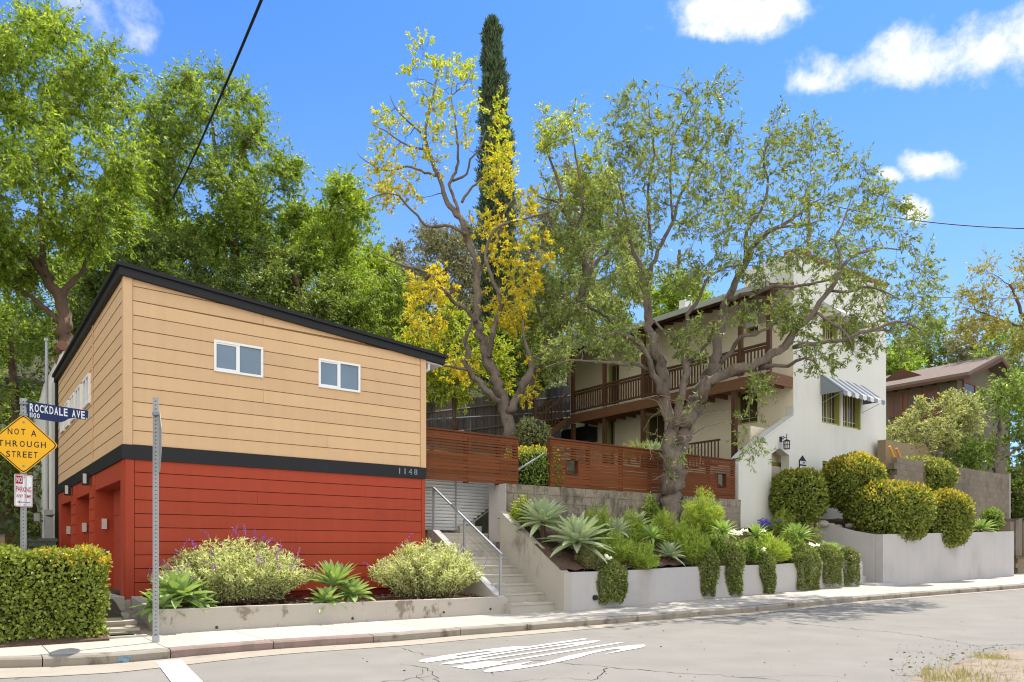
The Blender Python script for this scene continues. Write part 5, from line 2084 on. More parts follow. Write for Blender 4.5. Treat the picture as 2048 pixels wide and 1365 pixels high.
# ------------------------------------------------------------------ weathered picket fence on the slope, with its steel frame
pf_ = thing('board_fence', 'long weathered grey board fence with dog-eared tops stepping up the slope behind the trees', 'fence', on_y(985, 868, 25.5))
q = MB()
rb = random.Random(6)
a, b = on_y(800, 812, 23.0), on_y(1165, 768, 37.0)
a0, b0 = on_y(800, 905, 23.0), on_y(1165, 860, 37.0)
L_ = np.linalg.norm((b - a)[:2])
dx = unit((b - a) * np.array((1, 1, 0)))
dy = np.array((-dx[1], dx[0], 0))
n = int(L_ / 0.145)
for k in range(n):
    f_ = k / n
    o_ = a * (1 - f_) + b * f_
    zb_ = (a0 * (1 - f_) + b0 * f_)[2] - 0.5
    zt_ = o_[2] + rb.uniform(-0.03, 0.03)
    o_ = o_ * np.array((1, 1, 0))
    x0, x1 = 0.0, 0.132
    y_ = rb.uniform(0, 0.012)
    P = [(x0, zb_), (x1, zb_), (x1, zt_ - 0.05), (x1 - 0.035, zt_), (x0 + 0.035, zt_), (x0, zt_ - 0.05)]
    q.prism([o_ + dx * s_ + dy * y_ + np.array((0, 0, z)) for s_, z in P], dy * 0.018)
q.build('boards', M['greywood'], pf_)
q = MB()
for fz in (0.30, 0.78):
    P0 = a0 + (a - a0) * fz - dy * 0.05
    P1 = b0 + (b - b0) * fz - dy * 0.05
    q.tube([P0, P1], 0.035, 4)
q.build('board_rail', M['greywood'], pf_)
cl = thing('pipe_fence', 'thin galvanised pipe frame of a wire fence standing before the grey boards', 'fence', on_y(985, 868, 24.6))
q = MB()
off = -dy * 0.45
tops = []
for px in (884, 984, 1073, 1128):
    f_ = (px - 800) / 365
    p0 = a0 * (1 - f_) + b0 * f_ + off
    p1 = a0 + (a - a0) * 0.62
    p1 = p0 + np.array((0, 0, (a - a0)[2] * 0.66))
    m_ = MB()
    m_.tube([p0 - np.array((0, 0, 0.5)), p1], 0.026, 6)
    m_.build('post', M['steel'], cl)
    tops.append(p1)
q.tube([tops[0] - (tops[1] - tops[0]) * 0.8] + tops, 0.022, 6)
q.build('top_rail', M['steel'], cl)

# ------------------------------------------------------------------ right planter, second stair, block walls
zR0 = CAMZ + (HZ - 1069) / F * P_R0[1]
zR1 = CAMZ + (HZ - 1063) / F * P_R1[1]
dirR = unit((P_R1 - P_R0) * np.array((1, 1, 0)))
nR = np.array((-dirR[1], dirR[0], 0))
rp_ = thing('planter_wall', 'tall smooth pale grey planter wall under the clipped orange-tipped shrubs', 'planter wall', P_R0)
q = MB()
xy = np.array((1, 1, 0))
q.prism([P_R0 * xy + np.array((0, 0, -0.2)), P_R1 * xy + np.array((0, 0, -0.1)), P_R1 * xy + np.array((0, 0, zR1)), P_R0 * xy + np.array((0, 0, zR0))], nR * 0.22)
e0 = P_R1 + nR * 0.223
q.prism([e0 * xy + np.array((0, 0, -0.1)), (e0 + nR * 1.2) * xy + np.array((0, 0, -0.1)), (e0 + nR * 1.2) * xy + np.array((0, 0, zR1 + 0.03)), e0 * xy + np.array((0, 0, zR1 - 0.003))], -dirR * 0.2)
q.build('front_wall', M['planter'], rp_)
q = MB()
sb = on_u(1632, 1030, U_of(P_R0[0], P_R0[1]))
d_ = unit((sb - P_R0) * xy)
n_ = np.array((d_[1], -d_[0], 0))
n_ = n_ if n_ @ dirR > 0 else -n_
s0 = P_R0 + nR * 0.0 + d_ * 0.225
curve = [(0.0, zR0 - 0.003), (0.35, zR0 + 0.12), (0.7, zR0 + 0.30), (1.0, zR0 + 0.52)]
Ls = np.linalg.norm((sb - P_R0)[:2]) - 0.2
q.prism([s0 * xy + np.array((0, 0, -0.2)), (s0 + d_ * Ls) * xy + np.array((0, 0, -0.2))] + [(s0 + d_ * Ls * t_) * xy + np.array((0, 0, z)) for t_, z in curve[::-1]], n_ * 0.2)
q.build('side_wall', M['planter'], rp_)


def right_soil(x, y):
    d = (x - P_R0[0]) * nR[0] + (y - P_R0[1]) * nR[1]
    s = (x - P_R0[0]) * dirR[0] + (y - P_R0[1]) * dirR[1]
    L = np.linalg.norm((P_R1 - P_R0)[:2])
    zf = zR0 - 0.05 + (zR1 - zR0) * s / L
    return zf + np.clip(d, 0, 3.4) * 0.20


q = MB()
Lr = np.linalg.norm((P_R1 - P_R0)[:2])
for i in range(20):
    for j in range(8):
        qq = []
        for a_, b_ in ((i, j), (i + 1, j), (i + 1, j + 1), (i, j + 1)):
            p = P_R0 + dirR * (0.1 + (Lr - 0.2) * a_ / 20) + nR * (0.1 + 3.0 * b_ / 8)
            qq.append(np.array((p[0], p[1], float(right_soil(p[0], p[1])) + 0.02 * math.sin(a_ * 2.1 + b_))))
        q.quad(*qq)
structure(q.build('terrace_soil', M['soil']), 'dark soil of the right hand planting terrace', 'soil')
st2 = thing('side_steps', 'narrow pale steps between the two stucco planter walls', 'stairs', (P_M1 + P_R0) / 2)
q = MB()
us0, us1 = uM1 - 0.05, U_of(P_R0[0], P_R0[1]) - 0.005
v0 = V_of(P_R0[0], P_R0[1]) + 0.12
q.box(us0 - 0.18, us1 + 0.28, v0 - 0.42, v0 + 0.5, 0.0, 0.27)
for k in range(1, 9):
    q.box(us0, us1, v0 + 0.08 + k * 0.29, v0 + 3.0, 0.0, 0.27 + k * 0.19)
q.build('flight', M['planter'], st2)

q = MB()
V_BW = 11.55
ub1, zbt = uz_v(2019, 951, V_BW)
ub0 = uz_v(1800, 951, V_BW)[0]
rbk = random.Random(9)
zb0 = 1.4
row = 0
z = zbt
bw = thing('block_wall', 'grey concrete block wall with its lit end coloured pale, standing behind the clipped shrubs', 'block wall', W(ub1, V_BW, 2.0))
while z > zb0:
    u = ub1 - 0.03 - (0.2 if row % 2 else 0)
    if row % 2:
        q.box(ub1 - 0.03 - 0.194, ub1 - 0.03, V_BW, V_BW + 0.2, z - 0.196, z)
    while u > ub0:
        q.box(u - 0.394, u, V_BW + rbk.uniform(0, 0.005), V_BW + 0.2, z - 0.196, z)
        u -= 0.40
    z -= 0.2
    row += 1
q.build('block_face', M['block'], bw)
q = MB()
q.box(ub0, ub1 - 0.032, V_BW + 0.012, V_BW + 0.19, 0.6, zbt - 0.004)
q.build('wall_core', M['block'], bw)
q = MB()
q.box(ub1 - 0.028, ub1 + 0.05, V_BW - 0.02, V_BW + 0.22, 1.9, zbt + 0.03)
q.build('pale_lit_end', M['planter'], bw)  # paler box on the wall end, the light there put into its colour
q = MB()
for k in range(5):
    x = ub1 - 1.4 + k * 0.42
    q.box(x, x + 0.38, V_BW - 0.5 - 0.05 * (k % 2), V_BW - 0.05, 1.0, 2.35 + 0.07 * ((k * 7) % 3))
tag(q.build('rock_edging', M['block'], loc=W(ub1 - 0.6, V_BW - 0.3, 1.9)), 'rough concrete lumps edging the terrace at the foot of the grey block wall', 'rocks')
q = MB()
V_TW = 13.0
u0t, zt_t = uz_v(1774, 880, V_TW)
u1t = uz_v(1880, 880, V_TW)[0]
q.box(u0t - 0.1, u1t, V_TW, V_TW + 0.3, 1.8, zt_t)
q.box(u1t - 1.2, u1t + 3.2, V_TW + 0.003, V_TW + 0.303, 1.8, zt_t - 0.75)
tag(q.build('retaining_wall', M['block_tan'], loc=W(u0t, V_TW, 1.8)), 'stepped tan concrete retaining wall at the foot of the brown house next door', 'retaining wall')
for (p, q_, m_, nm) in (((1779, 893), (1798, 940), 'pipe_yellow', 'bright yellow painted pipe leaning at the right corner of the white house'),
                        ((1793, 897), (1808, 936), 'pipe_orange', 'faded orange pipe leaning beside the bright yellow one')):
    q = MB()
    a, b = on_v(p[0], p[1], V_TW - 0.25), on_v(q_[0], q_[1], V_TW - 0.35)
    q.tube([a, b + (b - a) * 0.25], 0.045, 8)
    tag(q.build('leaning_pipe', M[m_], loc=b), nm, 'pipe', 'pipes leaning at the house corner')
# brown wall and dark gate beyond the right planter
q = MB()
pw = on_y(2032, 1140, 29.5)
u_, v_ = U_of(*pw[:2]), V_of(*pw[:2])
for r_ in range(9):
    for k in range(12):
        q.box(u_ + k * 0.4 + (0.2 if r_ % 2 else 0), u_ + k * 0.4 + 0.392 + (0.2 if r_ % 2 else 0), v_, v_ + 0.2, 0.1 + r_ * 0.2, 0.296 + r_ * 0.2)
q.box(u_ + 0.25, u_ + 4.9, v_ + 0.012, v_ + 0.19, 0.1, 1.85)
tag(q.build('garden_wall', M['block_tan'], loc=(pw[0], pw[1], 0.3)), 'low brown block wall past the end of the tall pale planter at the right edge', 'block wall')

# ------------------------------------------------------------------ brown neighbour house
nh = thing('brown_house', 'dark brown shingled bungalow with rust red window trim up the street', 'house', W(37, 14.5, 7))
c_ = on_y(1914, 747, 34.0)
un, vn = U_of(*c_[:2]), V_of(*c_[:2])
ze = c_[2]
pk = on_v(1970, 721, vn)
zp = pk[2]
up_ = U_of(*pk[:2])
ur = up_ + (up_ - un)
q = MB()
q.prism([W(un, vn, 5.0), W(ur, vn, 5.0), W(ur, vn, ze - 0.1), W(up_, vn, zp - 0.25), W(un, vn, ze - 0.1)], W(0, 9, 0))
q.build('walls', M['house_green'], nh)
q = MB()
for sgn_ in (-1, 1):
    e = un - 0.55 if sgn_ < 0 else ur + 0.55
    ez = ze - 0.28
    q.prism([W(e, vn - 0.7, ez), W(up_, vn - 0.7, zp + 0.0), W(up_, vn + 9.5, zp + 0.0), W(e, vn + 9.5, ez)], (0, 0, 0.14))
ro = q.build('roof', M['shingle'], nh)
q = MB()
for sgn_ in (-1, 1):
    e = un - 0.56 if sgn_ < 0 else ur + 0.56
    q.prism([W(e, vn - 0.74, ze - 0.29), W(up_ + sgn_ * 0.004, vn - 0.74, zp - 0.01), W(up_ + sgn_ * 0.004, vn - 0.74, zp - 0.20), W(e, vn - 0.74, ze - 0.46)], W(0, 0.035, 0))
q.box(un - 0.62, un - 0.56, vn - 0.70, vn + 9.4, ze - 0.42, ze - 0.29)
v = vn - 0.3
while v < vn + 9:
    q.box(un - 0.55, un - 0.004, v, v + 0.08, ze - 0.40, ze - 0.30)
    v += 0.6
q.build('fascia', M['brown'], ro)
for (x0, x1, yt, yb) in ((1781, 1806, 790, 835), (1810, 1845, 785, 835), (1848, 1878, 778, 835)):
    va, vb = vz_u(x1, yt, un)[0], vz_u(x0, yt, un)[0]
    z1_, z0_ = vz_u((x0 + x1) / 2, yt, un)[1], vz_u((x0 + x1) / 2, yb, un)[1]
    f_ = MB()
    for (a, b, c, d) in ((va, va + 0.14, z0_, z1_), (vb - 0.14, vb, z0_, z1_), (va + 0.14, vb - 0.14, z1_ - 0.14, z1_), (va + 0.14, vb - 0.14, z0_, z0_ + 0.14)):
        f_.box(un - 0.06, un - 0.003, a, b, c, d)
    fo = f_.build('window', M['house_red'], nh)
    g_ = MB()
    g_.box(un - 0.03, un - 0.004, va + 0.14, vb - 0.14, z0_ + 0.14, z1_ - 0.14)
    g_.build('pane', M['pane_dark'], fo)
for (x0, x1, yt, yb) in ((1925, 1950, 760, 800),):
    a, z1_ = uz_v(x0, yt, vn)
    b, z0_ = uz_v(x1, yb, vn)
    f_ = MB()
    f_.box(a, b, vn - 0.05, vn - 0.003, z1_ - 0.12, z1_)
    f_.box(a, a + 0.12, vn - 0.05, vn - 0.003, z0_, z1_ - 0.12)
    f_.box(b - 0.12, b, vn - 0.05, vn - 0.003, z0_, z1_ - 0.12)
    fo = f_.build('window', M['house_red'], nh)
    g_ = MB()
    g_.box(a + 0.12, b - 0.12, vn - 0.02, vn - 0.004, z0_, z1_ - 0.12)
    g_.build('pane', M['pane_dark'], fo)
# small dormer gable
q = MB()
g0, g1, g2 = on_u(1779, 757, un + 1.2), on_u(1815, 740, un + 1.2), on_u(1832, 752, un + 1.2)
v0, v1 = V_of(*g2[:2]), V_of(*g0[:2])
zg = g0[2]
vm = (v0 + v1) / 2
q.prism([W(un + 1.0, v0 - 0.4, zg - 0.35), W(un + 1.0, v0 - 0.4, zg - 0.2), W(un + 1.0, vm, zg + 0.35), W(un + 1.0, v1 + 0.4, zg - 0.2), W(un + 1.0, v1 + 0.4, zg - 0.35)], W(2.0, 0, 0))
q.build('dormer_roof', M['brown'], nh)

# ------------------------------------------------------------------ utility pole and cables
up = thing('utility_pole', 'slender utility pole rising behind the white house roof', 'utility pole', on_y(1617, 640, 48.0))
a, b = on_y(1617, 720, 48.0), on_y(1617, 385, 48.0)
q = MB()
q.tube([a - np.array((0, 0, 3)), b], [0.17, 0.12], 10)
q.build('pole_shaft', M['pole'], up)
q = MB()
fr = (b * xy, (0.8, 0.6, 0), (-0.6, 0.8, 0))
q.box(-1.1, 1.1, -0.06, 0.06, b[2] - 0.75, b[2] - 0.62, fr)
q.build('cross_arm', M['pole'], up)


def cable(name, label, pts, r, sag):
    P = catmull(np.array(pts, dtype=float), 1.0)
    t_ = np.linspace(0, 1, len(P))
    P[:, 2] -= sag * 4 * t_ * (1 - t_)
    q = MB()
    q.tube(P, r, 6)
    tag(q.build(name, M['wire'], loc=P[0]), label, 'cable', 'overhead cables')


cable('overhead_cable', 'thick black cable slanting steeply down into the left trees', [on_y(560, -90, 9.5), on_y(345, 398, 24.0)], 0.021, 0.15)
cable('overhead_cable', 'thin dark cable crossing the sky right of the white house', [on_y(1617, 400, 48.0), on_y(2120, 458, 40.0)], 0.03, 0.5)
cable('overhead_cable', 'hair-thin cable low in the sky at the right above the brown house', [on_y(1772, 590, 46.0), on_y(2120, 596, 40.0)], 0.018, 0.1)

# ------------------------------------------------------------------ leaf materials
LM = {}
LM['hedge'] = leaf_mat('hedge_leaf', [(0.075, 0.105, 0.016), (0.14, 0.175, 0.028), (0.23, 0.26, 0.05), (0.105, 0.14, 0.022)], 0.35, nscale=3.0, nvar=0.3)
LM['gold'] = leaf_mat('golden_leaf', [(0.34, 0.22, 0.02), (0.46, 0.27, 0.02), (0.30, 0.26, 0.03)], 0.4)
LM['topiary'] = leaf_mat('topiary_leaf', [(0.045, 0.068, 0.012), (0.11, 0.145, 0.022), (0.22, 0.235, 0.06), (0.08, 0.11, 0.018), (0.15, 0.19, 0.03)], 0.38, nscale=2.0, nvar=0.3)
LM['tips'] = leaf_mat('orange_tip_leaf', [(0.30, 0.27, 0.025), (0.38, 0.25, 0.025), (0.25, 0.27, 0.04), (0.24, 0.14, 0.03), (0.28, 0.30, 0.05)], 0.45)
LM['box'] = leaf_mat('trailing_leaf', [(0.05, 0.070, 0.014), (0.10, 0.13, 0.03), (0.19, 0.20, 0.07)], 0.3, nscale=3.0)
LM['salvia'] = leaf_mat('salvia_leaf', [(0.27, 0.29, 0.14), (0.42, 0.43, 0.25), (0.34, 0.37, 0.17), (0.21, 0.26, 0.10)], 0.46, tint=(1.2, 1.15, 0.7), nscale=2.5, nvar=0.25)
LM['purple'] = leaf_mat('purple_flower', [(0.20, 0.05, 0.30), (0.30, 0.10, 0.36), (0.22, 0.08, 0.38)], 0.3, tint=(1.1, 0.8, 1.2))
LM['agapanthus'] = leaf_mat('violet_flower', [(0.10, 0.08, 0.34), (0.16, 0.12, 0.42)], 0.3, tint=(1, 0.9, 1.2))
LM['white'] = leaf_mat('white_petal', [(0.70, 0.68, 0.62), (0.80, 0.78, 0.74)], 0.3, tint=(1, 1, 0.95))
LM['agave_l'] = leaf_mat('bright_agave_leaf', [(0.10, 0.155, 0.045), (0.19, 0.25, 0.10), (0.14, 0.20, 0.065)], 0.24, tint=(1.3, 1.3, 0.45), nscale=3, nvar=0.15, rough=0.45)
LM['agave_m'] = leaf_mat('grey_agave_leaf', [(0.17, 0.205, 0.125), (0.26, 0.30, 0.20), (0.22, 0.26, 0.155)], 0.2, tint=(1.2, 1.25, 0.6), nscale=3, nvar=0.12, rough=0.5)
LM['aloe'] = leaf_mat('aloe_leaf', [(0.14, 0.22, 0.06), (0.23, 0.31, 0.10)], 0.28, nscale=3, nvar=0.15, rough=0.45)
LM['feather'] = leaf_mat('feathery_leaf', [(0.10, 0.15, 0.025), (0.19, 0.26, 0.04), (0.28, 0.33, 0.07), (0.14, 0.20, 0.03)], 0.45, nscale=2.5, nvar=0.3)
LM['olive'] = leaf_mat('rosemary_leaf', [(0.13, 0.14, 0.06), (0.19, 0.20, 0.085), (0.10, 0.115, 0.045)], 0.3, nscale=2.5, nvar=0.25)
LM['shrub'] = leaf_mat('garden_shrub_leaf', [(0.06, 0.10, 0.018), (0.12, 0.18, 0.03), (0.18, 0.24, 0.05)], 0.4, nscale=1.5, nvar=0.35)
LM['limeshrub'] = leaf_mat('lime_shrub_leaf', [(0.20, 0.25, 0.025), (0.28, 0.32, 0.035), (0.14, 0.20, 0.025)], 0.45, nscale=1.5, nvar=0.3)
LM['grass'] = leaf_mat('dry_grass_blade', [(0.22, 0.19, 0.085), (0.15, 0.16, 0.05), (0.26, 0.21, 0.11)], 0.3)

rng = np.random.default_rng(7)
Zup = np.array((0.0, 0.0, 1.0))


def ellipsoid_core(name, c, r, material, parent, squash=1.0):
    nu_, nv_ = 20, 12
    V, Fc = [], []
    for j in range(nv_ + 1):
        th = math.pi * j / nv_
        for i in range(nu_):
            ph = 2 * math.pi * i / nu_
            k = 1 + 0.05 * math.sin(3 * ph + 5 * th) + 0.04 * math.cos(5 * ph - 2 * th)
            s_, c_ = math.sin(th), math.cos(th)
            V.append((c[0] + r[0] * k * s_ * math.cos(ph), c[1] + r[1] * k * s_ * math.sin(ph), c[2] + r[2] * k * c_))
    for j in range(nv_):
        for i in range(nu_):
            a, b = j * nu_ + i, j * nu_ + (i + 1) % nu_
            Fc.append((a, b, b + nu_, a + nu_))
    return mesh_from(np.array(V), Fc, name, material, parent, smooth=True)


def ell_surface(c, r, n, rng_, p=2.4, zmin=-1.0):
    """points and normals on a rounded box-like ellipsoid"""
    d = unit(rng_.normal(size=(int(n * 2.2), 3)))
    d = d[d[:, 2] > zmin][:n]
    k = (np.abs(d) ** p).sum(1) ** (-1 / p)
    q = d * k[:, None]
    N = np.sign(q) * np.abs(q) ** (p - 1) / np.array(r)
    return np.array(c) + q * np.array(r), unit(N)


def lumps(P, c, rng_, amp, freq=4.0):
    s = np.sin(P[:, 0] * freq + 1.3) + np.sin(P[:, 1] * freq * 1.2 + 0.4) + np.sin(P[:, 2] * freq * 1.1 + 2.0) + 0.7 * np.sin(P[:, 0] * freq * 2.3 + P[:, 2] * freq * 1.9)
    return P + unit(P - np.array(c)) * (s * amp / 3)[:, None]


def clipped(name, label, cat, c, r, n, L, Wd, leafm, tipm=None, tips=0.0, group=None, p=2.4, base=None, trunk=None, zmin=-1.0, lump=0.05, stems=True):
    base = (c[0], c[1], c[2] - r[2]) if base is None else base
    root = thing(name, label, cat, base, group)
    P, N = ell_surface(c, r, n, rng, p, zmin)
    P = lumps(P, c, rng, lump)
    P = P - N * rng.uniform(-0.05, 0.13, (len(P), 1))
    D = unit(N * 0.55 + rng.normal(size=P.shape) * 0.75 + Zup * 0.3)
    sz = rng.uniform(0.7, 1.25, len(P))
    tip = (rng.uniform(size=len(P)) < tips * np.clip(0.04 + 1.0 * N[:, 2], 0, 1.0)) if tipm is not None else np.zeros(len(P), bool)
    leaf_obj('foliage', P[~tip], D[~tip], L * sz[~tip], Wd * sz[~tip], rng, leafm, root, up=N[~tip])
    if tip.any():
        Pt = P[tip] + N[tip] * 0.03
        leaf_obj('tip_leaves', Pt, unit(D[tip] + Zup * 0.6 + N[tip] * 0.3), L * sz[tip], Wd * sz[tip], rng, tipm, root, up=N[tip])
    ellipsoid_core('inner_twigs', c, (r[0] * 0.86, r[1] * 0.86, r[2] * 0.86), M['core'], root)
    if trunk:
        q = MB()
        for (a, b, r0, r1) in trunk:
            path = catmull(np.array([a, (np.array(a) + np.array(b)) / 2 + rng.normal(size=3) * 0.03, b], dtype=float), 0.08)
            q.tube(path, np.linspace(r0, r1, len(path)), 8)
        q.build('trunk', M['bark_brown'], root, smooth=True)
    return root


# ------------------------------------------------------------------ clipped hedge at the left
hz0, hz1 = 0.0, 1.20
hu0, hu1, hv0, hv1 = -2.6, 1.62, 11.22, 12.45
hedge = thing('hedge', 'box-clipped green hedge with a few golden tips at the left pavement corner', 'hedge', W(0.4, 11.8, 0.0))
n = 26000
face = rng.choice(3, n, p=[0.52, 0.33, 0.15])
a_, b_ = rng.uniform(0, 1, n), rng.uniform(0, 1, n)
hp = np.zeros((n, 3))
hn = np.zeros((n, 3))
k = face == 0
hp[k] = np.stack([hu0 + (hu1 - hu0) * a_[k], np.full(k.sum(), hv0), hz0 + 0.04 + (hz1 - hz0 - 0.04) * b_[k]], 1)
hn[k] = (0, -1, 0.12)
k = face == 1
hp[k] = np.stack([hu0 + (hu1 - hu0) * a_[k], hv0 + (hv1 - hv0) * b_[k], np.full(k.sum(), hz1)], 1)
hn[k] = (0, 0, 1)
k = face == 2
hp[k] = np.stack([np.full(k.sum(), hu1), hv0 + (hv1 - hv0) * a_[k], hz0 + 0.04 + (hz1 - hz0 - 0.04) * b_[k]], 1)
hn[k] = (1, 0, 0.1)
# round the edges and make the surface lumpy
ed = 0.10
for ax, lo_, hi_ in ((0, hu0, hu1), (1, hv0, hv1), (2, -9, hz1)):
    t_ = np.clip((hp[:, ax] - (hi_ - ed)) / ed, 0, 1)
    for o_ in range(3):
        if o_ != ax:
            sgn_ = np.where(hp[:, o_] > (0.5 * (hu0 + hu1) if o_ == 0 else 0.5 * (hv0 + hv1) if o_ == 1 else 0.6), -1, 1)
            if not (o_ == 2):
                pass
            onface = np.abs(hn[:, o_]) > 0.5
            hp[:, o_] += np.where(onface, -np.sign(hn[:, o_]) * 0.045 * t_ ** 2, 0)
lum = 0.035 * (np.sin(hp[:, 0] * 5.1) + np.sin(hp[:, 1] * 6.3 + 1) + np.sin(hp[:, 2] * 7.0 + 2)) / 2 + 0.02 * np.sin(hp[:, 0] * 13 + hp[:, 2] * 11)
hp += hn * (lum * 1.3 - rng.uniform(-0.035, 0.09, n))[:, None]
frm = np.stack([UX * hp[:, 0] + VX * hp[:, 1], UY * hp[:, 0] + VY * hp[:, 1], hp[:, 2]], 1)
nrm_ = np.stack([UX * hn[:, 0] + VX * hn[:, 1], UY * hn[:, 0] + VY * hn[:, 1], hn[:, 2]], 1)
D = unit(nrm_ * 0.6 + rng.normal(size=(n, 3)) * 0.75 + Zup * 0.25)
gold = (hp[:, 0] > 0.85) & (hp[:, 2] > 1.02) & (rng.uniform(size=n) < 0.32 * np.clip((hp[:, 0] - 0.6), 0, 1))
sz = rng.uniform(0.7, 1.3, n)
leaf_obj('foliage', frm[~gold], D[~gold], 0.052 * sz[~gold], 0.032 * sz[~gold], rng, LM['hedge'], hedge, up=nrm_[~gold])
leaf_obj('golden_leaves', frm[gold], D[gold], 0.052 * sz[gold], 0.034 * sz[gold], rng, LM['gold'], hedge, up=nrm_[gold])
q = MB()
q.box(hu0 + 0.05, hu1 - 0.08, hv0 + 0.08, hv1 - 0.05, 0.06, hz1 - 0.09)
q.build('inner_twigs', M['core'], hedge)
q = MB()
for k in range(16):
    u = hu0 + 0.3 + k * 0.26
    q.tube([W(u, hv0 + 0.25, -0.05), W(u + rng.normal() * 0.06, hv0 + 0.2, 0.2), W(u + rng.normal() * 0.1, hv0 + 0.1, 0.5)], [0.02, 0.014, 0.008], 5)
q.build('stems', M['bark_brown'], hedge)
for i, (px, py, s_) in enumerate(((62, 1283, 0.11), (92, 1277, 0.075))):
    c_ = on_z(px, py, 0.03)
    d = unit(rng.normal(size=(60, 3)))
    o = ellipsoid_core('rock', c_, (s_, s_ * 0.7, s_ * 0.55), M['rock'], None)
    tag(o, ['larger pale rock at the foot of the clipped hedge', 'smaller pale rock right of the larger one below the clipped hedge'][i], 'rock', 'rocks under the hedge')
# earth strip under the hedge
q = MB()
q.prism([W(-9, 10.9, -0.1), W(1.66, 11.02, -0.1), W(1.66, 13.0, 0.2), W(-9, 13.0, 0.2)], (0, 0, 0.13))
structure(q.build('hedge_earth', M['soil']), 'dark earth under the clipped hedge', 'soil')


# ------------------------------------------------------------------ agaves
def agave(label, base, Rr, n, material, lean=(0, 0), wide=0.20, elev=(80, -12), recurve=0.35, cat='agave', group=None, name='agave', seed=0, stalk=0.0):
    rg_ = np.random.default_rng(seed + 100)
    V, Fc = [], []
    cnt = 0
    seg = 7
    base = np.array(base, dtype=float)
    hub = base + np.array((lean[0], lean[1], stalk))
    n = int(n * 1.45)
    for k in range(n):
        f_ = (k + 0.5) / n
        az = k * 2.39996 + rg_.normal() * 0.12
        el = R(elev[0] + (elev[1] - elev[0]) * f_ ** 1.15) + rg_.normal() * 0.09
        L = Rr * (0.62 + 0.42 * math.sin(min(f_ * 1.5, 1) * math.pi / 2)) * rg_.uniform(0.9, 1.08)
        h = np.array((math.cos(az), math.sin(az), 0))
        sd = np.array((-math.sin(az), math.cos(az), 0))
        p = hub + h * 0.03 * Rr
        e = el
        col = []
        for j in range(seg + 1):
            t_ = j / seg
            d = h * math.cos(e) + Zup * math.sin(e)
            nn = -h * math.sin(e) + Zup * math.cos(e)
            if j:
                p = p + d * (L / seg)
            e -= recurve * (0.25 + f_) / seg * (1.6 * t_) * 1.2
            w = 1.45 * wide * Rr * (0.52 + 1.25 * t_ - 0.55 * t_ * t_) * (1 - t_ ** 2.6) + 0.002
            cup = 0.34 * w * (1 - 0.3 * t_)
            col += [p - sd * w / 2 + nn * cup, p - sd * w * 0.22 + nn * cup * 0.16, p, p + sd * w * 0.22 + nn * cup * 0.16, p + sd * w / 2 + nn * cup]
        V += col
        for j in range(seg):
            for i in range(4):
                a = cnt + j * 5 + i
                Fc.append((a, a + 1, a + 6, a + 5))
        cnt += len(col)
    root = thing(name, label, cat, base, group)
    mesh_from(np.array(V), np.array(Fc), 'rosette', material, root, smooth=True)
    q = MB()
    q.tube([base - Zup * 0.1, hub], [0.05 * Rr + 0.015, 0.06 * Rr + 0.015], 8)
    q.build('stem', M['bark_brown'], root)
    return root


def soil_hit(px, py, fn):
    for Y in np.arange(6, 40, 0.03):
        p = on_y(px, py, Y)
        u, v = U_of(p[0], p[1]), V_of(p[0], p[1])
        if p[2] <= fn(u, v):
            return p
    return p


lb = lambda u, v: left_soil(u, v)
mbd = lambda u, v: float(mid_soil(u, v))
for i, (px, py, vv, Rr, n_, lab) in enumerate(((358, 1178, 11.78, 0.50, 34, 'large bright green agave at the left end of the planter below the steel post'),
                                               (322, 1202, 11.66, 0.38, 26, 'smaller bright green agave half hidden behind the tall steel post'),
                                               (398, 1192, 11.72, 0.30, 22, 'small agave right of the large one at the planter left end'),
                                               (668, 1158, 11.95, 0.52, 38, 'tallest upright pale agave between the two salvia bushes'),
                                               (652, 1190, 11.66, 0.36, 26, 'agave leaning over the planter edge between the two salvia bushes'),
                                               (706, 1176, 11.80, 0.40, 26, 'lower agave at the right of the clump between the salvia bushes'))):
    p = on_v(px, py, vv)
    u = U_of(p[0], p[1])
    zs_ = left_soil(u, vv)
    agave(lab, W(u, vv, zs_ - 0.02), Rr, n_, LM['agave_l'], stalk=max(0.04, p[2] - zs_ - 0.12), seed=i, wide=0.26 if i != 3 else 0.16, elev=(88, -18) if i != 3 else (90, 15), recurve=0.30, group='agaves in the left planter')
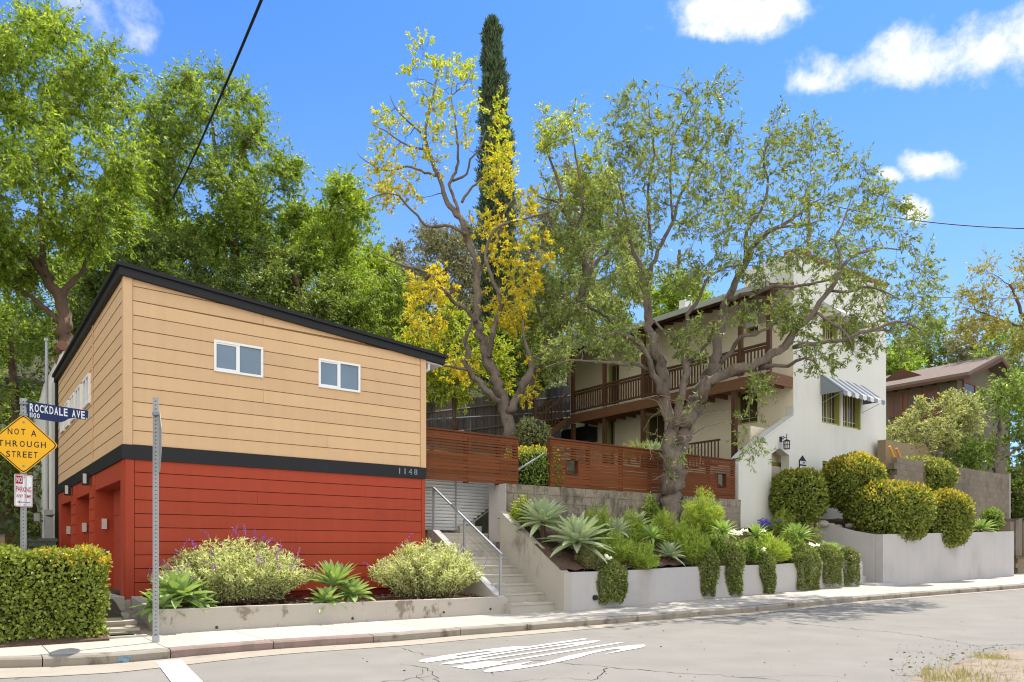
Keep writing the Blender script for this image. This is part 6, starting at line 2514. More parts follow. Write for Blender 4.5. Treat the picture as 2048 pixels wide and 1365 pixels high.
for i, (px, py, Rr, n_, mt, hgt, lab) in enumerate((
        (1086, 1052, 0.70, 44, 'agave_m', 0.42, 'grey green agave at the top of the sloped stair wall'),
        (1154, 1088, 0.80, 52, 'agave_m', 0.36, 'largest grey green agave with long drooping leaves near the foot of the sloped stair wall'),
        (1272, 1056, 0.52, 34, 'agave_m', 0.40, 'pale agave before the block wall, left of the big tree trunk'),
        (1338, 1112, 0.46, 28, 'agave_m', 0.20, 'agave hanging over the wall edge straight below the big tree trunk'),
        (1594, 1068, 0.56, 36, 'agave_l', 0.34, 'bright agave on a thick stem in front of the leftmost clipped globe shrub'),
        (1446, 1074, 0.44, 28, 'aloe', 0.52, 'small green agave right of the big tree among white flowers'),
        (1478, 1090, 0.38, 26, 'aloe', 0.42, 'little agave beside the white flowers right of the big tree'),
        (1236, 1078, 0.44, 26, 'agave_m', 0.52, 'mid-sized grey green agave between the largest agave and the pale one at the block wall'),
        (1304, 1086, 0.40, 26, 'aloe', 0.50, 'green strap-leaved agave just left of the big tree foot'),
        (1398, 1094, 0.42, 28, 'agave_m', 0.55, 'grey green agave above the ragged first trailing shrub of the row'),
        (1512, 1078, 0.42, 28, 'aloe', 0.50, 'green agave between the white roses and the violet agapanthus'),
        (1552, 1086, 0.38, 26, 'agave_m', 0.50, 'grey green agave above the narrow trailing shrub that stands apart'),
        (1424, 1040, 0.46, 26, 'aloe', 0.30, 'tall strap-leaved plant against the block wall right of the big tree'),
        (1652, 1090, 0.46, 40, 'aloe', 0.22, 'spiky green aloe near the right end of the middle planter'),
        (1668, 1106, 0.36, 30, 'aloe', 0.12, 'low aloe at the very end of the middle planter above the trailing shrubs'))):
    p = soil_hit(px, py + 30, mbd)
    u_ = U_of(p[0], p[1])
    vf_ = V_MID + (V_of(P_M1[0], P_M1[1]) - V_MID) * (u_ - uM0) / (uM1 - uM0) + 0.40
    if V_of(p[0], p[1]) < vf_:
        p = on_v(px, py, vf_)
        p[2] = mbd(U_of(p[0], p[1]), vf_)
        hgt = 0.10
    agave(lab, p - Zup * 0.03, Rr, n_, LM[mt], stalk=hgt, seed=20 + i, wide=0.17 if mt != 'aloe' else 0.13, elev=(88, -22), recurve=0.28, group='agaves in the middle bed')


# ------------------------------------------------------------------ airy bushes
def stem_bush(name, label, cat, c, ru, rv, h, nst, nlf, L, Wd, leafm, seed, spikes=0, group=None, upright=0.5, spikem=None, droop=0.0, wr=0.006, spread=0.55, rag=(0.72, 1.10)):
    rg_ = np.random.default_rng(seed)
    root = thing(name, label, cat, c, group)
    c = np.array(c, dtype=float)
    wood = MB()
    P, D = [], []
    tops = []
    for k in range(nst):
        an, rr = rg_.uniform(0, 2 * math.pi), math.sqrt(rg_.uniform())
        x, y = rr * math.cos(an), rr * math.sin(an)
        hh = h * math.sqrt(max(0.05, 1 - 0.80 * rr * rr)) * rg_.uniform(*rag)
        b = c + W(x * ru * (1 - spread), y * rv * (1 - spread), 0)
        t = c + W(x * ru, y * rv, hh)
        m_ = (b + t) / 2 + np.array((0, 0, 0.12 * h)) + rg_.normal(size=3) * 0.03
        tt = np.linspace(0, 1, 7)[:, None]
        path = (1 - tt) ** 2 * b + 2 * tt * (1 - tt) * m_ + tt ** 2 * t
        wood.tube(path, np.linspace(wr, wr * 0.4, 7), 3, cap=False)
        q = rg_.uniform(0.03, 1.0, nlf) ** 0.8
        i0 = np.minimum((q * 6).astype(int), 5)
        fr = (q * 6 - i0)[:, None]
        pp_ = path[i0] * (1 - fr) + path[i0 + 1] * fr
        tg = unit(path[i0 + 1] - path[i0])
        P.append(pp_ + rg_.normal(size=(nlf, 3)) * 0.02)
        D.append(unit(tg * upright + rg_.normal(size=(nlf, 3)) * 0.62 - Zup * droop))
        tops.append((path[-2], path[-1], rr, y))
    P, D = np.concatenate(P), np.concatenate(D)
    sz = rg_.uniform(0.7, 1.3, len(P))
    leaf_obj('foliage', P, D, L * sz, Wd * sz, rg_, leafm, root)
    if spikes:
        sp_, sd_ = [], []
        w2 = wood
        for k in rg_.choice(len(tops), min(spikes, len(tops)), replace=False):
            a, b, rr, y = tops[k]
            d = unit(unit(b - a) * 0.6 + Zup * 0.7 + rg_.normal(size=3) * 0.25)
            Ls = rg_.uniform(0.14, 0.30)
            side_ = rg_.normal(size=3) * 0.4
            pts = [b + d * Ls * t_ + side_ * Ls * t_ * t_ * 0.5 - Zup * 0.10 * Ls * t_ ** 3 for t_ in np.linspace(0, 1, 6)]
            w2.tube(pts, 0.0035, 3, cap=False)
            for t_ in np.linspace(0.25, 1, 16):
                i_ = min(int(t_ * 5), 4)
                base_ = pts[i_] + (pts[i_ + 1] - pts[i_]) * (t_ * 5 - i_)
                sp_.append(base_)
                sd_.append(rg_.normal(size=3) + d * 0.4)
        leaf_obj('flower_spikes', np.array(sp_), np.array(sd_), 0.026, 0.016, rg_, spikem, root)
    wood.build('stems', M['bark_brown'], root)
    return root


def left_bush(px0, px1, ytop, vv, rv, seed, label, nst, spikes):
    u0 = U_of(*on_v(px0, 1150, vv)[:2])
    u1 = U_of(*on_v(px1, 1150, vv)[:2])
    uc = (u0 + u1) / 2
    Yc = W(uc, vv, 0)[1]
    zt_ = CAMZ + (HZ - ytop) / F * Yc
    zb_ = left_soil(uc, vv)
    return stem_bush('salvia_bush', label, 'bush', W(uc, vv, zb_), (u1 - u0) / 2, rv, zt_ - zb_, nst, 62, 0.072, 0.020, LM['salvia'], seed, spikes, 'salvia bushes', 0.5, LM['purple'], 0.05)


left_bush(298, 630, 1085, 12.34, 0.66, 3, 'broad pale green salvia bush with purple flower spikes left of the agave clump', 420, 60)
left_bush(738, 962, 1086, 12.20, 0.62, 4, 'rounder pale green salvia bush between the agave clump and the front steps', 300, 14)

# feathery and other plants of the middle bed
for i, (px, py, w_, h_, mt, ln_, wd_, nst, nlf, lab, nm) in enumerate((
        (1046, 1046, 50, 52, 'limeshrub', 0.07, 0.03, 70, 50, 'yellow green shrub tucked into the top corner by the sloped stair wall', 'shrub'),
        (1232, 1116, 84, 50, 'feather', 0.06, 0.010, 120, 90, 'feathery bright green bush left of the big tree behind the single trailing shrub', 'feathery_bush'),
        (1284, 1130, 70, 44, 'feather', 0.06, 0.010, 110, 90, 'low feathery green bush at the wall edge left of the big tree', 'feathery_bush'),
        (1196, 1080, 70, 70, 'feather', 0.06, 0.010, 90, 80, 'feathery green bush behind the largest agave', 'feathery_bush'),
        (1228, 1052, 52, 68, 'shrub', 0.12, 0.035, 50, 40, 'dark leafy lily clump against the block wall', 'lily_clump'),
        (1300, 1052, 46, 60, 'shrub', 0.06, 0.03, 60, 50, 'small leafy shrub against the block wall left of the big tree trunk', 'shrub'),
        (1404, 1066, 100, 76, 'feather', 0.07, 0.011, 170, 100, 'tall feathery bright green bush right against the big tree trunk', 'feathery_bush'),
        (1388, 1118, 84, 60, 'feather', 0.06, 0.011, 120, 90, 'low feathery bush at the foot of the big tree trunk on its right', 'feathery_bush'),
        (1488, 1060, 110, 62, 'olive', 0.05, 0.008, 170, 90, 'dull olive rosemary bush before the pillar of the white wing wall', 'rosemary_bush'),
        (1432, 1112, 70, 50, 'shrub', 0.05, 0.03, 90, 60, 'mixed leafy shrub above the second trailing shrub', 'shrub'),
        (1540, 1116, 84, 46, 'feather', 0.07, 0.014, 120, 80, 'bright feathery bush right of the violet agapanthus', 'feathery_bush'),
        (1502, 1118, 64, 44, 'shrub', 0.05, 0.03, 80, 60, 'leafy shrub below the white flowers', 'shrub'),
        (1566, 1066, 60, 44, 'feather', 0.06, 0.014, 80, 70, 'small bright bush beside the violet agapanthus under the globe shrub', 'feathery_bush'),
        (1120, 1030, 60, 44, 'shrub', 0.07, 0.03, 70, 60, 'leafy white-flowered shrub against the block wall behind the largest agave', 'shrub'),
        (1326, 1088, 60, 60, 'feather', 0.10, 0.010, 90, 80, 'feathery tuft at the left foot of the big tree trunk', 'feathery_bush'),
        (1258, 1082, 70, 56, 'feather', 0.10, 0.010, 100, 80, 'feathery bush below the pale agave at the block wall', 'feathery_bush'),
        (1180, 1128, 60, 40, 'olive', 0.06, 0.012, 70, 60, 'low dull plant right behind the largest agave near the wall edge', 'plant'),
        (1360, 1100, 60, 50, 'feather', 0.09, 0.012, 90, 80, 'feathery clump straight below the big tree trunk', 'feathery_bush'),
        (1450, 1050, 90, 60, 'shrub', 0.06, 0.03, 110, 60, 'leafy green shrub between the big tree and the rosemary bush', 'shrub'),
        (1580, 1110, 70, 48, 'shrub', 0.06, 0.03, 90, 60, 'leafy shrub above the widest trailing shrub', 'shrub'),
        (1622, 1086, 56, 40, 'olive', 0.08, 0.012, 70, 60, 'thin spiky grey plant by the side steps', 'spiky_plant'))):
    p = soil_hit(px, py + 6, mbd)
    s_ = p[1] / F
    ln_ = ln_ * 1.5 if mt == 'feather' else ln_
    stem_bush(nm, lab, 'bush' if 'bush' in nm else 'plant', p - Zup * 0.04, w_ * s_ * 0.5, w_ * s_ * 0.42, h_ * s_ * 1.12, nst, nlf, ln_, wd_, LM[mt], 40 + i, group='bushes in the middle bed', upright=0.9 if mt in ('feather', 'olive') else 0.4, rag=(0.45, 1.2) if mt == 'feather' else (0.6, 1.15))


def flowers(name, label, cat, px, py, w_, n, material, leafm, seed, size=0.045, h=0.45, fn=mbd, group=None, tall=False):
    rg_ = np.random.default_rng(seed)
    p = soil_hit(px, py + 18, fn)
    s_ = p[1] / F
    root = thing(name, label, cat, p - Zup * 0.03, group)
    wood = MB()
    FP, FD, LP, LD = [], [], [], []
    for k in range(n):
        x, y = rg_.normal() * w_ * s_ * 0.32, rg_.normal() * w_ * s_ * 0.25
        t = p + W(x, y, h * rg_.uniform(0.75, 1.1))
        b = p + W(x * 0.3, y * 0.3, 0)
        wood.tube([b, (b + t) / 2 + rg_.normal(size=3) * 0.02, t], 0.005, 3, cap=False)
        m_ = 34 if tall else 12
        d = unit(rg_.normal(size=(m_, 3)) + Zup * 0.3)
        FP.append(t + d * size * (0.6 if tall else 0.1))
        FD.append(d)
        mm = 14
        f_ = rg_.uniform(0.05, 0.8, (mm, 1))
        LP.append(b + (t - b) * f_)
        LD.append(unit(rg_.normal(size=(mm, 3)) + Zup * 0.6))
    leaf_obj('blossoms', np.concatenate(FP), np.concatenate(FD), size, size * 0.62, rg_, material, root)
    leaf_obj('leaves', np.concatenate(LP), np.concatenate(LD), 0.10, 0.03, rg_, leafm, root)
    wood.build('stems', M['bark_brown'], root)


flowers('agapanthus', 'violet agapanthus heads right of the rosemary bush below the leftmost globe shrub', 'flower', 1534, 1056, 52, 12, LM['agapanthus'], LM['shrub'], 1, 0.05, 0.45, tall=True, group='agapanthus in the middle bed')
flowers('agapanthus', 'violet agapanthus standing above the rosemary bush near the white pillar', 'flower', 1474, 1016, 16, 3, LM['agapanthus'], LM['shrub'], 2, 0.045, 0.40, tall=True, group='agapanthus in the middle bed')
flowers('agapanthus', 'single violet bloom just left of the big tree trunk', 'flower', 1316, 1040, 8, 2, LM['agapanthus'], LM['shrub'], 9, 0.04, 0.3, tall=True, group='agapanthus in the middle bed')
flowers('rose_bush', 'white roses in the middle of the bed right of the big tree', 'flower', 1470, 1078, 60, 13, LM['white'], LM['shrub'], 3, 0.075, 0.42, group='white roses')
flowers('rose_bush', 'white roses low above the third trailing shrub', 'flower', 1504, 1106, 34, 9, LM['white'], LM['shrub'], 4, 0.070, 0.36, group='white roses')
flowers('rose_bush', 'two white roses beside the single trailing shrub', 'flower', 1214, 1120, 20, 4, LM['white'], LM['shrub'], 5, 0.065, 0.25, group='white roses')
flowers('rose_bush', 'white roses by the right end agave below the side steps', 'flower', 1612, 1090, 40, 9, LM['white'], LM['shrub'], 6, 0.065, 0.28, group='white roses')
flowers('rose_bush', 'white roses behind the two large agaves on the left', 'flower', 1128, 1040, 16, 6, LM['white'], LM['shrub'], 8, 0.075, 0.5, group='white roses')

# trailing shrubs spilling over the middle wall
for i, (px, w_, yt, yb, lab) in enumerate((
        (1222, 54, 1124, 1203, 'round trailing shrub hanging alone over the left part of the wall'),
        (1412, 42, 1093, 1188, 'ragged trailing shrub with a long thin tail, first of the close row'),
        (1464, 46, 1090, 1186, 'trailing shrub with a split tail right of the ragged one'),
        (1533, 38, 1107, 1188, 'narrow dark trailing shrub standing apart in the middle of the row'),
        (1611, 62, 1088, 1180, 'widest trailing shrub of the row, left of the vent cover'),
        (1660, 44, 1092, 1168, 'trailing shrub right of the vent cover'),
        (1698, 30, 1096, 1168, 'thin last trailing shrub near the rounded wall end'))):
    # where the wall face is crossed
    a, b = ab(px, (yt + yb) / 2)
    den = nM[0] * a + nM[1]
    Y = (nM[0] * P_M0[0] + nM[1] * P_M0[1]) / den
    pc = on_y(px, (yt + yb) / 2, Y)
    zt_, zb_ = on_y(px, yt, Y)[2], on_y(px, yb, Y)[2]
    root = thing('trailing_shrub', lab, 'shrub', (pc[0], pc[1], zt_), 'shrubs trailing over the planter wall')
    hw = w_ / F * Y * 0.5 / 0.80
    n_ = int(7500 * (w_ / 50))
    rg_ = np.random.default_rng(60 + i)
    t_ = rg_.uniform(0, 1, n_)                      # 0 top .. 1 bottom
    ph = rg_.uniform(-math.pi, math.pi, n_)
    prof_ = np.where(t_ < 0.25, np.sqrt(np.clip(t_ / 0.25, 0.02, 1)) * 0.9 + 0.1, 1.0 - (0.50 if i in (1, 2, 3) else 0.22) * ((t_ - 0.25) / 0.75) ** 1.6)
    ragged = 1 + 0.14 * np.sin(ph * 3 + i) + 0.12 * np.sin(t_ * 9 + ph * 2 + i * 2)
    x = np.sin(ph) * hw * prof_ * ragged + 0.10 * hw * np.sin(t_ * 5 + i) + (0.25 * hw * t_ if i in (1, 2) else 0)
    dep = 0.24 + 0.06 * (1 - t_)
    y = -np.cos(ph) * dep * prof_ * ragged - 0.02 + 0.10 * (1 - t_)
    zz = zt_ + (zb_ - zt_) * (t_ + rg_.normal(size=n_) * 0.02 + 0.05 * np.sin(ph * 4 + i) * t_)
    # mound on top of the wall
    P = pc * xy + x[:, None] * dirM * xy + y[:, None] * nM + np.stack([np.zeros(n_), np.zeros(n_), zz], 1)
    Nn = unit(np.sin(ph)[:, None] * dirM * xy - np.cos(ph)[:, None] * nM + Zup * np.where(t_ < 0.25, 0.9 - 2.5 * t_, 0.05)[:, None])
    D = unit(Nn * 0.6 + rg_.normal(size=P.shape) * 0.7 + Zup * 0.1)
    sz = rg_.uniform(0.7, 1.3, n_)
    leaf_obj('foliage', P - Nn * rg_.uniform(-0.015, 0.05, (n_, 1)), D, 0.050 * sz, 0.028 * sz, rg_, LM['box'], root, up=Nn)
    cc = pc * xy + nM * 0.02 + np.array((0, 0, (zt_ + zb_) / 2 + 0.06))
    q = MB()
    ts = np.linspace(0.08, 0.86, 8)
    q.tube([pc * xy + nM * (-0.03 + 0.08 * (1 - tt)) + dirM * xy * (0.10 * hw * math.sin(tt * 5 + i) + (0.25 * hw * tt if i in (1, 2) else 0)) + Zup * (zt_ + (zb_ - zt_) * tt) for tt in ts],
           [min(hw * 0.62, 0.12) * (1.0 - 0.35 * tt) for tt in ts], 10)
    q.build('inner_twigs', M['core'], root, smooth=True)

# ------------------------------------------------------------------ clipped globes of the right terrace
def px_ell(x0, x1, yt, yb, Y):
    s_ = Y / F
    c = on_y((x0 + x1) / 2, (yt + yb) / 2, Y)
    return c, ((x1 - x0) / 2 * s_ / 1.03, (x1 - x0) / 2 * s_ * 0.95, (yb - yt) / 2 * s_)


def gnd(x, y):
    return float(right_soil(x, y))


for (x0, x1, yt, yb, Y, tip, lab, n_, p_, tr) in (
        (1540, 1644, 940, 1048, 23.2, 0.16, 'leftmost clipped globe shrub, dark green with few golden tips, hiding the pointed doorway foot', 8500, 2.6, True),
        (1646, 1770, 917, 1018, 23.6, 0.42, 'clipped globe shrub with golden crown on a bare trunk against the white house wall', 10500, 2.3, True),
        (1699, 1849, 967, 1083, 22.9, 0.36, 'largest clipped orange-tipped shrub spilling over the tall planter wall', 13000, 2.5, False),
        (1838, 1936, 989, 1090, 24.2, 0.45, 'squat orange-tipped shrub right of the largest one on the planter wall', 9500, 2.4, False),
        (1790, 1902, 919, 997, 26.3, 0.10, 'dark clipped globe shrub behind the orange-tipped ones, before the tan wall', 8500, 2.3, True)):
    c, r = px_ell(x0, x1, yt, yb, Y)
    trunk = None
    if tr:
        g = gnd(c[0], c[1])
        trunk = [((c[0] - 0.05, c[1] - 0.1, g - 0.1), (c[0] - 0.12, c[1], c[2] - r[2] * 0.6), 0.075, 0.055), ((c[0] + 0.02, c[1] - 0.05, g + 0.25), (c[0] + 0.3, c[1], c[2] - r[2] * 0.5), 0.05, 0.035)]
    clipped('globe_shrub', lab, 'shrub', c, r, n_, 0.100, 0.056, LM['topiary'], LM['tips'], tip, 'clipped globe shrubs', p_, base=(c[0], c[1], min(c[2] - r[2], gnd(c[0], c[1]))), trunk=trunk, lump=0.11)
p = on_y(1962, 1058, 25.6)
agave('spiky green agave alone at the right end of the tall planter', (p[0], p[1], gnd(p[0], p[1]) - 0.05), 0.58, 34, LM['agave_l'], stalk=0.12, seed=50, wide=0.13, elev=(80, -5), recurve=0.5)
c, r = px_ell(1968, 2000, 1022, 1062, 26.6)
clipped('shrub', 'small round leafy shrub before the grey block wall end', 'shrub', c, r, 1500, 0.09, 0.05, LM['shrub'], lump=0.08)
for i, (x, y, s_) in enumerate(((1645, 1046, 0.16), (1662, 1050, 0.12), (1676, 1052, 0.10), (1700, 1050, 0.12))):
    pr = on_y(x, y, 23.0)
    o = ellipsoid_core('rock', (pr[0], pr[1], pr[2] - 0.03), (s_ * 1.3, s_, s_ * 0.7), M['rock'], None)
    tag(o, ['largest rock at the top of the side steps', 'rock under the golden-crowned globe trunk, left of it', 'smallest rock near the golden-crowned globe trunk', 'rock right of the golden-crowned globe trunk'][i], 'rock', 'rocks edging the terrace')
c, r = px_ell(1560, 1600, 1020, 1052, 22.6)
clipped('shrub', 'small dark shrub under the leftmost globe shrub by the side steps', 'shrub', c + np.array((0.35, 0.2, 0)), r, 1300, 0.08, 0.04, LM['topiary'], lump=0.08)

# yard plants seen over and between the slat fences
p = on_y(1068, 930, 17.6)
c, r = px_ell(1030, 1104, 900, 985, 17.9)
clipped('yard_hedge', 'bright green clipped hedge filling the gap between the two redwood fences', 'hedge', c, (r[0] * 1.5, 0.4, r[2]), 6500, 0.06, 0.035, LM['shrub'], LM['gold'], 0.25, p=5.0, lump=0.04)
c, r = px_ell(1040, 1100, 838, 900, 19.6)
clipped('shrub', 'loose grey green shrub above the hedge in the gap between the fences', 'shrub', c, r, 2600, 0.10, 0.04, LM['olive'], lump=0.2)
for i, (px, py, Rr) in enumerate(((1258, 900, 0.55), (1276, 894, 0.6), (1306, 896, 0.62), (1322, 892, 0.55), (1215, 892, 0.4))):
    pb_ = on_y(px, py + 22, 20.6)
    agave(['thin spiky plant above the long fence, right of the first peephole', 'pale upright spiky plant beside the patio post', 'blue grey spiky plant before the patio railing', 'rightmost spiky plant beside the big tree trunk over the fence', 'low spiky plant behind the fence below the dark patio door'][i],
          pb_, Rr, 22, LM['agave_m'] if i in (2, 3) else LM['olive'], seed=70 + i, wide=0.07, elev=(86, 40), recurve=0.5, cat='spiky plant', name='spiky_plant', group='spiky plants over the fence')

# dry grass and crumbs on the shoulder and road
pts = []
for (px, py, w_, n_) in ((1960, 1368, 70, 700), (1900, 1372, 44, 300), (1988, 1325, 30, 260), (2010, 1350, 50, 120), (1855, 1352, 12, 50), (1900, 1331, 14, 30)):
    c_ = road_pt(px, py, 0.0)
    s_ = c_[1] / F
    q = c_ + np.stack([rng.normal(size=n_) * w_ * s_ * 0.45, rng.normal(size=n_) * w_ * s_ * 0.9, np.full(n_, 0.02)], 1)
    pts.append(q)
pts = np.concatenate(pts)
o = leaf_obj('grass', pts, unit(rng.normal(size=pts.shape) * 0.6 + Zup * 0.9), rng.uniform(0.05, 0.13, len(pts)), 0.008, rng, LM['grass'])
tag(o, 'dry yellow green grass tufts on the dirt shoulder', 'grass', kind='stuff')
q = MB()
rd = random.Random(2)
spots = [(rd.uniform(700, 2048), rd.uniform(1215, 1365)) for _ in range(120)] + [(rd.uniform(1780, 2048), rd.uniform(1290, 1365)) for _ in range(300)]
for k in range(220):
    a_ = rd.uniform(0, 1)
    kk = kerb_s(a_ * ksum[-1])
    spots.append(kk + W(0, -0.03 - abs(rd.gauss(0, 0.10)), -KH))
for sp_ in spots:
    if isinstance(sp_, tuple):
        if sp_[1] < 1250 and sp_[0] < 1500:
            continue
        c_ = road_pt(*sp_, lift=0.0)
        big = rd.random() < 0.06
        s_ = rd.uniform(0.014, 0.022) if big else rd.uniform(0.004, 0.010)
    else:
        c_ = sp_
        s_ = rd.uniform(0.004, 0.011)
    a_ = rd.uniform(0, 6.28)
    fr = (c_ + np.array((0, 0, 0.0)), (math.cos(a_), math.sin(a_), 0), (-math.sin(a_), math.cos(a_), 0))
    q.prism([np.array(fr[0]) + np.array(fr[1]) * s_ * x + np.array(fr[2]) * s_ * y * 0.8 for x, y in ((-1, -0.4), (0.1, -1), (1, -0.2), (0.6, 0.8), (-0.5, 0.9))], (0, 0, s_ * 0.8))
M['litter'] = mat('leaf_litter', (0.19, 0.135, 0.085), 0.95, 0.3, 8, bump=0.2, island=0.5)
tag(q.build('litter', M['litter']), 'crumbs and dry leaf litter along the gutter and road', 'litter', kind='stuff')
# mulch chips on the planting beds
q = MB()
for k in range(2600):
    if k % 3 == 0:
        u, v = rd.uniform(uL0 + 0.2, uL1 - 0.1), rd.uniform(V_LEFT + 0.2, V_G0 - 0.05)
        z = left_soil(u, v) + 0.01
    else:
        u, v = rd.uniform(uM0 + 0.05, uM1 - 0.2), V_MID + 0.25 + abs(rd.gauss(0, 0.5))
        z = float(mid_soil(u, v)) + 0.02
    c_ = W(u, v, z)
    a_ = rd.uniform(0, 6.28)
    d1 = np.array((math.cos(a_), math.sin(a_), rd.uniform(-0.4, 0.4))) * rd.uniform(0.015, 0.04)
    d2 = np.array((-math.sin(a_), math.cos(a_), rd.uniform(-0.3, 0.3))) * 0.010
    q.quad(c_ - d1 - d2, c_ + d1 - d2, c_ + d1 + d2, c_ - d1 + d2)
M['mulch'] = mat('bark_mulch', (0.20, 0.105, 0.065), 1.0, 0.3, 8, bump=0.2, island=0.4)
tag(q.build('mulch', M['mulch']), 'reddish bark mulch scattered over the planting beds', 'mulch', kind='stuff')

# ------------------------------------------------------------------ trees
LM['t_street'] = leaf_mat('street_tree_leaf', [(0.070, 0.100, 0.032), (0.13, 0.165, 0.050), (0.18, 0.21, 0.080), (0.10, 0.135, 0.045), (0.26, 0.29, 0.085), (0.055, 0.080, 0.026), (0.15, 0.20, 0.05)], 0.38, tint=(1.35, 1.3, 0.45), nscale=0.8, nvar=0.25, rough=0.55, spec=0.25)
LM['t_yellow'] = leaf_mat('yellow_tree_leaf', [(0.38, 0.32, 0.020), (0.46, 0.35, 0.018), (0.32, 0.33, 0.03), (0.42, 0.28, 0.015), (0.36, 0.36, 0.05)], 0.44, tint=(1.2, 1.15, 0.35), nscale=0.8, nvar=0.15)
LM['t_yellowgreen'] = leaf_mat('yellow_green_leaf', [(0.30, 0.33, 0.03), (0.22, 0.28, 0.03), (0.36, 0.36, 0.04)], 0.48, tint=(1.2, 1.15, 0.35), nscale=0.8, nvar=0.15)
LM['t_bright'] = leaf_mat('bright_tree_leaf', [(0.070, 0.118, 0.014), (0.145, 0.220, 0.024), (0.27, 0.32, 0.040), (0.10, 0.165, 0.018), (0.20, 0.25, 0.07)], 0.46, tint=(1.35, 1.3, 0.35), nscale=0.5, nvar=0.35)
LM['t_mid'] = leaf_mat('mid_green_leaf', [(0.065, 0.11, 0.018), (0.13, 0.20, 0.028), (0.23, 0.285, 0.050), (0.09, 0.15, 0.02), (0.17, 0.20, 0.07)], 0.46, tint=(1.3, 1.25, 0.4), nscale=0.5, nvar=0.35)
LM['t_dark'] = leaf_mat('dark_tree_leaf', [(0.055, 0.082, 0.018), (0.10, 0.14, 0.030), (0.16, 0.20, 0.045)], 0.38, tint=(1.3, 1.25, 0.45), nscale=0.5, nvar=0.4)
LM['t_silver'] = leaf_mat('silver_green_leaf', [(0.09, 0.125, 0.04), (0.17, 0.205, 0.075), (0.27, 0.29, 0.13), (0.12, 0.17, 0.045)], 0.40, tint=(1.3, 1.25, 0.5), nscale=0.6, nvar=0.28, rough=0.55, spec=0.25)
LM['t_grey'] = leaf_mat('grey_green_leaf', [(0.085, 0.090, 0.05), (0.13, 0.13, 0.075), (0.17, 0.165, 0.095)], 0.32, nscale=0.5, nvar=0.3)
LM['t_cypress'] = leaf_mat('cypress_leaf', [(0.025, 0.045, 0.022), (0.055, 0.085, 0.040), (0.085, 0.115, 0.055)], 0.2, nscale=1.2, nvar=0.4)
LM['t_warm'] = leaf_mat('warm_green_leaf', [(0.14, 0.155, 0.03), (0.21, 0.21, 0.045), (0.25, 0.19, 0.05), (0.16, 0.20, 0.045)], 0.42, nscale=0.8, nvar=0.3)
LM['t_pale'] = leaf_mat('pale_tree_leaf', [(0.14, 0.17, 0.06), (0.24, 0.26, 0.11), (0.32, 0.32, 0.16), (0.19, 0.23, 0.07)], 0.40, nscale=0.8, nvar=0.25)
LM['t_cover'] = leaf_mat('undergrowth_leaf', [(0.03, 0.045, 0.012), (0.06, 0.085, 0.02), (0.10, 0.125, 0.03)], 0.35, nscale=0.4, nvar=0.4)


def limb(pts, Y, d0=0.0, d1=0.0):
    """traced limb: (px, py, radius) with depth running from Y+d0 to Y+d1"""
    n = len(pts)
    out = []
    for i, (px, py, r) in enumerate(pts):
        y = Y + d0 + (d1 - d0) * (i / max(n - 1, 1))
        p = on_y(px, py, y)
        out.append((p[0], p[1], p[2], r))
    return out


def build_tree(name, label, base, limbs, targets, leaf, seed, bark, leafs, group=None, cat='tree', k=4, m=9, length=0.45, L=0.11, Wd=0.035, droop=0.2, out=0.5, centre=None, r_tip=0.007, r_gain=0.010, twigs=True, crown_name='crown', extra=None, kink=0.16, lift=0.10, tuft=0.15):
    rg_ = np.random.default_rng(seed)
    root = thing(name, label, cat, base, group)
    wood, ends = grow(limbs, targets, rg_, r_tip, r_gain, kink=kink, lift=lift)
    cen = np.mean(targets, axis=0) - Zup * 1.0 if centre is None else centre
    P, D = sprays(ends, rg_, k, m, length, cen, droop, out, wood if twigs else None, r_tip * 0.6, tuft)
    wood.build('trunk', bark, root, smooth=True)
    sz = rg_.uniform(0.65, 1.3, len(P))
    if callable(leafs):
        sel = leafs(P, rg_)
        for i, (nm_, mt_) in enumerate(leaf):
            kq = sel == i
            if kq.any():
                leaf_obj(nm_, P[kq], D[kq], L * sz[kq], Wd * sz[kq], rg_, mt_, root)
    else:
        leaf_obj(crown_name, P, D, L * sz, Wd * sz, rg_, leafs, root)
    return root, cen


rt = np.random.default_rng(11)

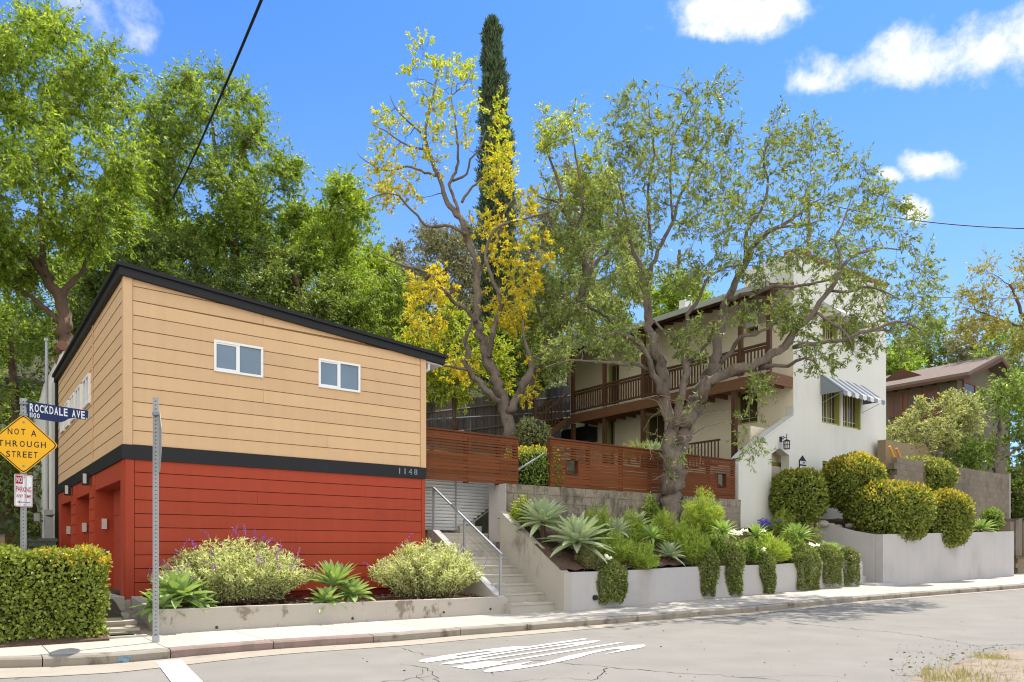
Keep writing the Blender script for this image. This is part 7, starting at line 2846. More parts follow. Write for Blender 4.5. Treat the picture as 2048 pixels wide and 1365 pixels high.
# --- big street tree in the middle bed
YA = 19.3
A_l = [
    limb([(1340, 1075, 0.288), (1340, 1050, 0.248), (1343, 1010, 0.264), (1345, 970, 0.296), (1346, 935, 0.288), (1345, 905, 0.272)], YA),
    limb([(1345, 925, 0.216), (1338, 890, 0.184), (1342, 843, 0.156), (1331, 806, 0.148), (1328, 769, 0.144), (1325, 736, 0.136), (1312, 695, 0.124), (1300, 655, 0.112), (1296, 614, 0.104), (1291, 581, 0.096), (1285, 548, 0.080), (1274, 520, 0.064), (1258, 470, 0.048), (1250, 420, 0.036), (1235, 360, 0.024)], YA, 0, 0.6),
    limb([(1291, 575, 0.068), (1309, 520, 0.060), (1331, 474, 0.052), (1349, 440, 0.044), (1358, 400, 0.040), (1400, 309, 0.028), (1423, 269, 0.024), (1451, 234, 0.016)], YA, 0.5, 1.6),
    limb([(1302, 500, 0.040), (1297, 440, 0.036), (1296, 377, 0.032), (1308, 309, 0.024), (1300, 250, 0.018), (1297, 200, 0.012)], YA, 0.4, -0.6),
    limb([(1345, 440, 0.036), (1340, 349, 0.028), (1349, 274, 0.021), (1377, 223, 0.014), (1398, 190, 0.010)], YA, 0.9, 0.2),
    limb([(1322, 792, 0.088), (1312, 756, 0.080), (1303, 738, 0.074), (1289, 702, 0.064), (1268, 680, 0.056), (1242, 668, 0.040), (1215, 670, 0.024)], YA, -0.1, -1.4),
    limb([(1304, 742, 0.048), (1269, 729, 0.044), (1228, 727, 0.038), (1181, 722, 0.030), (1130, 723, 0.019), (1090, 735, 0.011)], YA, -0.3, -1.8),
    limb([(1352, 850, 0.112), (1356, 817, 0.100), (1364, 783, 0.096), (1373, 756, 0.096), (1370, 722, 0.092), (1366, 702, 0.064), (1345, 675, 0.052), (1326, 662, 0.040), (1308, 640, 0.024)], YA, -0.2, -1.2),
    limb([(1371, 725, 0.072), (1378, 690, 0.064), (1377, 655, 0.058), (1375, 631, 0.054), (1393, 608, 0.048), (1406, 578, 0.042), (1417, 554, 0.036), (1445, 538, 0.028), (1475, 530, 0.016)], YA, -0.2, -1.0),
    limb([(1376, 725, 0.052), (1398, 706, 0.044), (1418, 684, 0.038), (1428, 655, 0.028), (1432, 630, 0.016)], YA, -0.2, -1.2),
    limb([(1352, 920, 0.232), (1364, 870, 0.220), (1381, 833, 0.204), (1400, 785, 0.188), (1417, 749, 0.160), (1431, 709, 0.132), (1439, 665, 0.120), (1446, 631, 0.108), (1453, 605, 0.100), (1470, 564, 0.092), (1488, 530, 0.084), (1510, 490, 0.072), (1543, 461, 0.060), (1583, 440, 0.046), (1611, 417, 0.034), (1640, 398, 0.020)], YA, 0.1, 1.4),
    limb([(1488, 530, 0.056), (1491, 480, 0.048), (1500, 450, 0.044), (1522, 420, 0.040), (1536, 370, 0.032), (1527, 322, 0.024), (1540, 270, 0.016)], YA, 0.9, 0.2),
    limb([(1510, 490, 0.044), (1530, 470, 0.040), (1560, 455, 0.036), (1600, 452, 0.028), (1650, 440, 0.016)], YA, 0.9, -0.3),
    limb([(1456, 600, 0.060), (1480, 590, 0.056), (1510, 588, 0.052), (1546, 574, 0.046), (1591, 574, 0.038), (1633, 566, 0.029), (1660, 560, 0.018)], YA, 0.1, -1.5),
    limb([(1398, 790, 0.152), (1415, 764, 0.140), (1451, 746, 0.128), (1484, 736, 0.120), (1515, 726, 0.112), (1540, 710, 0.104), (1569, 692, 0.100), (1582, 675, 0.092), (1596, 655, 0.084), (1620, 635, 0.072), (1640, 607, 0.060), (1666, 568, 0.052), (1678, 545, 0.046), (1700, 517, 0.040), (1730, 503, 0.032), (1765, 496, 0.022), (1800, 500, 0.014)], YA, -0.2, -2.2),
    limb([(1678, 548, 0.036), (1682, 515, 0.032), (1672, 480, 0.027), (1688, 440, 0.021), (1700, 405, 0.013)], YA, -1.6, -0.6),
    limb([(1588, 695, 0.056), (1602, 693, 0.054), (1646, 684, 0.050), (1685, 680, 0.045), (1720, 666, 0.040), (1762, 655, 0.034), (1795, 643, 0.028), (1830, 652, 0.019), (1850, 672, 0.011)], YA, -0.9, -2.8),
    limb([(1720, 666, 0.028), (1762, 661, 0.024), (1805, 658, 0.018), (1838, 630, 0.011)], YA, -1.9, -1.0),
    limb([(1520, 735, 0.056), (1550, 732, 0.048), (1575, 733, 0.044), (1592, 722, 0.038), (1610, 717, 0.029), (1630, 722, 0.016)], YA, -0.6, -2.4),
    limb([(1440, 728, 0.060), (1459, 706, 0.058), (1470, 690, 0.054), (1482, 674, 0.051), (1510, 668, 0.044), (1537, 655, 0.034), (1556, 640, 0.022)], YA, -0.3, -1.5),
    limb([(1625, 628, 0.040), (1636, 628, 0.037), (1662, 645, 0.032), (1690, 664, 0.024), (1705, 690, 0.014)], YA, -1.2, -2.0),
    limb([(1660, 582, 0.036), (1698, 584, 0.032), (1737, 574, 0.026), (1772, 585, 0.018), (1800, 600, 0.011)], YA, -1.4, -2.6),
    limb([(1345, 960, 0.040), (1330, 925, 0.024), (1318, 905, 0.012)], YA, -0.25, -0.7),
]
A_poly = [(1235, 260), (1215, 220), (1275, 170), (1300, 140), (1345, 160), (1400, 165), (1415, 145), (1470, 150), (1480, 205), (1440, 240), (1490, 240), (1520, 215), (1600, 222), (1650, 260), (1690, 290), (1720, 320), (1790, 345), (1815, 400), (1865, 480), (1870, 540), (1890, 580), (1885, 640), (1850, 680),
          (1790, 640), (1760, 700), (1700, 640), (1620, 640), (1560, 600), (1500, 560), (1440, 540), (1380, 600), (1330, 560), (1270, 600), (1200, 560), (1225, 440), (1205, 330)]
tA = sample_crown(A_poly, 720, YA - 0.3, 3.2, rt, 0.22)
low_poly = [[(1190, 640), (1260, 640), (1300, 690), (1280, 720), (1190, 700), (1120, 730), (1090, 700)], [(1330, 640), (1440, 640), (1430, 690), (1380, 720), (1330, 690)],
            [(1560, 640), (1680, 640), (1770, 690), (1760, 730), (1700, 740), (1650, 750), (1600, 750), (1590, 720)], [(1500, 740), (1545, 740), (1540, 800), (1505, 790)],
            [(1460, 600), (1560, 600), (1600, 650), (1560, 660), (1480, 640)], [(1780, 640), (1830, 650), (1850, 690), (1770, 700)]]
for pl_, n_ in zip(low_poly, (34, 22, 34, 8, 30, 14)):
    tA = np.vstack([tA, sample_crown(pl_, n_, YA - 1.2, 1.3, rt)])
tree_base = on_y(1340, 1072, YA)
rootA, cA = build_tree('street_tree', 'big spreading grey-barked tree with a forked trunk rising from the middle planting bed', tree_base, A_l, tA, None, 21, M['bark_grey'], LM['t_street'], k=4, m=12, length=0.38, L=0.108, Wd=0.036, droop=0.25, out=0.35, r_tip=0.007, r_gain=0.015, tuft=0.42)
# burl at the fork and small bare sprouts on the trunk
q = MB()
for k in range(26):
    b_ = on_y(1338 + rt.normal() * 28, 860 + rt.normal() * 55, YA - 0.32)
    d = unit(np.array((rt.normal() * 0.9, -0.8, rt.normal() * 0.5)))
    pts = [b_]
    for j in range(5):
        d = unit(d + rt.normal(size=3) * 0.45)
        pts.append(pts[-1] + d * rt.uniform(0.08, 0.20))
    q.tube(catmull(np.array(pts), 0.05), 0.006, 4, cap=False)
q.build('bare_sprouts', M['block_tan'], rootA)
spr = []
for (px, py, n_) in ((1520, 770, 7), (1500, 880, 7), (1482, 840, 5), (1395, 800, 3), (1368, 905, 4), (1340, 930, 3), (1250, 700, 4), (1500, 910, 4), (1530, 765, 4)):
    for _ in range(n_):
        spr.append(on_y(px + rt.normal() * 16, py + rt.normal() * 14, YA - 0.9 + rt.normal() * 0.25))
spr = np.array(spr)
wq, en = grow([limb([(1385, 850, 0.02), (1402, 830, 0.014), (1440, 820, 0.012), (1475, 835, 0.009), (1490, 860, 0.007)], YA, -0.3, -0.9),
               limb([(1385, 870, 0.016), (1410, 855, 0.012), (1450, 845, 0.010), (1470, 850, 0.007)], YA, -0.3, -0.8),
               limb([(1515, 730, 0.02), (1515, 750, 0.014), (1520, 770, 0.01)], YA, -0.7, -0.9)], spr, rt, 0.004, 0.004)
P, D = sprays(en, rt, 3, 7, 0.28, cA - Zup * 6, 0.35, 0.2, wq, 0.003)
wq.build('hanging_twigs', M['bark_grey'], rootA)
leaf_obj('hanging_leaves', P, D, 0.125, 0.034, rt, LM['t_street'], rootA)

# --- bare-limbed yellow tree behind the left fence
YB = 20.8
B_l = [
    limb([(1028, 935, 0.197), (1024, 880, 0.180), (1014, 829, 0.172), (1003, 792, 0.164), (985, 739, 0.152), (974, 716, 0.139), (966, 687, 0.127), (954, 650, 0.119), (956, 607, 0.115), (956, 560, 0.107), (954, 518, 0.098), (936, 483, 0.094), (925, 443, 0.086), (905, 420, 0.078), (890, 395, 0.070), (879, 359, 0.064), (864, 319, 0.057), (850, 269, 0.045), (860, 220, 0.037), (868, 180, 0.025), (880, 130, 0.015)], YB, 0, 0.8),
    limb([(852, 275, 0.033), (830, 255, 0.030), (812, 240, 0.025), (790, 215, 0.016), (780, 190, 0.010)], YB, 0.7, 0.2),
    limb([(862, 222, 0.025), (899, 194, 0.020), (929, 169, 0.015), (945, 140, 0.010)], YB, 0.7, 1.4),
    limb([(979, 715, 0.082), (985, 671, 0.078), (994, 634, 0.074), (1002, 610, 0.070), (996, 581, 0.061), (985, 560, 0.053), (972, 518, 0.045), (978, 480, 0.041), (999, 453, 0.037), (1049, 438, 0.030), (1094, 425, 0.020), (1120, 405, 0.011)], YB, -0.1, -1.2),
    limb([(999, 805, 0.098), (971, 779, 0.090), (942, 747, 0.082), (935, 724, 0.075), (935, 702, 0.070), (929, 681, 0.066), (936, 663, 0.049), (945, 640, 0.029)], YB, -0.2, -1.0),
    limb([(935, 740, 0.041), (911, 736, 0.034), (887, 731, 0.025), (860, 722, 0.013)], YB, -0.5, -1.2),
    limb([(952, 645, 0.066), (930, 618, 0.061), (905, 600, 0.054), (887, 582, 0.049), (859, 548, 0.041), (814, 533, 0.033), (775, 520, 0.023), (752, 508, 0.013)], YB, 0.1, -1.0),
    limb([(922, 443, 0.057), (910, 400, 0.049), (900, 369, 0.045), (914, 335, 0.041), (914, 284, 0.034), (910, 234, 0.026), (902, 190, 0.016), (910, 150, 0.010)], YB, 0.5, 1.2),
    limb([(905, 362, 0.037), (934, 349, 0.033), (940, 319, 0.029), (959, 299, 0.023), (972, 262, 0.015)], YB, 0.6, 0.0),
    limb([(924, 405, 0.041), (940, 380, 0.037), (959, 362, 0.033), (989, 337, 0.025), (1010, 325, 0.015)], YB, 0.5, 1.2),
    limb([(932, 470, 0.049), (900, 453, 0.045), (855, 453, 0.039), (834, 432, 0.034), (812, 408, 0.030), (798, 392, 0.025), (765, 388, 0.018), (735, 400, 0.010)], YB, 0.3, -0.8),
    limb([(872, 352, 0.041), (850, 345, 0.037), (815, 333, 0.031), (790, 340, 0.025), (765, 340, 0.021), (725, 318, 0.013), (712, 300, 0.008)], YB, 0.6, 1.6),
    limb([(872, 335, 0.037), (845, 300, 0.031), (812, 290, 0.025), (770, 262, 0.016), (745, 250, 0.010)], YB, 0.6, 0.0),
    limb([(955, 560, 0.049), (975, 520, 0.041), (1000, 470, 0.033), (1012, 420, 0.025), (1040, 380, 0.016)], YB, 0.3, 1.5),
    limb([(1018, 825, 0.123), (1035, 792, 0.115), (1053, 760, 0.107), (1062, 735, 0.082), (1058, 705, 0.053), (1050, 680, 0.037), (1045, 640, 0.025)], YB, 0.0, -0.6),
]
Y_polys = [([(720, 310), (745, 200), (800, 150), (850, 70), (900, 85), (960, 110), (975, 190), (960, 280), (930, 340), (860, 330), (800, 330), (740, 350)], 110, 0),
           ([(715, 290), (800, 330), (850, 400), (800, 420), (730, 400)], 36, 0),
           ([(1000, 170), (1030, 260), (1040, 400), (975, 400), (975, 240)], 60, 1),
           ([(955, 400), (1080, 390), (1110, 470), (1080, 600), (1010, 640), (965, 580), (955, 480)], 130, 1),
           ([(810, 560), (880, 520), (930, 600), (900, 690), (830, 680)], 70, 1),
           ([(980, 600), (1040, 600), (1040, 660), (990, 660)], 24, 1),
           ([(860, 690), (960, 690), (940, 770), (880, 760)], 26, 1), ([(1030, 690), (1070, 690), (1070, 800), (1040, 800)], 14, 1)]
tB, selB = [], []
for pl_, n_, kind_ in Y_polys:
    q = sample_crown(pl_, n_, YB + 0.1, 1.9, rt)
    tB.append(q)
tB = np.vstack(tB)


def yellow_sel(P, rg_):
    py = HZ - (P[:, 2] - CAMZ) * F / P[:, 1]
    f_ = np.clip((py - 150) / 350, 0.1, 0.93)
    return np.where(rg_.uniform(size=len(P)) < f_, 0, 1)


build_tree('yellow_tree', 'tall half-bare tree with sparse yellow leaves leaning up behind the shorter redwood fence', on_y(1026, 920, YB), B_l, tB, [('yellow_leaves', LM['t_yellow']), ('green_leaves', LM['t_yellowgreen'])], 31, M['bark_grey'], yellow_sel,
           k=3, m=15, length=0.36, L=0.092, Wd=0.040, droop=0.15, out=0.4, r_tip=0.006, r_gain=0.011, tuft=0.55)
# fresh yellow sprays
# --- silvery evergreen between the yellow tree and the street tree
YC = 22.6
C_l = [
    limb([(1050, 790, 0.170), (1075, 730, 0.162), (1090, 700, 0.153), (1112, 668, 0.149), (1150, 612, 0.136), (1168, 575, 0.128), (1172, 545, 0.111), (1162, 505, 0.093), (1150, 460, 0.081), (1130, 420, 0.068), (1118, 370, 0.051), (1100, 320, 0.034), (1085, 270, 0.017)], YC),
    limb([(1170, 560, 0.076), (1190, 530, 0.068), (1215, 500, 0.055), (1232, 450, 0.043), (1238, 390, 0.025)], YC, 0, 1.2),
    limb([(1150, 465, 0.051), (1165, 420, 0.043), (1160, 370, 0.034), (1150, 300, 0.024), (1140, 240, 0.013)], YC, 0, -0.8),
    limb([(1128, 415, 0.043), (1105, 400, 0.034), (1080, 395, 0.025), (1060, 370, 0.015)], YC, 0, -1.0),
    limb([(1110, 672, 0.060), (1085, 640, 0.051), (1070, 600, 0.038), (1062, 560, 0.025)], YC, 0, -1.2),
    limb([(1160, 600, 0.060), (1190, 620, 0.051), (1220, 640, 0.034), (1240, 670, 0.021)], YC, 0, -1.4),
]
tC = np.vstack([sample_crown([(1055, 560), (1090, 500), (1140, 440), (1190, 430), (1250, 480), (1290, 560), (1280, 640), (1230, 690), (1150, 720), (1090, 760), (1045, 720), (1040, 640)], 300, YC, 2.4, rt),
                sample_crown([(1050, 380), (1060, 230), (1085, 190), (1140, 200), (1190, 250), (1240, 330), (1240, 430), (1150, 440), (1090, 440)], 75, YC, 2.0, rt),
                sample_crown([(1130, 330), (1180, 300), (1230, 380), (1200, 450), (1140, 420)], 60, YC + 0.5, 1.0, rt)])


def silver_sel(P, rg_):
    py = HZ - (P[:, 2] - CAMZ) * F / P[:, 1]
    f_ = np.clip((430 - py) / 150, 0.04, 0.55)
    return np.where(rg_.uniform(size=len(P)) < f_, 1, 0)


build_tree('evergreen_tree', 'silvery green leaning tree between the yellow tree and the big street tree', on_y(1050, 800, YC), C_l, tC, [('crown', LM['t_silver']), ('yellow_leaves', LM['t_yellowgreen'])], 41, M['bark_grey'], silver_sel,
           k=5, m=14, length=0.42, L=0.12, Wd=0.042, droop=0.3, out=0.3)
c_ = on_y(1104, 663, YC - 1.6)
P = c_ + rt.normal(size=(16, 3)) * np.array((0.05, 0.05, 0.14))
# --- cypress column
YK = 31.0
cyp = thing('cypress', 'tall narrow dark cypress column rising behind the yellow tree', 'tree', on_y(1005, 720, YK))
n_ = 26000
t_ = rt.uniform(0, 1, n_) ** 1.1
axis_px = lambda t: 1004 - 20 * t ** 1.0
half_px = lambda t: np.where(t > 0.96, 15 * np.sqrt(np.clip((1 - t) / 0.04, 0, 1)), np.interp(t, [0, 0.35, 0.7, 0.96], [38, 36, 26, 15]))
yb_, yt_ = 760, 40
py = yb_ + (yt_ - yb_) * t_
ph = rt.uniform(0, 2 * math.pi, n_)
lob = 1 + 0.20 * np.sin(ph * 3 + py * 0.05) + 0.18 * np.sin(ph * 5 - py * 0.11) + 0.14 * np.sin(py * 0.21 + ph * 2)
rr = half_px(t_) * YK / F * lob
ax_ = np.array([on_y(axis_px(a), b, YK) for a, b in zip(t_, py)])
Nn = np.stack([np.cos(ph), np.sin(ph), np.zeros(n_)], 1)
P = ax_ + Nn * rr[:, None] * rt.uniform(0.72, 1.03, (n_, 1))
leaf_obj('crown', P, unit(Nn * 0.5 + Zup * 1.0 + rt.normal(size=P.shape) * 0.35), rt.uniform(0.12, 0.26, n_), 0.055, rt, LM['t_cypress'], cyp)
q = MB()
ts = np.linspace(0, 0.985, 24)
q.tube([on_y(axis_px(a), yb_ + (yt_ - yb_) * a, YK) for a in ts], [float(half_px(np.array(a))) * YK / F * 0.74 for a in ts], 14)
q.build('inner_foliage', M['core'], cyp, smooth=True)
q = MB()
q.tube([on_y(1005, 800, YK) - Zup * 2, on_y(1004, 700, YK)], [0.3, 0.25], 8)
q.build('trunk', M['bark_brown'], cyp)

# --- wooded slope at the left and behind
def bg_tree(label, poly, n, Y, dY, trunk, leafm, seed, k=6, m=11, L=0.20, Wd=0.07, length=0.7, droop=0.2, name='slope_tree', bark='bark_brown', extra=None, twigs=True, group='trees on the slope behind', out=0.4):
    tg = sample_crown(poly, n, Y, dY, rt)
    if extra is not None:
        for (pl_, nn, yy, dd) in extra:
            tg = np.vstack([tg, sample_crown(pl_, nn, yy, dd, rt)])
    limbs = [limb(t, Y) for t in trunk]
    x, y, z, _ = limbs[0][0]
    return build_tree(name, label, (x, y, z), limbs, tg, None, seed, M[bark], leafm, group=group, k=k, m=m, L=L, Wd=Wd, length=length, droop=droop, r_tip=0.010, r_gain=0.016, twigs=twigs, out=out)


bg_tree('huge bright green feathery tree with a red-brown forked trunk at the far left',
        [(-200, 120), (-60, 60), (40, 18), (90, 28), (130, 20), (180, 60), (235, 95), (262, 135), (272, 180), (268, 240), (285, 290), (268, 380), (275, 470), (225, 530), (180, 500), (110, 540), (50, 560), (-60, 560), (-200, 560)],
        540, 20.5, 3.6, [[(128, 1080, 0.216), (126, 900, 0.194), (128, 700, 0.180), (130, 640, 0.173), (118, 592, 0.144), (88, 545, 0.108), (40, 490, 0.086), (0, 455, 0.065), (-50, 420, 0.043)],
                         [(118, 600, 0.101), (140, 572, 0.086), (165, 540, 0.058), (190, 480, 0.036)], [(95, 552, 0.086), (82, 500, 0.079), (82, 430, 0.072), (80, 310, 0.050), (100, 200, 0.029)],
                         [(82, 420, 0.043), (130, 360, 0.036), (180, 300, 0.022)], [(124, 650, 0.072), (70, 600, 0.065), (20, 570, 0.050), (-30, 540, 0.036)]],
        LM['t_bright'], 51, k=9, m=22, L=0.115, Wd=0.042, length=0.65, droop=0.45, bark='bark_brown', out=0.25)
bg_tree('green tree with a slim bare lower trunk rising above the tan garage roof',
        [(278, 260), (300, 170), (365, 160), (380, 108), (410, 128), (450, 150), (480, 172), (545, 215), (560, 270), (600, 312), (590, 370), (598, 420), (560, 480), (500, 500), (380, 500), (300, 470), (272, 380)],
        260, 27.0, 3.0, [[(484, 640, 0.144), (478, 590, 0.137), (470, 530, 0.130), (466, 450, 0.122), (458, 405, 0.115), (442, 370, 0.086), (430, 300, 0.065), (420, 220, 0.036)],
                         [(455, 395, 0.079), (430, 365, 0.072), (400, 345, 0.058), (360, 330, 0.043), (320, 300, 0.029)], [(448, 370, 0.065), (480, 320, 0.050), (510, 270, 0.036), (530, 240, 0.022)], [(467, 460, 0.036), (500, 430, 0.029), (540, 400, 0.022)]],
        LM['t_mid'], 52, k=10, m=20, L=0.125, Wd=0.050, length=0.7, droop=0.3, out=0.25)
bg_tree('bright lime green tree between the slim-trunked tree and the yellow tree',
        [(545, 470), (600, 410), (640, 335), (690, 345), (720, 400), (760, 440), (775, 500), (805, 560), (815, 650), (770, 690), (660, 660), (560, 580)],
        230, 28.5, 2.8, [[(700, 800, 0.130), (692, 700, 0.115), (680, 600, 0.094), (670, 500, 0.065), (660, 420, 0.036)]], LM['t_bright'], 53, k=10, m=20, L=0.135, Wd=0.055, length=0.7, droop=0.4)
bg_tree('grey olive tree crown low behind the yellow tree and the cypress',
        [(770, 560), (820, 480), (860, 445), (900, 470), (960, 500), (1040, 480), (1080, 520), (1060, 640), (960, 700), (840, 700)],
        220, 33.0, 2.8, [[(900, 820, 0.144), (905, 700, 0.122), (900, 600, 0.094), (890, 530, 0.058)]], LM['t_grey'], 54, k=7, m=13, L=0.15, Wd=0.06, length=0.7)
bg_tree('grey olive tree crown right of the cypress, behind the silvery tree',
        [(1060, 480), (1080, 410), (1130, 330), (1190, 320), (1240, 400), (1280, 480), (1290, 600), (1200, 680), (1080, 640)],
        130, 34.0, 2.8, [[(1180, 780, 0.144), (1170, 640, 0.122), (1170, 540, 0.094), (1165, 430, 0.058)]], LM['t_grey'], 55, k=7, m=13, L=0.15, Wd=0.06, length=0.7)
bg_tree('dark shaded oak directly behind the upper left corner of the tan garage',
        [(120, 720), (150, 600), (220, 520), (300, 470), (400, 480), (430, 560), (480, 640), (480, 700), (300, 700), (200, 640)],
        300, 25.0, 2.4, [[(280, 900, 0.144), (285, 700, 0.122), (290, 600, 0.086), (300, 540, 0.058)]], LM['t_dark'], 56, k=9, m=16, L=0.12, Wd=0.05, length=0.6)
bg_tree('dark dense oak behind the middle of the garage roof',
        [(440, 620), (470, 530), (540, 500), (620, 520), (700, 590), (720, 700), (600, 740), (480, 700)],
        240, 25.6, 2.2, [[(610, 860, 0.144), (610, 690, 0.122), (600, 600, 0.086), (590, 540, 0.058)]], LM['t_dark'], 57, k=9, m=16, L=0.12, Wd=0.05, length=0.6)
bg_tree('drooping willow-like green tree above the right end of the garage roof',
        [(640, 640), (680, 560), (750, 540), (820, 580), (850, 660), (860, 740), (800, 740), (720, 700)],
        200, 26.6, 2.0, [[(760, 880, 0.108), (765, 740, 0.094), (760, 650, 0.072), (755, 590, 0.043)]], LM['t_bright'], 58, k=8, m=16, L=0.16, Wd=0.030, length=0.8, droop=0.9)
bg_tree('yellow green leafy shrub tree just behind the right corner of the garage roof',
        [(800, 660), (850, 620), (900, 600), (950, 660), (1010, 690), (1010, 780), (950, 800), (860, 800), (800, 740)],
        190, 24.2, 1.6, [[(910, 860, 0.072), (905, 780, 0.065), (900, 720, 0.050), (895, 670, 0.029)]], LM['limeshrub'], 59, k=5, m=9, L=0.15, Wd=0.055, length=0.5)
bg_tree('dark glossy shrub tree above the grey board fence between the yellow and silvery trees',
        [(985, 660), (1040, 620), (1100, 640), (1130, 690), (1110, 740), (1060, 775), (1000, 790)],
        190, 28.8, 1.8, [[(1070, 860, 0.086), (1068, 790, 0.072), (1065, 730, 0.058), (1060, 680, 0.036)]], LM['shrub'], 60, k=7, m=12, L=0.15, Wd=0.07, length=0.55)
bg_tree('dark leafy thicket tree at the far left beside the white stucco building',
        [(-160, 600), (-60, 560), (40, 560), (95, 620), (110, 720), (105, 860), (60, 960), (-40, 980), (-160, 960)],
        260, 24.5, 2.4, [[(30, 1090, 0.144), (32, 900, 0.130), (30, 780, 0.101), (20, 660, 0.058)]], LM['t_mid'], 61, k=5, m=9, L=0.16, Wd=0.055, length=0.6)
bg_tree('dark green tree far up the slope behind the far left feathery tree',
        [(-220, 470), (-60, 440), (60, 470), (150, 520), (170, 640), (110, 720), (-40, 720), (-220, 700)],
        240, 31.0, 2.6, [[(20, 900, 0.144), (25, 760, 0.130), (20, 660, 0.101), (10, 560, 0.058)]], LM['t_mid'], 70, k=6, m=10, L=0.20, Wd=0.075, length=0.7)
for i_, (lab_, pl_, n_, Y_, tx, mt_) in enumerate((
        ('tall green tree far up the slope between the feathery tree and the slim-trunked tree', [(130, 560), (190, 420), (240, 330), (310, 310), (350, 420), (340, 560), (230, 620)], 230, 39.0, 250, 't_bright'),
        ('broad green tree far up the slope behind the slim bare trunk', [(320, 600), (350, 460), (430, 400), (520, 420), (570, 500), (560, 640), (420, 660)], 230, 40.0, 450, 't_mid'),
        ('grey green tree far up the slope behind the cypress foot', [(770, 600), (790, 500), (850, 440), (930, 460), (1000, 480), (1020, 600), (940, 700), (820, 700)], 230, 43.0, 890, 't_grey'),
        ('olive tree far up the slope right of the cypress foot', [(1000, 640), (1020, 500), (1080, 440), (1160, 420), (1250, 460), (1300, 560), (1260, 660), (1120, 720)], 260, 44.0, 1140, 't_mid'),
        ('light green tree top showing over the balcony roof of the white house', [(1290, 640), (1310, 570), (1350, 540), (1400, 560), (1420, 620), (1400, 680), (1310, 690)], 110, 42.0, 1355, 't_bright'),
        ('broad bright tree far up the slope behind the lime green tree', [(540, 620), (570, 490), (630, 430), (700, 440), (770, 520), (800, 640), (680, 700)], 230, 41.0, 680, 't_bright'))):
    bg_tree(lab_, pl_, n_, Y_, 3.0, [[(tx, 800, 0.2), (tx, 700, 0.17), (tx - 4, 600, 0.13), (tx + 4, 500, 0.08)]], LM[mt_], 90 + i_, k=8, m=12, L=0.21, Wd=0.085, length=0.9)
bg_tree('shaded brown green bush low at the left edge behind the sign post',
        [(-160, 900), (-60, 860), (40, 850), (100, 900), (115, 1000), (100, 1080), (-160, 1090)],
        180, 21.8, 1.2, [[(10, 1110, 0.072), (12, 1040, 0.065), (15, 980, 0.050), (20, 920, 0.029)]], LM['t_dark'], 62, k=5, m=9, L=0.12, Wd=0.05, length=0.45, name='bush')
# --- trees at the right
bg_tree('open sunlit tree crown at the right edge above the brown house',
        [(1905, 640), (1925, 570), (1965, 515), (2040, 500), (2150, 520), (2200, 640), (2180, 760), (2060, 720), (2000, 660), (1940, 690)],
        170, 38.0, 2.6, [[(2120, 1000, 0.2), (2100, 850, 0.18), (2080, 740, 0.14), (2050, 640, 0.09), (2020, 570, 0.05)], [(2060, 660, 0.07), (2000, 640, 0.05), (1950, 620, 0.03)]], LM['t_warm'], 63, k=4, m=9, L=0.20, Wd=0.075, length=0.8, name='street_side_tree', group='trees up the street')
bg_tree('dark rounded oak on the far hill right of the white house',
        [(1790, 760), (1800, 680), (1840, 640), (1890, 650), (1920, 700), (1920, 770)],
        130, 60.0, 3.0, [[(1860, 860, 0.3), (1860, 760, 0.25), (1860, 700, 0.15)]], LM['t_dark'], 64, k=5, m=8, L=0.34, Wd=0.14, length=1.1, twigs=False, group='trees up the street')
bg_tree('brownish tree behind the brown house roof',
        [(1880, 740), (1880, 690), (1930, 650), (1980, 640), (2040, 700), (2060, 790), (1960, 780)],
        150, 55.0, 3.0, [[(1960, 900, 0.3), (1960, 780, 0.25), (1955, 700, 0.15)]], LM['t_grey'], 65, k=5, m=8, L=0.32, Wd=0.13, length=1.1, twigs=False, group='trees up the street')
bg_tree('bluish green tree just right of the white house corner on the far hill',
        [(1760, 760), (1765, 710), (1800, 690), (1830, 720), (1835, 770)],
        90, 50.0, 2.0, [[(1800, 860, 0.2), (1800, 760, 0.17), (1798, 720, 0.1)]], LM['t_mid'], 66, k=5, m=8, L=0.30, Wd=0.11, length=0.9, twigs=False, group='trees up the street')
bg_tree('full green tree behind the gable of the brown house at the right edge',
        [(1950, 760), (1965, 690), (2020, 640), (2110, 640), (2170, 720), (2170, 860), (2040, 860), (1990, 800)],
        200, 45.0, 2.6, [[(2080, 1000, 0.15), (2078, 880, 0.13), (2070, 790, 0.10), (2060, 710, 0.06)]], LM['t_mid'], 75, k=6, m=10, L=0.22, Wd=0.09, length=0.8, name='street_side_tree', group='trees up the street')
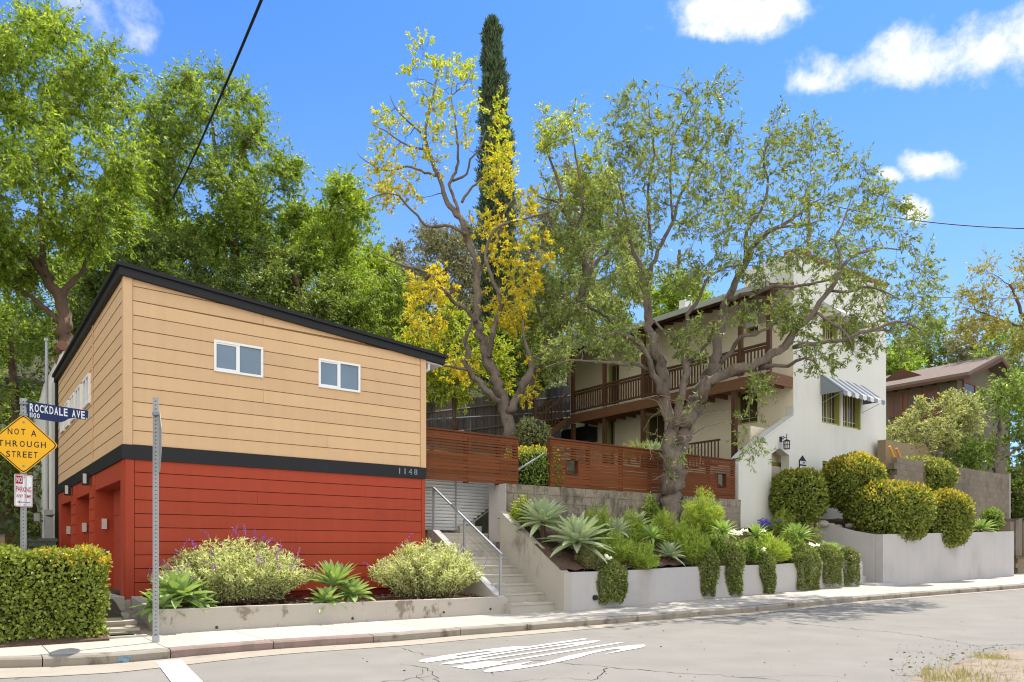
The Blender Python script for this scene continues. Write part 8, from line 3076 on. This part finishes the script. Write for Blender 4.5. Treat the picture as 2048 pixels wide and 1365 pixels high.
bg_tree('pale flat-topped small tree before the rust red window frames of the brown house',
        [(1735, 895), (1775, 858), (1812, 838), (1855, 800), (1900, 785), (1950, 810), (1958, 860), (1910, 905), (1870, 890), (1850, 920), (1810, 915), (1770, 905)],
        210, 29.0, 1.5, [[(1868, 985, 0.13), (1872, 930, 0.12), (1880, 900, 0.10), (1895, 860, 0.07), (1900, 820, 0.04)], [(1872, 925, 0.07), (1850, 880, 0.06), (1820, 850, 0.04)]], LM['t_pale'], 67, k=5, m=9, L=0.13, Wd=0.05, length=0.4, droop=0.0, bark='bark_grey', name='small_tree', group='trees up the street')
bg_tree('dense leafy tree with a slender pale trunk above the grey block wall',
        [(1895, 870), (1935, 800), (1985, 748), (2060, 750), (2140, 800), (2160, 930), (2060, 965), (1960, 962), (1860, 955), (1850, 910)],
        250, 31.0, 1.8, [[(1990, 1000, 0.13), (1993, 930, 0.12), (1996, 890, 0.10), (2000, 840, 0.06)], [(1996, 920, 0.06), (2030, 900, 0.05), (2060, 880, 0.03)]], LM['shrub'], 68, k=5, m=9, L=0.17, Wd=0.07, length=0.5, bark='bark_grey', name='small_tree', group='trees up the street')
bg_tree('dark shrub beyond the grey block wall end at the right edge',
        [(2015, 1000), (2030, 930), (2080, 920), (2160, 940), (2160, 1070), (2030, 1068)],
        260, 33.0, 1.4, [[(2070, 1110, 0.08), (2068, 1060, 0.07), (2065, 1010, 0.05)]], LM['t_dark'], 69, k=5, m=9, L=0.16, Wd=0.07, length=0.45, name='bush', group='trees up the street')

# undergrowth over the whole slope: nobody could count it
n_ = 70000
u = rt.uniform(-34, 62, n_)
v = 20 + 34 * rt.uniform(0, 1, n_) ** 1.4
keep = ~((u > 2.0) & (u < 8.2) & (v < 28.5)) & ~((u > 8.2) & (u < 29) & (v < 25.2)) & ~((u > 33) & (v < 25)) & ~((u > 27.5) & (v < 21))
u, v = u[keep], v[keep]
z = hill_z(u, v) + rt.uniform(0, 1, len(u)) ** 1.5 * (0.6 + 1.3 * (np.sin(u * 0.9) * np.cos(v * 0.7) > -0.2))
P = np.stack([UX * u + VX * v, UY * u + VY * v, z], 1)
o = leaf_obj('undergrowth', P, unit(rt.normal(size=P.shape) + Zup * 0.5), rt.uniform(0.16, 0.34, len(P)), 0.12, rt, LM['t_cover'])
tag(o, 'dark green undergrowth covering the slope behind the buildings', 'undergrowth', kind='stuff')
